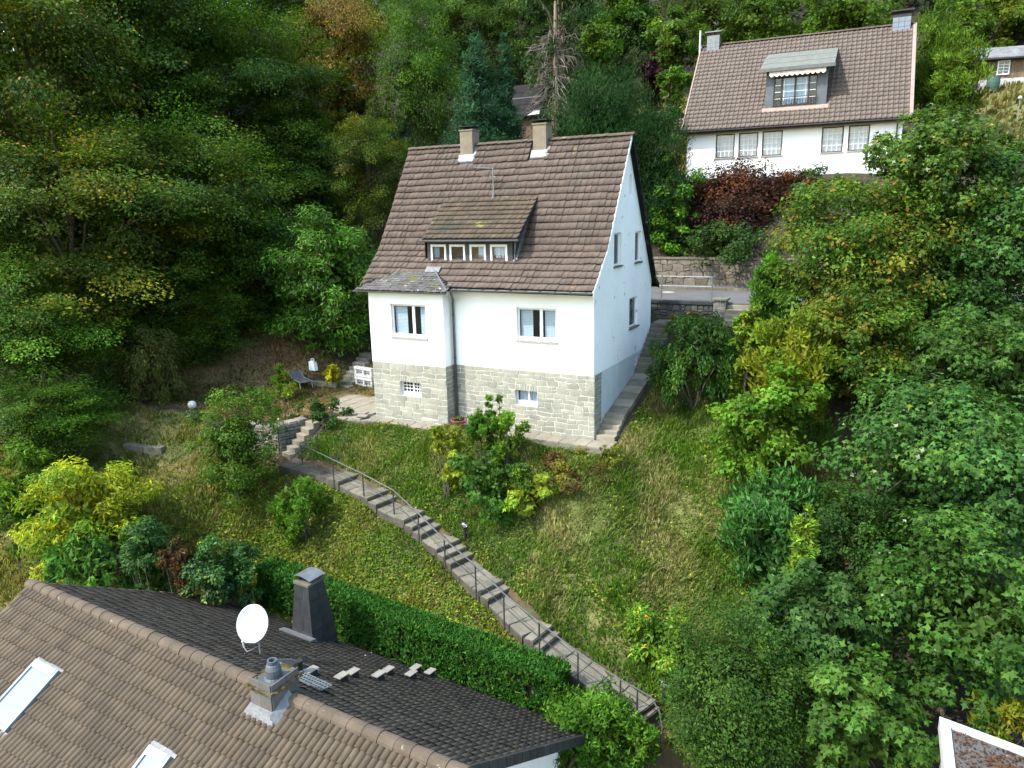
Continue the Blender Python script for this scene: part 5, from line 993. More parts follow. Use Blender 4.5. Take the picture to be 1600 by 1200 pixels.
# low edgings
def edging(name, label, pts, w, h, m='concrete'):
    t = thing(name, tuple(pts[0]), label, 'wall')
    for A_, B_ in zip(pts[:-1], pts[1:]):
        n = max(1, int(np.linalg.norm(B_ - A_) / .8)); d = unit(B_ - A_); s = unit(np.cross(d, (0, 0, 1)))
        for k in range(n): c = A_ + (B_ - A_) * (k + .5) / n; b = MB(); b.obox(c + np.array([0, 0, h / 2 - .15]), d * (np.linalg.norm(B_ - A_) / n / 2 - .008), s * w / 2, (0, 0, h / 2 + .15)); b.build('block', MT[m], t, bevel=.01)
edging('edging_wall', 'low grey concrete edging along the leafy forest floor behind the lawn', [atz(345, 586, .15), atz(410, 594, .15), atz(468, 601, .12), atz(526, 604, .1)], .22, .22)
edging('edging_wall', 'short grey concrete edging block on the lower garden slope', [atz(197, 700, -1.1), atz(228, 705, -1.1), atz(256, 706, -1.1)], .3, .22)
# objects in the garden
p = atz(301, 639, 0); p[2] = h1(p[0], p[1]); t = thing('ball_lamp', tuple(p), 'white ball lamp lying on the leafy lawn', 'lamp'); b = MB(); b.lathe(tuple(p), [(.03, .0), (.1, .03), (.165, .10), (.19, .19), (.165, .28), (.1, .35), (.03, .38)], 18); b.build('globe', MT['white_paint'], t, smooth=True); b = MB(); b.lathe(tuple(p - np.array([0, 0, .03])), [(.08, 0), (.08, .05)], 12); b.build('base', MT['black'], t)
p = np.array([-12.95, -2.62, -.24]); t = thing('bird_figure', tuple(p), 'small white bird figure on the dry stone wall corner', 'figurine'); zz = np.array([0, 0, 1.0])
b = MB(); b.tube([p + (-.16, 0, .12), p + (-.1, 0, .09), p + (0, 0, .09), p + (.08, 0, .1), p + (.13, 0, .16), p + (.12, 0, .24), p + (.14, 0, .29), p + (.18, 0, .28)], [.015, .055, .08, .07, .035, .026, .034, .02], 10); b.build('body', MT['white_paint'], t, smooth=True); b = MB(); b.tube([p + (.18, 0, .28), p + (.23, 0, .265)], [.018, .004], 6); b.build('beak', MT['terracotta'], t)
# lounger
p = atz(470, 606, .08); p[2] = h1(p[0], p[1]); t = thing('sun_lounger', tuple(p), 'dark grey sun lounger with tubular legs standing on the lawn', 'lounger'); du = unit((1, -.45, 0)); dv = np.array([-du[1], du[0], 0])
MT['mesh'] = mat('dark_grey_mesh_fabric', (0.06, 0.065, 0.07), None, 6, 0.8); L3 = lambda a, s, z: p + du * a + dv * s + zz * z
for s in (-.3, .3):
    b = MB(); b.tube([L3(-.75, s, .62), L3(-.2, s, .34), L3(.75, s, .30)], .02, 7); b.build('side_tube', MT['galv'], t)
    for a in (-.25, .6): b = MB(); b.tube([L3(a, s, .33), L3(a + .12, s, 0)], .018, 7); b.build('leg', MT['galv'], t)
b = MB(); b.poly([L3(-.75, -.29, .61), L3(-.75, .29, .61), L3(-.2, .29, .335), L3(-.2, -.29, .335)]); b.build('backrest', MT['mesh'], t); b = MB(); b.poly([L3(-.2, -.29, .335), L3(-.2, .29, .335), L3(.75, .29, .295), L3(.75, -.29, .295)]); b.build('seat', MT['mesh'], t)
# jerry can
p = atz(491, 588, .3); p[2] = h1(p[0], p[1]); t = thing('plastic_canister', tuple(p), 'pale grey plastic canister beside the yellow shrub', 'canister'); b = MB(); b.hexa([p + (-.2, -.14, 0), p + (.2, -.14, 0), p + (.2, .14, 0), p + (-.2, .14, 0), p + (-.19, -.13, .48), p + (.12, -.13, .52), p + (.12, .13, .52), p + (-.19, .13, .48)]); b.build('body', MT['curtain'], t, bevel=.04); b = MB(); b.tube([p + (-.14, 0, .48), p + (-.1, 0, .6), p + (.04, 0, .6), p + (.08, 0, .5)], .022, 6); b.build('handle', MT['curtain'], t); b = MB(); b.lathe(tuple(p + (.15, 0, .47)), [(.04, 0), (.04, .08)], 8); b.build('cap', MT['black'], t)
# white pallets
for k, (dx, lab) in enumerate(((0, 'white pallet standing on edge against the house corner, the lower one'), (1, 'white pallet standing on edge against the house corner, the upper one'))):
    p = atz(570, 604, .06); p[2] = .04 + k * .5; t = thing('pallet', tuple(p), lab, 'pallet', 'white pallets beside the house'); ax = unit((1, -.18, 0)); ay = np.array([-ax[1], ax[0], 0])
    for j, zc in enumerate((.07, .24, .42)): 
        if j != 1: b = MB(); b.obox(p + zz * zc - ay * .07, ax * .6, ay * .012, zz * .06); b.build('board', MT['white_paint'], t)
        b = MB(); b.obox(p + zz * zc + ay * .07, ax * .6, ay * .012, zz * .06); b.build('board', MT['white_paint'], t)
    for a in (-.54, 0, .54): b = MB(); b.obox(p + zz * .245 + ax * a, ax * .05, ay * .057, zz * .235); b.build('block', MT['white_paint'], t)
# terracotta bowl
p = np.array([-5.36, -.62, .01]); t = thing('plant_bowl', tuple(p), 'wide terracotta plant bowl on a saucer in the house corner', 'plant pot'); b = MB(); b.lathe(tuple(p), [(.14, .03), (.17, .06), (.26, .2), (.30, .26), (.31, .30), (.28, .30), (.25, .25), (.05, .25)], 20); b.build('bowl', MT['terracotta'], t); b = MB(); b.lathe(tuple(p), [(.2, 0), (.22, .035), (.18, .035)], 20); b.build('saucer', MT['terracotta'], t); b = MB(); b.lathe(tuple(p + zz * .24), [(.25, 0), (.2, .02), (.05, .03)], 14); b.build('soil', MT['underlay'], t)
# ------------------------------------------------------------------ plants
SHP = {
 'oval': (np.array([(0, 0, 0), (.30, .45, .07), (0, 1, -.05), (-.30, .45, .07)]), [(0, 1, 2), (0, 2, 3)], .30),
 'long': (np.array([(0, 0, 0), (.15, .45, .04), (0, 1, -.12), (-.15, .45, .04)]), [(0, 1, 2), (0, 2, 3)], .15),
 'strip': (np.array([(-.09, 0, 0), (.09, 0, 0), (.05, 1, -.06), (-.05, 1, -.06)]), [(0, 1, 2), (0, 2, 3)], .14),
 'frond': (np.array([(0, 0, 0), (.2, .3, -.03), (0, 1, -.1), (-.2, .3, -.03), ]), [(0, 1, 2), (0, 2, 3)], .2),
 'maple': (np.array([(0, 0, 0), (.52, .42, -.05), (.17, .5, .03), (0, 1, -.06), (-.17, .5, .03), (-.52, .42, -.05)]), [(0, 1, 2), (0, 2, 4), (2, 3, 4), (0, 4, 5)], .30),
}
def unitv(a): return a / (np.linalg.norm(a, axis=-1, keepdims=True) + 1e-9)
def ground_at(x, y):
    xi = np.clip(np.searchsorted(gx, x) - 1, 0, nx - 2); yi = np.clip(np.searchsorted(gy, y) - 1, 0, ny - 2)
    fx_ = (x - gx[xi]) / (gx[xi + 1] - gx[xi]); fy_ = (y - gy[yi]) / (gy[yi + 1] - gy[yi])
    return GZ[yi, xi] * (1 - fx_) * (1 - fy_) + GZ[yi, xi + 1] * fx_ * (1 - fy_) + GZ[yi + 1, xi] * (1 - fx_) * fy_ + GZ[yi + 1, xi + 1] * fx_ * fy_
def leaves(r, P, Nn, Dd, size, shape, col):
    v, f, _ = SHP[shape]; Nn = unitv(Nn); Dd = unitv(Dd - Nn * (Dd * Nn).sum(1, keepdims=True)); Sd = np.cross(Dd, Nn)
    s = np.asarray(size)[:, None, None]; V_ = P[:, None, :] + s * (v[None, :, 0:1] * Sd[:, None, :] + v[None, :, 1:2] * Dd[:, None, :] + v[None, :, 2:3] * Nn[:, None, :])
    k = len(v); F_ = (np.array(f)[None] + (np.arange(len(P)) * k)[:, None, None]).reshape(-1, 3)
    return V_.reshape(-1, 3), F_, np.repeat(col, k, axis=0)
def palette(r, n, pal):
    w = np.array([p[1] for p in pal], float); w /= w.sum(); return np.array([p[0] for p in pal], float)[r.choice(len(pal), n, p=w)]
def clumps(r, style, R, n):
    """clump centres, outward directions and radii for a crown with half axes R"""
    R = np.array(R, float)
    if style == 'cone':
        h = r.random(n) ** 1.35; th = r.uniform(0, 6.283, n); q = (1 - h) ** .85 * (.78 + .22 * np.sin(th * 3 + h * 9)) + .03; rad = q * np.sqrt(r.uniform(.45, 1, n))
        c = np.stack([rad * np.cos(th) * R[0], rad * np.sin(th) * R[1], (2 * h - 1) * R[2]], 1); o = unitv(np.stack([np.cos(th), np.sin(th), .1 + .7 * h], 1)); return c, o, R[0] * (.16 + .20 * (1 - h))
    if style == 'box':
        f = r.uniform(-1, 1, (n, 3)); ax = r.choice(3, n, p=[.12, .5, .38]); sg = np.where(r.random(n) < .5, -1, 1); sg = np.where(ax == 2, 1, sg); f[np.arange(n), ax] = sg * r.uniform(.9, 1.0, n)
        c = f * R; o = np.zeros((n, 3)); o[np.arange(n), ax] = sg; return c, o, np.full(n, min(R) * .25)
    d = unitv(r.normal(size=(n, 3)))
    lob = unitv(r.normal(size=(9, 3))); lw = r.uniform(-.25, .3, 9); m = 1 + (np.maximum(d @ lob.T, 0) ** 4 @ lw)
    rad = r.uniform(.25, 1, n) ** .42 * m; c = d * rad[:, None] * R; o = unitv(d * np.array([1, 1, .8])); return c, o, (R.mean() * .19) * r.uniform(.55, 1.5, n)
def crown(seed, style, R, N, size, shape, pal, accent=(), nc=None, spread=1.0, jitter=.22, up=.6, foot=None, flat=None, droop=.3, low=None, fill=.45):
    r = np.random.default_rng(seed); nc = nc or max(14, min(260, int(N / 110))); c, o, rad = clumps(r, style, R, nc)
    if low: c[:, 2] = np.where(c[:, 2] < 0, c[:, 2] * low / R[2] + r.uniform(-.1, .1, nc) * R[2], c[:, 2]); o[:, 2] = np.where(c[:, 2] < 0, np.maximum(o[:, 2], -.1), o[:, 2])
    k = r.choice(nc, N, p=(rad ** 2) / (rad ** 2).sum())
    g = unitv(r.normal(size=(N, 3))) * (r.random((N, 1)) ** .45); base = palette(r, nc, pal); upv = np.array([0, 0, 1.0])
    if style == 'beech':
        oo = o[k].copy(); tl_ = r.normal(0, .45, nc)[k]; oo[:, 2] = oo[:, 2] * .35 - .25 + tl_; oo = unitv(oo); t1 = unitv(np.cross(oo, upv)); t2 = np.cross(t1, oo)
        P = c[k] + rad[k][:, None] * (oo * g[:, 0:1] * 1.35 + t1 * g[:, 1:2] * 1.05 + t2 * g[:, 2:3] * .5); Nn = t2 * .8 + o[k] * .4 + r.normal(size=(N, 3)) * .45; Dd = oo + t1 * g[:, 1:2] * 1.2 + r.normal(size=(N, 3)) * .35
    elif style == 'cone':
        fl = np.array([1, 1, .75]); P = c[k] + rad[k][:, None] * (g * fl + o[k] * .2); Nn = o[k] * .6 + r.normal(size=(N, 3)) * .7 + upv * .3; Dd = o[k] * .9 + upv * (.5 - droop) + r.normal(size=(N, 3)) * .45
    elif style == 'box':
        P = c[k] + rad[k][:, None] * g; P = np.clip(P, -np.array(R) * 1.03, np.array(R) * 1.03); Nn = o[k] * .8 + r.normal(size=(N, 3)) * .6; Dd = upv * 1.0 + o[k] * .45 + r.normal(size=(N, 3)) * .4
    elif style == 'upright':
        P = c[k] + rad[k][:, None] * g * 1.15; Nn = o[k] * .7 + r.normal(size=(N, 3)) * .6; Dd = upv * 1.0 + o[k] * .7 + r.normal(size=(N, 3)) * .45
    elif style == 'weep':
        P = c[k] + rad[k][:, None] * g * np.array([.8, .8, 1.5]) - upv * .2; Nn = o[k] * .7 + r.normal(size=(N, 3)) * .6; Dd = -upv * .9 + o[k] * .7 + r.normal(size=(N, 3)) * .35
    else:
        fl = np.array([1.1, 1.1, flat or .75]); P = c[k] + rad[k][:, None] * g * fl; Nn = upv * up + unitv(g) * .55 + o[k] * .35 + r.normal(size=(N, 3)) * .42; Dd = o[k] * .6 + r.normal(size=(N, 3)) * .7 - upv * droop
    col = base[k] * np.exp(r.normal(0, jitter, (N, 1))) * (1 + r.normal(0, .06, (N, 3)))
    cj = np.exp(r.normal(0, .32 if style == 'beech' else .18, (nc, 1)))[k]; col = col * cj * np.array([1.0, 1.16, 1.0])
    for (a, p) in accent:
        q = r.random(N) < p; col[q] = np.array(a) * np.exp(r.normal(0, .2, (int(q.sum()), 1)))
    col = np.clip(col, .002, .9); sz = size * r.uniform(.5, 1.45, N)
    if foot is not None:
        zg = ground_at(P[:, 0] + foot[0], P[:, 1] + foot[1]); keep = P[:, 2] + foot[2] > zg - .05; P, Nn, Dd, sz, col = P[keep], Nn[keep], Dd[keep], sz[keep], col[keep]
    V_, F_, C_ = leaves(r, P, Nn, Dd, sz, shape, col)
    if fill and style != 'box':
        n2 = int(N * fill); k2 = r.choice(nc, n2); P2 = c[k2] * np.array([r.uniform(.35, .88)] * 3) + r.normal(size=(n2, 3)) * rad[k2][:, None] * .45; P2 = P2 * r.uniform(.75, 1, (n2, 1))
        if foot is not None: q = P2[:, 2] + foot[2] > ground_at(P2[:, 0] + foot[0], P2[:, 1] + foot[1]); P2, k2 = P2[q], k2[q]
        n2 = len(P2); sh2 = 'oval' if shape in ('oval', 'maple', 'long') else 'frond'; c2 = np.clip(base[k2] * np.exp(r.normal(0, .2, (n2, 1))), .002, .9)
        V2, F2, C2 = leaves(r, P2, o[k2] * .6 + r.normal(size=(n2, 3)) * .8, r.normal(size=(n2, 3)), size * 1.4 * r.uniform(.7, 1.3, n2), sh2, c2); F_ = np.concatenate([F_, F2 + len(V_)]); V_ = np.concatenate([V_, V2]); C_ = np.concatenate([C_, C2])
    return V_, F_, C_, c
def limbs(seed, foot, top, cl, r0, nl=9, stems=1):
    """tapered trunk from foot to top (local coordinates) and limbs out to some clumps"""
    r = random.Random(seed); b = MB(); foot, top = np.array(foot, float), np.array(top, float); h = np.linalg.norm(top - foot)
    if stems == 1:
        pts = [foot + (top - foot) * f + np.array([r.uniform(-1, 1), r.uniform(-1, 1), 0]) * .03 * h * math.sin(f * 3.1) for f in np.linspace(0, 1, 6)]; b.tube(pts, [r0 * (1.25 if i == 0 else 1 - .8 * i / 5) for i in range(6)], 7)
    idx = r.sample(range(len(cl)), min(nl, len(cl)))
    for i in idx:
        e = cl[i] * .92; f = r.uniform(.35, .85) if stems == 1 else 0.0; s = foot + (top - foot) * f + (0 if stems == 1 else np.array([r.uniform(-.15, .15), r.uniform(-.15, .15), 0])); q = r0 * (.5 - .3 * f) if stems == 1 else r0 * .6
        m = (s + e) / 2 + np.array([0, 0, .06 * h]); b.tube([s, m, e], [q, q * .65, q * .25], 5, cap=False)
    return b
SEED = [100]; RT = 'trees and tall shrubs along the right side'; FW = 'woodland trees behind and left of the house'
def plant(name, label, cat, px, py, rx, ry, t, style='round', size=.12, shape='oval', pal=None, accent=(), cov=4.2, depth=1.0, m='leaf', group=None, trunk=1, r0=None, maxn=42000, bark='bark', nc=None, nl=9, lean=(0, 0), skirt=None, **kw):
    SEED[0] += 1; sd_ = SEED[0]; C_ = at(px, py, t); Rx, Rz = rx * t / FPX, ry * t / FPX; Ry = Rx * depth
    fx_, fy_ = C_[0] + lean[0], C_[1] + lean[1]; fz = float(ground_at(np.array([fx_]), np.array([fy_]))[0]); foot = np.array([fx_, fy_, fz])
    skirt = (1.0 if cat == 'shrub' else .95 if group == RT else .6 if group == FW and style != 'cone' else 0) if skirt is None else skirt
    low = max(Rz, (C_[2] - fz) * skirt) if skirt else None; A_ = math.pi * rx * (ry + (low or Rz) * FPX / t) / 2 * .41; sp = size * FPX * .64 / t; N = int(min(maxn, max(250, cov * A_ / (SHP[shape][2] * sp * sp))))
    off = C_ - foot; V_, F_, K_, cl = crown(sd_, style, (Rx, Ry, Rz), N, size, shape, pal, accent, nc=nc, foot=tuple(C_), low=low, **kw)
    th = thing(name, tuple(foot), label, cat, group); me = mesh_np('crown', V_ + off, F_, MT[m], K_); o = link('crown' if cat == 'tree' else 'foliage', me, th)
    top = off + np.array([0, 0, Rz * (.35 if style != 'cone' else .85)]); hgt = max(.3, top[2]); r0 = r0 or max(.02, .018 * hgt + .01)
    b = limbs(sd_, (0, 0, -.15), top, cl + off, r0, nl=nl, stems=trunk); me = b.mesh('trunk', MT[bark]); link('trunk' if cat == 'tree' else 'stem', me, th); return th
G = lambda *a: [(c, w) for c, w in a]
BEECH = G(((.026, .055, .007), 4), ((.040, .075, .009), 4), ((.075, .11, .012), 1.5)); BEECHY = G(((.032, .058, .007), 4), ((.052, .075, .009), 3), ((.12, .11, .014), 1)); BFRESH = G(((.036, .075, .008), 4), ((.056, .10, .011), 3))
YEL = [((.17, .15, .02), .03)]; MAPLE = G(((.036, .082, .019), 4), ((.046, .10, .023), 4), ((.065, .125, .024), 1)); HORN = G(((.045, .085, .012), 4), ((.07, .11, .014), 3), ((.14, .13, .018), 2))
YEW = G(((.012, .032, .009), 3), ((.018, .043, .011), 3)); CYP = G(((.022, .055, .028), 3), ((.03, .07, .036), 3)); THUJA = G(((.05, .115, .012), 3), ((.07, .14, .015), 3)); LAUREL = G(((.030, .085, .018), 3), ((.042, .105, .022), 3))
# dense beech wood on the left
BV = {}
def beech(label, px, py, rx, ry, t, pal=BEECH, size=.15, acc=YEL, name='beech_tree'):
    """beeches of one colouring share a crown mesh, turned and scaled per tree"""
    SEED[0] += 1; C_ = at(px, py, t); Rx, Rz = rx * t / FPX, ry * t / FPX; key = (pal[0][0], SEED[0] % 2 if pal is BEECH else 0)
    if key not in BV:
        V_, F_, K_, cl = crown(SEED[0] * 7, 'beech', (5, 5, 5.5), 46000, size, 'oval', pal, acc, nc=190, low=8.0, fill=.28); b = limbs(SEED[0], (0, 0, -11), (0, 0, 2.5), cl, .2, nl=16); BV[key] = (mesh_np('crown', V_, F_, MT['leaf'], K_), b.mesh('trunk', MT['bark']))
    fz = float(ground_at(np.array([C_[0]]), np.array([C_[1]]))[0]); th = thing(name, (C_[0], C_[1], fz), label, 'tree', FW); r = random.Random(SEED[0]); sx, sz = Rx / 5, Rz / 5.5
    M4 = Matrix.Translation(Vector(C_)) @ Matrix.Rotation(r.uniform(0, 6.28), 4, 'Z') @ Matrix.Diagonal((sx, sx, sz, 1)); link('crown', BV[key][0], th, M4); link('trunk', BV[key][1], th, M4); return th
beech('tall beech with yellowing leaves, its crown filling the upper left corner', 50, 130, 170, 210, 36, BEECHY, acc=[((0.2000, 0.1400, 0.0200), .07)])
beech('dark beech behind the corner beech, second crown from the left along the top edge', 235, 60, 150, 170, 41)
beech('dark beech whose branches hang left of the half hidden pale house', 345, 150, 120, 130, 44)
beech('broad beech with drooping sprays at the left edge, halfway down', 110, 340, 180, 150, 34, BEECHY)
beech('shaded beech in the middle of the left wood, right of the drooping beech', 300, 330, 140, 140, 38)
beech('low beech with bright sprays at the left edge above the yellow rhododendron', 50, 520, 140, 120, 31, BFRESH)
beech('dark spreading beech at the forest edge above the leafy lawn', 400, 400, 130, 130, 41)
beech('shadowed beech deep in the wood between lawn and lower left trees', 230, 470, 150, 110, 37, BEECH)
beech('green beech at the top edge left of the golden tree', 430, 50, 100, 100, 54)
beech('beech rising behind the corner beech, cut by the top edge at far left', 40, 20, 150, 130, 46)
beech('second row beech cut by the top edge, left of the golden tree', 170, -30, 150, 130, 50)
beech('beech of the second row seen between the left edge crowns', 20, 260, 130, 130, 42)
beech('dark beech directly before the half hidden pale house', 430, 135, 80, 95, 45.5)
beech('dark beech left of the roof, below the half hidden pale house', 465, 270, 110, 100, 46)
beech('golden brown autumn tree at the top edge, left of centre', 530, 85, 85, 125, 53, G(((0.1700, 0.1300, 0.0200), 4), ((0.1500, 0.0800, 0.0220), 3), ((0.0800, 0.0800, 0.0120), 2)))
beech('fresh green beech left of the blue green cypress, rising from the roof corner', 655, 130, 70, 140, 48, BFRESH)
beech('small beech with a few yellow leaves just left of the roof edge', 575, 255, 65, 85, 43, BEECHY)
beech('dark beech on the top edge right of the golden tree', 720, 30, 80, 90, 60)
beech('dark leafy undergrowth beech at the left edge beside the yellow rhododendron', 60, 660, 110, 70, 29, BFRESH)
beech('thin shaded beech at the edge of the leafy lawn, low branches', 330, 500, 90, 70, 38, BEECH)
plant('spruce_tree', 'drooping spruce with olive branches at the lawn edge, left', 'tree', 235, 585, 62, 65, 33, 'weep', .16, 'strip', G(((0.0448, 0.0517, 0.0119), 3), ((0.0550, 0.0550, 0.0200), 2)), (), m='needle', group=FW, cov=3)
plant('cherry_laurel', 'big glossy cherry laurel beside the left end of the house', 'shrub', 515, 450, 85, 105, 37.5, 'round', .22, 'long', G(((0.0384, 0.0862, 0.0102), 3), ((0.0576, 0.1265, 0.0136), 3)), [((0.1200, 0.0600, 0.0300), .015)], m='leaf_gloss', trunk=2, r0=.05)
plant('cypress_tree', 'blue green cypress cone behind the left chimney', 'tree', 745, 158, 58, 98, 42.6, 'cone', .18, 'strip', CYP, (), m='needle', group=FW, cov=4)
plant('cypress_tree', 'slim blue green cypress shoot between the chimneys', 'tree', 790, 158, 32, 95, 43, 'cone', .17, 'strip', CYP, (), m='needle', group=FW, cov=4)
plant('yew_tree', 'broad dark yew dome behind the ridge, right of the chimneys', 'tree', 938, 205, 95, 100, 40.2, 'upright', .16, 'strip', YEW, (), m='needle', group=FW, cov=4)
plant('yew_tree', 'dark yew behind the top of the gable', 'tree', 1030, 285, 48, 110, 39.2, 'upright', .16, 'strip', YEW, (), m='needle', group=FW, cov=4)
plant('ivy_clad_spruce', 'tall ivy green spruce top above the bare brown trunk', 'tree', 872, 30, 55, 80, 46, 'upright', .2, 'oval', G(((0.0282, 0.0552, 0.0170), 3), ((0.0384, 0.0690, 0.0204), 2)), (), group=FW, cov=2.6, bark='palebark', r0=.22)
plant('young_tree', 'light green young tree right of the bare spruce trunk', 'tree', 928, 85, 35, 75, 50, 'round', .2, 'oval', G(((0.0640, 0.1150, 0.0102), 3), ((0.0896, 0.1380, 0.0136), 2)), (), group=FW)
plant('background_tree', 'dark tree at the top edge above the grey willow', 'tree', 980, 40, 60, 70, 60, 'beech', .24, 'oval', BEECH, (), group=FW)
plant('background_tree', 'hazel like tree on the slope left of the upper house roof', 'tree', 1050, 70, 55, 45, 56, 'round', .24, 'oval', G(((0.0512, 0.0862, 0.0102), 3), ((0.0704, 0.1092, 0.0136), 2)), (), group=FW)
plant('larch_tree', 'wispy larch with hanging twigs above the upper house', 'tree', 1105, 25, 75, 55, 60, 'weep', .3, 'strip', G(((0.0448, 0.0690, 0.0136), 3), ((0.0640, 0.0862, 0.0170), 2)), (), m='needle', group=FW, cov=2.6)
plant('background_tree', 'leafy green tree behind the upper house ridge, left part', 'tree', 1200, 35, 70, 50, 58, 'round', .24, 'oval', G(((0.0448, 0.0862, 0.0102), 3), ((0.0640, 0.1035, 0.0127), 2)), (), group=FW)
plant('background_tree', 'leafy green tree behind the upper house ridge, right part', 'tree', 1320, 25, 75, 45, 56, 'round', .24, 'oval', G(((0.0576, 0.1035, 0.0110), 3), ((0.0768, 0.1265, 0.0136), 2)), (), group=FW)
plant('background_tree', 'green tree at the top edge right of the upper house', 'tree', 1498, 48, 45, 55, 49, 'round', .22, 'oval', G(((.06, .10, .011), 3), ((.08, .12, .014), 2)), (), group=FW)
beech('dark beech on the top edge above the hut roof', 810, 45, 70, 85, 58)
plant('copper_beech', 'dark red copper beech peeking in at the top right', 'tree', 1450, 8, 50, 22, 64, 'round', .26, 'oval', G(((0.0350, 0.0100, 0.0120), 3), ((0.0500, 0.0140, 0.0140), 2)), (), group=FW)
plant('background_tree', 'yellowish green tree in the top right corner above the shed', 'tree', 1565, 35, 75, 45, 51, 'round', .24, 'oval', G(((0.0640, 0.1035, 0.0102), 3), ((0.1024, 0.1265, 0.0136), 2)), (), group=FW)
plant('purple_bush', 'round dark purple bush on the slope left of the upper house', 'shrub', 1020, 120, 24, 28, 50, 'round', .16, 'oval', G(((0.0280, 0.0090, 0.0130), 3), ((0.0400, 0.0120, 0.0160), 2)), (), trunk=2)
plant('green_shrub', 'round leafy shrub between purple bush and upper house', 'shrub', 1052, 133, 25, 27, 48.5, 'round', .18, 'oval', G(((0.0576, 0.1150, 0.0119), 3), ((0.0768, 0.1380, 0.0153), 2)), (), trunk=2)
plant('grey_willow', 'grey green feathery bush left of the purple bush', 'shrub', 975, 118, 32, 28, 51, 'upright', .22, 'strip', G(((0.0576, 0.0747, 0.0298), 3), ((0.0768, 0.0920, 0.0382), 2)), (), m='needle', trunk=2)
plant('thuja_tree', 'tall light green thuja right of the upper house', 'tree', 1455, 105, 38, 95, 42, 'upright', .22, 'strip', G(((0.0576, 0.0978, 0.0102), 3), ((0.0768, 0.1150, 0.0136), 2)), (), m='needle', group=FW, cov=3.5)
plant('bamboo_bush', 'wispy light green bush below the thuja, beside the upper house', 'shrub', 1495, 130, 42, 70, 40, 'upright', .24, 'strip', G(((0.0704, 0.1150, 0.0119), 3), ((0.1024, 0.1495, 0.0153), 2)), (), m='needle', trunk=2, cov=3)
plant('hillside_bush', 'leafy bush under the low stone wall at the right edge', 'shrub', 1545, 245, 55, 40, 36, 'round', .18, 'oval', G(((0.0384, 0.0747, 0.0119), 3), ((0.0576, 0.0920, 0.0153), 2)), (), trunk=2)
plant('roadside_tree', 'fresh light green tree between the gable and the upper house', 'tree', 1055, 312, 36, 88, 38.6, 'round', .16, 'oval', G(((0.0640, 0.1380, 0.0136), 3), ((0.0896, 0.1610, 0.0153), 3)), [((0.2000, 0.2000, 0.0200), .02)], cov=3, skirt=.9)
plant('smoke_bush', 'dark purple brown smoke bush above the retaining wall', 'shrub', 1165, 330, 100, 74, 39.5, 'round', .14, 'oval', G(((.034, .016, .016), 4), ((.05, .02, .016), 3), ((.10, .034, .016), 1.2)), [((.12, .04, .014), .03)], trunk=2, r0=.05)
plant('red_bush', 'orange red bush under the windows of the upper house', 'shrub', 1240, 305, 44, 46, 39, 'round', .14, 'oval', G(((0.1300, 0.0350, 0.0180), 3), ((0.0900, 0.0400, 0.0180), 2), ((0.0500, 0.0500, 0.0160), 1)), (), trunk=2)
plant('wall_shrub', 'dark green shrub filling the shade below the smoke bush', 'shrub', 1150, 378, 100, 34, 38.6, 'round', .16, 'oval', G(((0.0256, 0.0517, 0.0119), 3), ((0.0384, 0.0690, 0.0136), 2)), (), trunk=2)
plant('hedge_bush', 'clipped light green bush at the road steps', 'shrub', 1207, 450, 36, 50, 29.5, 'upright', .14, 'long', G(((0.0512, 0.1207, 0.0136), 3), ((0.0704, 0.1495, 0.0170), 2)), (), trunk=2)
plant('shrub_maple', 'grey green maple bush right of the red bush', 'shrub', 1268, 315, 52, 50, 38.5, 'round', .155, 'maple', G(((0.0448, 0.0805, 0.0187), 3), ((0.0640, 0.0978, 0.0255), 2)), (), trunk=2)
# thick trees down the right side
plant('maple_tree', 'leafy maple before the right end of the upper house', 'tree', 1455, 268, 100, 88, 26.5, 'round', .155, 'maple', G(((0.0576, 0.0978, 0.0170), 3), ((0.0768, 0.1207, 0.0204), 2)), [((0.2200, 0.1700, 0.0200), .03), ((0.2000, 0.2400, 0.1600), .03)], group=RT)
plant('hornbeam_tree', 'hornbeam turning yellow orange, large crown at upper right', 'tree', 1345, 390, 132, 120, 27.5, 'round', .15, 'oval', HORN, [((0.2200, 0.1200, 0.0200), .05)], group=RT, cov=6)
plant('maple_tree', 'dark maple at the right edge beside the hornbeam', 'tree', 1545, 390, 100, 140, 26.3, 'round', .155, 'maple', MAPLE, [((0.2500, 0.2800, 0.2000), .015)], group=RT)
plant('cherry_tree', 'small leaved yellow green tree below the hornbeam crown', 'tree', 1340, 540, 95, 90, 25.5, 'round', .13, 'oval', HORN, [((0.2000, 0.1700, 0.0200), .04)], group=RT, cov=6)
plant('ash_tree', 'bright yellow feathery ash in front of the hornbeam', 'tree', 1235, 565, 62, 80, 24.5, 'upright', .2, 'frond', G(((0.1600, 0.1600, 0.0140), 4), ((0.1152, 0.1495, 0.0119), 3)), (), group=RT)
plant('maple_sapling', 'bright green young maple beside the right edge of the meadow', 'tree', 1200, 660, 82, 88, 23.5, 'round', .15, 'maple', G(((0.0640, 0.1265, 0.0119), 3), ((0.0832, 0.1495, 0.0136), 3)), [((0.2000, 0.1900, 0.0200), .04)], group=RT)
plant('cotoneaster', 'dark green cotoneaster mound beside the gable steps', 'shrub', 1090, 545, 72, 56, 27.6, 'weep', .16, 'frond', G(((0.0282, 0.0633, 0.0136), 3), ((0.0410, 0.0805, 0.0170), 2)), [((0.2000, 0.1300, 0.0200), .01)], trunk=2, cov=4.5)
plant('flowering_shrub', 'small yellowing shrub on top of the cotoneaster mound', 'shrub', 1072, 505, 24, 16, 29.5, 'round', .1, 'oval', G(((0.1200, 0.1200, 0.0200), 3), ((0.0900, 0.0700, 0.0200), 2)), [((0.2500, 0.1200, 0.0200), .1)], trunk=2)
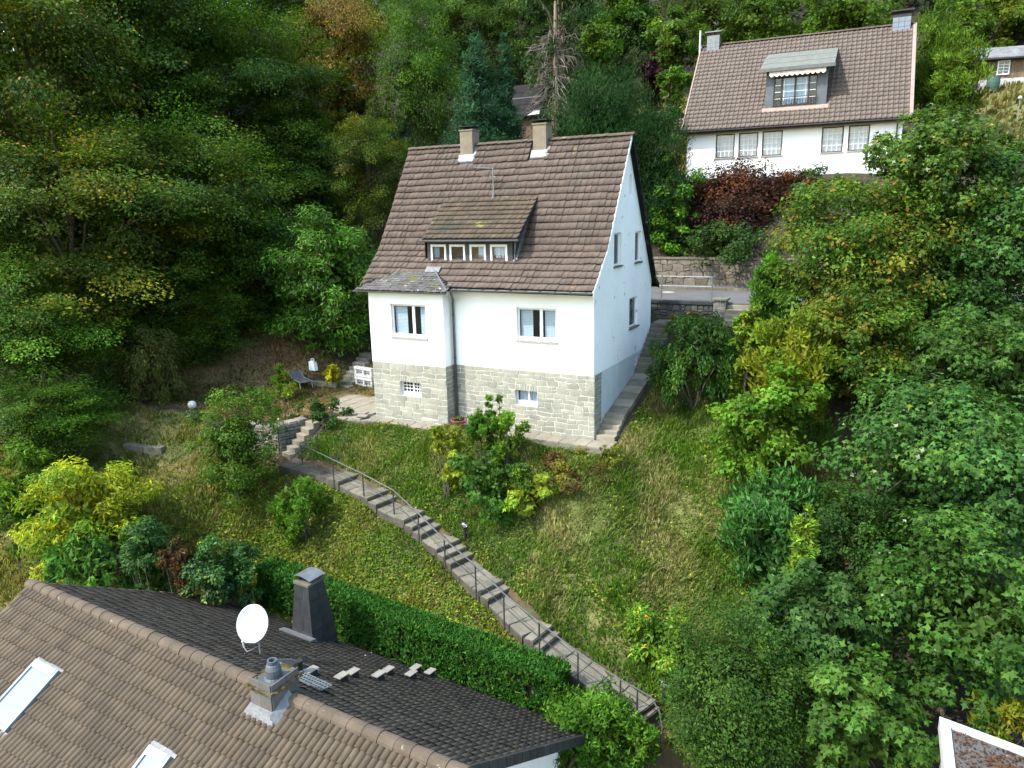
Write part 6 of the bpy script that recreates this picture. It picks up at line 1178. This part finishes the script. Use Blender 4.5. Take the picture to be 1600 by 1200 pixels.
plant('green_bush', 'light green bush between cotoneaster and yellow ash', 'shrub', 1172, 540, 34, 58, 26, 'round', .15, 'oval', G(((0.0640, 0.1150, 0.0119), 3), ((0.1024, 0.1380, 0.0136), 3)), [((0.2000, 0.1700, 0.0200), .05)], trunk=2)
plant('laurel_hedge', 'dense glossy laurel at the right edge of the meadow', 'shrub', 1215, 815, 88, 82, 21.5, 'upright', .22, 'long', LAUREL, (), m='leaf_gloss', trunk=2, cov=4)
plant('thuja_shrub', 'small yellow green thuja cone in front of the laurel', 'shrub', 1255, 855, 34, 68, 19.5, 'cone', .14, 'frond', G(((0.0896, 0.1495, 0.0170), 3), ((0.1280, 0.1840, 0.0187), 2)), (), m='needle', cov=4)
plant('privet_shrub', 'dark small leaved privet column behind the thuja cone', 'shrub', 1325, 860, 60, 110, 20, 'round', .08, 'oval', G(((0.0230, 0.0517, 0.0102), 3), ((0.0333, 0.0667, 0.0119), 2)), (), trunk=2, cov=3.6)
plant('maple_tree', 'large sycamore filling the right edge at mid height', 'tree', 1480, 730, 160, 170, 20.5, 'round', .155, 'maple', MAPLE, [((0.2800, 0.3200, 0.2200), .008), ((0.1280, 0.1610, 0.0170), .02)], group=RT)
plant('maple_tree', 'sycamore at the right edge under the dark maple', 'tree', 1530, 560, 110, 90, 23, 'round', .155, 'maple', G(((0.0384, 0.0782, 0.0153), 3), ((0.0538, 0.0978, 0.0187), 2)), [((0.2800, 0.3200, 0.2200), .01)], group=RT)
plant('maple_tree', 'sycamore in the lower right above the flat roof', 'tree', 1490, 960, 150, 150, 17.5, 'round', .155, 'maple', G(((0.0384, 0.0828, 0.0153), 3), ((0.0512, 0.1035, 0.0187), 3)), [((0.2800, 0.3200, 0.2200), .008)], group=RT)
plant('maple_tree', 'sycamore with pale shoots between laurel and lower sycamores', 'tree', 1265, 985, 105, 110, 18, 'round', .155, 'maple', G(((0.0358, 0.0759, 0.0187), 3), ((0.0486, 0.0920, 0.0238), 3)), (), group=RT)
plant('maple_tree', 'bright sycamore at the bottom edge left of the flat roof', 'tree', 1345, 1130, 110, 95, 16, 'round', .155, 'maple', G(((0.0486, 0.0978, 0.0170), 3), ((0.0640, 0.1150, 0.0204), 3)), (), group=RT)
plant('privet_tree', 'big dark small leaved privet at the bottom edge, right of the path', 'shrub', 1143, 1090, 108, 150, 17, 'round', .07, 'oval', G(((0.0307, 0.0633, 0.0102), 3), ((0.0435, 0.0782, 0.0119), 2)), (), trunk=2, cov=3.4)
plant('rhododendron', 'yellow green rhododendron on the meadow beside the lower path', 'shrub', 1035, 1005, 56, 70, 20.5, 'round', .14, 'long', G(((0.0640, 0.1380, 0.0119), 4), ((0.1152, 0.1840, 0.0136), 2)), [((0.3000, 0.2600, 0.0200), .12), ((0.2500, 0.1000, 0.0200), .02)], m='leaf_gloss', trunk=2, cov=3.6)
plant('maple_sapling', 'low maple sapling beside the lower garden lamp', 'shrub', 1085, 1080, 42, 62, 18.7, 'round', .15, 'maple', G(((0.0448, 0.0978, 0.0187), 3), ((0.0576, 0.1150, 0.0221), 2)), (), trunk=2)
plant('golden_thuja', 'golden thuja behind the flat roof at the right edge', 'shrub', 1565, 1125, 42, 40, 16.3, 'upright', .16, 'frond', G(((0.1900, 0.1800, 0.0160), 3), ((0.1300, 0.1500, 0.0160), 2)), (), m='needle', trunk=2, cov=4)
plant('thuja_bush', 'bright green thuja bush at the corner of the near roof', 'shrub', 918, 1135, 72, 60, 18.2, 'upright', .12, 'frond', THUJA, (), m='needle', trunk=2, cov=6)
plant('thuja_bush', 'narrow thuja bush at the bottom end of the hand rail', 'shrub', 1008, 1170, 22, 45, 17.8, 'upright', .14, 'frond', THUJA, (), m='needle', trunk=2, cov=5)
# in front of the house
plant('maple_sapling', 'tall green sycamore sapling before the stone base, left of the cellar window', 'shrub', 755, 675, 24, 62, 25.7, 'upright', .13, 'maple', G(((.045, .10, .014), 3), ((.06, .125, .016), 2)), [((.15, .16, .02), .05)], trunk=2, cov=2.6, skirt=0)
plant('maple_sapling', 'tallest yellow green sycamore sapling, just left of the right cellar window', 'shrub', 795, 688, 27, 72, 25.3, 'upright', .13, 'maple', G(((.075, .14, .016), 3), ((.11, .16, .018), 2)), [((.2, .2, .02), .05)], trunk=2, cov=2.6, skirt=0)
plant('maple_sapling', 'thin sycamore shoot between the two tall saplings', 'shrub', 776, 650, 14, 42, 25.8, 'upright', .11, 'maple', G(((.05, .10, .016), 3), ((.07, .12, .018), 2)), (), trunk=2, cov=1.8, skirt=1.0, fill=0)
plant('maple_bush', 'dark green maple bush at the foot of the tall saplings', 'shrub', 765, 745, 62, 50, 24.6, 'round', .14, 'maple', G(((.04, .09, .014), 3), ((.055, .115, .018), 2)), [((.15, .16, .02), .04)], trunk=2, cov=3)
plant('yellow_maple', 'yellow green maple bush below the stone bay', 'shrub', 695, 715, 32, 50, 25.6, 'round', .13, 'maple', G(((0.1536, 0.1840, 0.0136), 3), ((0.1700, 0.1900, 0.0200), 2)), (), trunk=2, cov=2.4)
plant('yellow_maple', 'yellow green maple shoots below the tall saplings', 'shrub', 828, 772, 46, 42, 24.0, 'round', .13, 'maple', G(((0.1152, 0.1725, 0.0136), 3), ((0.1600, 0.1900, 0.0200), 2)), (), trunk=2, cov=2.2)
plant('bramble', 'brown and yellow bramble right of the saplings', 'shrub', 895, 735, 70, 26, 25, 'round', .09, 'oval', G(((0.0600, 0.0600, 0.0160), 3), ((0.1000, 0.0550, 0.0200), 2), ((0.1700, 0.1400, 0.0200), 1)), (), trunk=2, cov=2)
plant('bramble', 'small bramble with bright yellow leaves at the corner below the gable steps', 'shrub', 950, 712, 22, 18, 25, 'round', .09, 'oval', G(((0.0896, 0.1035, 0.0136), 3), ((0.1000, 0.0500, 0.0200), 2)), [((0.3500, 0.3300, 0.0200), .15)], trunk=2, cov=2)
# left garden
plant('apple_tree', 'small rounded fruit tree standing in the lower garden', 'tree', 363, 695, 66, 92, 27.3, 'round', .10, 'oval', G(((0.0448, 0.0862, 0.0110), 3), ((0.0640, 0.1092, 0.0127), 3)), [((0.1200, 0.1300, 0.0200), .03)], cov=3.2, r0=.07, skirt=0)
plant('garden_shrub', 'feathery green shrub below the upper path steps', 'shrub', 475, 798, 52, 52, 26, 'upright', .14, 'oval', G(((0.0576, 0.1150, 0.0119), 3), ((0.0768, 0.1380, 0.0153), 2)), (), trunk=2, cov=2.6)
plant('rhododendron', 'large bright yellow rhododendron in the left garden', 'shrub', 130, 790, 95, 80, 25.3, 'round', .18, 'long', G(((0.2600, 0.2600, 0.0160), 4), ((0.1700, 0.2200, 0.0180), 2), ((0.1152, 0.1725, 0.0136), 1)), [((0.0640, 0.1150, 0.0119), .15)], trunk=2, cov=3.6)
plant('rhododendron', 'green rhododendron at the left edge behind the yellow one', 'shrub', 40, 775, 70, 80, 26.8, 'round', .18, 'long', G(((0.0640, 0.1150, 0.0119), 3), ((0.1152, 0.1725, 0.0136), 2)), (), trunk=2, cov=3.4)
plant('juniper', 'spreading feathery green juniper behind the near ridge', 'shrub', 140, 878, 66, 42, 23.7, 'weep', .2, 'frond', G(((0.0512, 0.1150, 0.0187), 3), ((0.0704, 0.1437, 0.0238), 2)), (), m='needle', trunk=2, cov=4)
plant('dark_laurel', 'dark green laurel right of the juniper', 'shrub', 228, 870, 38, 58, 23.4, 'round', .14, 'long', G(((0.0282, 0.0690, 0.0136), 3), ((0.0410, 0.0897, 0.0153), 2)), (), m='leaf_gloss', trunk=2, cov=3.6)
plant('spirea', 'reddish brown spirea between the dark shrubs', 'shrub', 275, 885, 24, 48, 23, 'upright', .1, 'oval', G(((0.1000, 0.0500, 0.0280), 3), ((0.0600, 0.0500, 0.0200), 2)), (), trunk=2, cov=2.4)
plant('holly', 'dark glossy holly left of the clipped hedge', 'shrub', 345, 892, 58, 55, 23, 'round', .11, 'oval', G(((0.0230, 0.0633, 0.0153), 3), ((0.0333, 0.0782, 0.0170), 2)), [((0.1792, 0.2070, 0.0170), .04)], m='leaf_gloss', trunk=2, cov=3.6)
plant('thin_shrub', 'loose thin shrub on the lawn edge above the dry stone wall', 'shrub', 443, 628, 30, 38, 31, 'upright', .11, 'oval', G(((0.0640, 0.1035, 0.0136), 3), ((0.1152, 0.1380, 0.0153), 2)), (), trunk=2, cov=1.6, fill=0)
plant('dark_shrub', 'dark green shrub at the top of the garden steps', 'shrub', 517, 652, 34, 28, 30.3, 'round', .11, 'oval', G(((0.0282, 0.0633, 0.0153), 3), ((0.0384, 0.0805, 0.0170), 2)), (), trunk=2, cov=2.6)
plant('golden_shrub', 'small round golden shrub beside the bank steps', 'shrub', 517, 580, 14, 12, 35, 'round', .1, 'oval', G(((0.3000, 0.2700, 0.0160), 3), ((0.2000, 0.2000, 0.0160), 2)), (), trunk=2)
plant('tall_herb', 'upright grassy herb beside the sun lounger', 'shrub', 443, 593, 16, 20, 33.5, 'upright', .16, 'strip', G(((0.0640, 0.1150, 0.0136), 3), ((0.1024, 0.1380, 0.0170), 2)), (), m='needle', trunk=2)
# the clipped hedge
hA, hB = np.array([-8.6, -7.95]), np.array([2.35, -8.5]); hd_ = hB - hA; hl = float(np.linalg.norm(hd_)); ang = math.atan2(hd_[1], hd_[0]); hh = []
hz0 = [float(ground_at(np.array([hA[0] + hd_[0] * f]), np.array([hA[1] + hd_[1] * f]))[0]) for f in (0, .5, 1)]
hed = thing('clipped_hedge', (*((hA + hB) / 2), hz0[1]), 'long clipped dark green hedge between path and near roof', 'hedge')
V_, F_, K_, cl = crown(900, 'box', (hl / 2, .40, .66), 58000, .115, 'frond', G(((.022, .068, .010), 3), ((.031, .085, .012), 3)), [((0.1280, 0.1610, 0.0153), .03)], nc=6000)
R_ = np.array([[math.cos(ang), -math.sin(ang), 0], [math.sin(ang), math.cos(ang), 0], [0, 0, 1]]); V_ = V_ @ R_.T
def hz(u): return np.interp(u, [-hl / 2, 0, hl / 2], [hz0[0] - hz0[1], 0, hz0[2] - hz0[1]])
V_[:, 2] += .62 + hz(V_[:, 0] * math.cos(ang) + V_[:, 1] * math.sin(ang)); link('foliage', mesh_np('foliage', V_, F_, MT['needle'], K_), hed)
b = MB()
for i in range(24):
    u = -hl / 2 + .2 + i * (hl - .4) / 23; x, y = u * math.cos(ang), u * math.sin(ang); b.tube([(x, y, hz(u) - .2), (x, y, hz(u) + 1.2)], [.03, .012], 5)
link('stem', b.mesh('stem', MT['bark']), hed)
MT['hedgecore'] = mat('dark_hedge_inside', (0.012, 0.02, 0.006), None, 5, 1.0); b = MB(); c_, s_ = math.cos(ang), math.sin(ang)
Q = lambda u, v, z: (u * c_ - v * s_, u * s_ + v * c_, z + float(hz(u))); b.hexa([Q(-hl / 2 + .15, -.28, -.2), Q(hl / 2 - .15, -.28, -.2), Q(hl / 2 - .15, .28, -.2), Q(-hl / 2 + .15, .28, -.2), Q(-hl / 2 + .15, -.28, 1.1), Q(hl / 2 - .15, -.28, 1.1), Q(hl / 2 - .15, .28, 1.1), Q(-hl / 2 + .15, .28, 1.1)]); link('inner_block', b.mesh('inner_block', MT['hedgecore']), hed)  # one solid dark block filling the hedge behind its leaves
# dead lower trunk of the spruce behind the ridge
p0 = at(866, 215, 45.5); p0[2] = float(ground_at(np.array([p0[0]]), np.array([p0[1]]))[0]); p1_ = at(868, 70, 45.5); ds = thing('dead_spruce', tuple(p0), 'bare brown spruce trunk with dead grey branches behind the right chimney', 'tree', FW); b = MB(); off = -p0
b.tube([p0 + off, (p0 + p1_) / 2 + off, p1_ + off, p1_ + off + (0, 0, 2.5)], [.26, .2, .14, .08], 8); link('trunk', b.mesh('trunk', MT['palebark']), ds)
r_ = np.random.default_rng(77); tv = []; b = MB()
for i in range(150):
    f = r_.uniform(.45, 1.15); s = (p0 + (p1_ - p0) * f) + off; th_ = r_.uniform(0, 6.28); L_ = r_.uniform(.7, 2.0) * (1.3 - .3 * f); d = np.array([math.cos(th_), math.sin(th_), r_.uniform(-.7, .1)]); e = s + d * L_; e2 = e + np.array([d[0] * .3, d[1] * .3, -.5]) * r_.uniform(.5, 1)
    b.tube([s, e, e2], [.028, .018, .007], 3, cap=False)
    for q in range(5): w = s + (e - s) * r_.uniform(.3, 1); b.tube([w, w + r_.normal(size=3) * .3 + np.array([0, 0, -.2])], [.012, .005], 3, cap=False)
link('dead_branches', b.mesh('dead_branches', MT['deadtwig']), ds)
# distant wood that reads as one mass
def mass(name, label, spots, N, size, pal, style='round', R=(4, 4, 4.5), zoff=3.5):
    VV, FF, KK = [], [], []; k = 0; r = np.random.default_rng(len(spots))
    for i, (x, y, s) in enumerate(spots):
        z = float(ground_at(np.array([x]), np.array([y]))[0]); v, f, c, _ = crown(3000 + i, style, tuple(q * s for q in R), N, size, 'oval', [pal[i % len(pal)]], nc=30, fill=.1); VV.append(v + np.array([x, y, z + zoff * s])); FF.append(f + k); KK.append(c); k += len(v)
    o = link(name, mesh_np(name, np.concatenate(VV), np.concatenate(FF), MT['leaf'], np.concatenate(KK))); prop(o, label, 'wood', kind='stuff')
r_ = np.random.default_rng(4); sp = []
for i in range(150):
    x, y = r_.uniform(-75, 45), r_.uniform(34, 82)
    if x > -14 and y < 46: continue
    if -22 < x <= -14 and y < 30: continue
    sp.append((x, y, r_.uniform(.8, 1.4)))
mass('distant_wood', 'mixed wood covering the hillside behind the houses', sp, 480, .6, [(a, 1) for a in ((0.0282, 0.0517, 0.0076), (.03, .06, .011), (.045, .075, .012), (.02, .04, .012), (.035, .055, .01))])
sp = [(r_.uniform(-60, -22), r_.uniform(-6, 36), r_.uniform(.8, 1.3)) for i in range(70)]
sp = [q for q in sp if q[0] < -27 or q[1] > 10]
mass('left_wood', 'shaded beech wood rising left of the lawn, deep behind the front trees', sp, 900, .32, [(a, 1) for a in ((0.0230, 0.0414, 0.0068), (.024, .045, .009), (.03, .052, .01))], 'beech', (4, 4, 6), 6)
# ------------------------------------------------------------------ grass, ground ivy, leaf litter
def scatter(r, poly, dens):
    mn, mx = poly.min(0), poly.max(0); n = int((mx - mn).prod() * dens); x, y = r.uniform(mn[0], mx[0], n), r.uniform(mn[1], mx[1], n); k = inpoly(poly, x, y); return x[k], y[k]
pathA = np.array([p[:2] for p in PATHW])
def offpath(x, y, w=.44):
    d = np.full(x.shape, 9.0)
    for a, c in zip(pathA[:-1], pathA[1:]):
        v = c - a; t = np.clip(((x - a[0]) * v[0] + (y - a[1]) * v[1]) / (v @ v), 0, 1); d = np.minimum(d, np.hypot(x - a[0] - t * v[0], y - a[1] - t * v[1]))
    bad = (d < w) | ((x > -9.5) & (x < .95) & (y > -1.3) & (y < 8.3)) | inpoly(PPOLY, x, y) | ((x > -12.9) & (x < -11.7) & (y > -3) & (y < -1.4)) | ((x > -10.3) & (x < 3.9) & (y < -8.75))
    return ~bad
def grass(name, label, poly, dens, hgt, cols, seed, w=.022, dry=.5, fs=.8, tuft=.5):
    r = np.random.default_rng(seed); x, y = scatter(r, poly, dens); k = offpath(x, y); x, y = x[k], y[k]; n = len(x)
    q = r.random(n) < tuft; cxy = np.stack([x, y], 1); kk = r.integers(0, n, n // 14); near = kk[(np.arange(n) * 7919) % len(kk)]; j_ = np.where(q)[0]; x[j_] = cxy[near[j_], 0] + r.normal(0, .07, len(j_)); y[j_] = cxy[near[j_], 1] + r.normal(0, .07, len(j_)); k2 = offpath(x, y); x, y = x[k2], y[k2]; n = len(x); z = ground_at(x, y); f = fbm(x, y, fs, seed); f2 = fbm(x, y, 3.1, seed + 1)
    t = np.clip(dry + .55 * f + .22 * f2 + r.normal(0, .2, n), 0, 1); c = np.array(cols[0]) * (1 - t)[:, None] + np.array(cols[1]) * t[:, None]; c *= np.exp(r.normal(0, .25, (n, 1)))
    h = hgt * r.uniform(.5, 1.3, n) * np.clip(1 + .45 * fbm(x, y, 1.4, seed + 5), .35, 1.9); th = r.uniform(0, 6.283, n); ln = r.uniform(.15, .8, n); base = np.stack([x, y, z - .02], 1)
    wind = .35 * np.stack([np.sin(f * 2 + 1), np.cos(f2 * 1.5) - 1.4, np.zeros(n)], 1); side = np.stack([np.cos(th), np.sin(th), np.zeros(n)], 1); fwd = np.stack([-np.sin(th), np.cos(th), np.zeros(n)], 1) * ln[:, None] + wind
    up = np.array([0, 0, 1.0]); mid = base + up * (h * .6)[:, None] + fwd * (h * .25)[:, None]; tip = base + up * (h * .9)[:, None] + fwd * (h * .75)[:, None]; ww = w * r.uniform(.7, 1.3, n)[:, None]
    V_ = np.stack([base - side * ww, base + side * ww, mid + side * ww * .7, mid - side * ww * .7, tip], 1).reshape(-1, 3); F_ = (np.array([(0, 1, 2), (0, 2, 3), (3, 2, 4)])[None] + (np.arange(n) * 5)[:, None, None]).reshape(-1, 3)
    prop(link(name, mesh_np(name, V_, F_, MT['grass'], np.repeat(np.clip(c, .003, .9), 5, axis=0))), label, 'grass', kind='stuff')
def cover(name, label, poly, dens, size, pal, seed, hgt=.12, shape='oval', acc=(), thresh=-9, fs=.9, cat='ground cover', m='leaf'):
    r = np.random.default_rng(seed); x, y = scatter(r, poly, dens); f = fbm(x, y, fs, seed); k = offpath(x, y, .47) & (f > thresh); x, y, f = x[k], y[k], f[k]; n = len(x); bump = np.clip(.5 + .5 * fbm(x, y, 2.6, seed + 3), 0, 1.5); z = ground_at(x, y) + r.uniform(0, 1, n) * hgt * bump
    P = np.stack([x, y, z], 1); Nn = np.array([0, -.15, 1.0]) + r.normal(size=(n, 3)) * .5; Dd = r.normal(size=(n, 3)); ci = np.clip(((f + 1.5) / 3 * len(pal) + r.normal(0, .7, n)).astype(int), 0, len(pal) - 1); c = np.array(pal)[ci] * np.exp(r.normal(0, .28, (n, 1)))
    for a, p in acc: q = r.random(n) < p; c[q] = np.array(a) * np.exp(r.normal(0, .2, (int(q.sum()), 1)))
    V_, F_, K_ = leaves(r, P, Nn, Dd, size * r.uniform(.6, 1.3, n), shape, np.clip(c, .003, .9)); prop(link(name, mesh_np(name, V_, F_, MT[m], K_)), label, cat, kind='stuff')
GR, ST = (.085, .165, .018), (.25, .225, .095)
grass('meadow_grass', 'long green and straw coloured grass on the bank', Z_BANK, 640, .20, (GR, ST), 61, dry=.18)
grass('lawn_grass', 'thin dry grass and leaves on the garden terrace', Z_TERR, 300, .13, ((.07, .09, .02), (.19, .14, .065)), 62, dry=.6)
grass('garden_grass', 'straw coloured long grass in the lower left garden', Z_GARDEN, 380, .20, ((.085, .12, .02), (.27, .23, .095)), 63, dry=.45)
grass('slope_grass', 'patchy grass between path and hedge', Z_LOWER, 420, .16, ((.085, .14, .018), (.24, .21, .06)), 64, dry=.2)
grass('hill_grass', 'rough grass on the upper slope around the houses', Z_HILL, 26, .35, ((.06, .095, .018), (.19, .16, .06)), 65, w=.08, dry=.45, fs=.3)
Z_IVYB = np.array([(-11.6, -1.9), (-9.4, -1.3), (.6, -1.2), (1.6, -2.6), (-1.2, -3.6), (-3, -3.9), (-4, -4.2), (-6.5, -3.6), (-9, -2.8)])
Z_IVYC = np.array([(-4.6, -4.6), (-2.6, -3.0), (-.6, -3.4), (-.2, -5.4), (-1.8, -5.9)])
cover('bank_ivy', 'small leaved green ground cover on the bank below the house', Z_IVYB, 520, .085, [(.035, .08, .014), (.045, .10, .014), (.065, .12, .016), (.085, .08, .02), (.11, .065, .025)], 71, .22, acc=[((.14, .13, .02), .03)])
cover('bank_ivy', 'dark green ground cover beside the middle path steps', Z_IVYC, 520, .08, [(.03, .08, .014), (.045, .10, .016), (.06, .115, .016)], 72, .2)
cover('slope_ivy', 'yellow green leafy ground cover on the slope between path and hedge', Z_LOWER, 560, .11, [(.055, .115, .014), (.085, .155, .016), (.11, .18, .018), (.16, .21, .02), (.10, .10, .025)], 73, .2, acc=[((.28, .26, .02), .025), ((.12, .07, .03), .04)])
cover('meadow_weeds', 'leafy green weeds scattered through the bank grass', Z_BANK, 150, .10, [(.06, .14, .016), (.10, .18, .018), (.20, .24, .02)], 79, .2, thresh=.05, fs=1.1)
cover('moss_cover', 'mossy yellow green patches in the lower left garden', Z_GARDEN, 160, .09, [(.05, .08, .014), (.09, .11, .014), (.13, .13, .016)], 74, .08, thresh=-.1)
LIT = [(.09, .045, .022), (.06, .032, .018), (.12, .065, .03), (.045, .026, .016)]
cover('leaf_litter', 'brown fallen leaves on the lawn and at the forest edge', np.array([(-27, -5), (-15, -2.6), (-14, 3), (-10, 6), (-16, 8), (-30, 7)]), 130, .09, LIT, 75, .03, cat='leaf litter', acc=[((.16, .10, .03), .06)])
cover('path_litter', 'brown dead leaves and twigs along the upper edge of the path', np.array([tuple(p[:2] + np.array([.25, .45])) for p in PATHW[2:12]] + [tuple(p[:2] + np.array([.55, .95])) for p in PATHW[2:12]][::-1]), 260, .08, LIT, 76, .06, cat='leaf litter')
cover('red_groundcover', 'red creeping plants along the low edging wall', np.array([atz(412, 583, .3)[:2], atz(445, 588, .3)[:2], atz(448, 575, .45)[:2], atz(415, 570, .5)[:2]]), 260, .09, [(.14, .02, .018), (.10, .018, .016)], 77, .12)
cover('silver_cover', 'pale grey green creeping plants at the foot of the garden steps', np.array([(-11.8, -2.9), (-11.6, -2.0), (-10.0, -1.9), (-8.4, -2.7), (-9.4, -3.0)]), 420, .08, [(.10, .15, .10), (.07, .12, .075), (.14, .18, .13)], 78, .16)
# litter lying on the flat roof
r_ = np.random.default_rng(91); n = 2600; u, v = r_.uniform(.25, 3.4, n), r_.uniform(.25, 2.2, n); k = fbm(u, v, 1.6, 5) > -.15; u, v = u[k], v[k]; n = len(u)
P = np.array(fc)[None] + fx[None] * u[:, None] + fy[None] * v[:, None] + np.array([0, 0, -.052]) + np.array([0, 0, 1]) * r_.uniform(0, .02, (n, 1)); c = np.array(LIT)[r_.integers(0, 4, n)] * np.exp(r_.normal(.1, .4, (n, 1)))
V_, F_, K_ = leaves(r_, P, np.array([0, 0, 1.0]) + r_.normal(size=(n, 3)) * .35, r_.normal(size=(n, 3)), .055 * r_.uniform(.6, 1.4, n), 'oval', c); o = link('leaf_litter', mesh_np('leaf_litter', V_ - np.array(fb.location), F_, MT['leaf'], K_), froof); o['kind'] = 'stuff'
# small plants in the terracotta bowl
V_, F_, K_, _c = crown(951, 'round', (.22, .22, .12), 160, .07, 'oval', G(((.12, .10, .02), 2), ((.08, .05, .03), 2), ((.05, .09, .02), 2))); o = link('flowers', mesh_np('flowers', V_ + np.array([0, 0, .32]), F_, MT['leaf'], K_), [q for q in COL.objects if q.name == 'plant_bowl'][0])
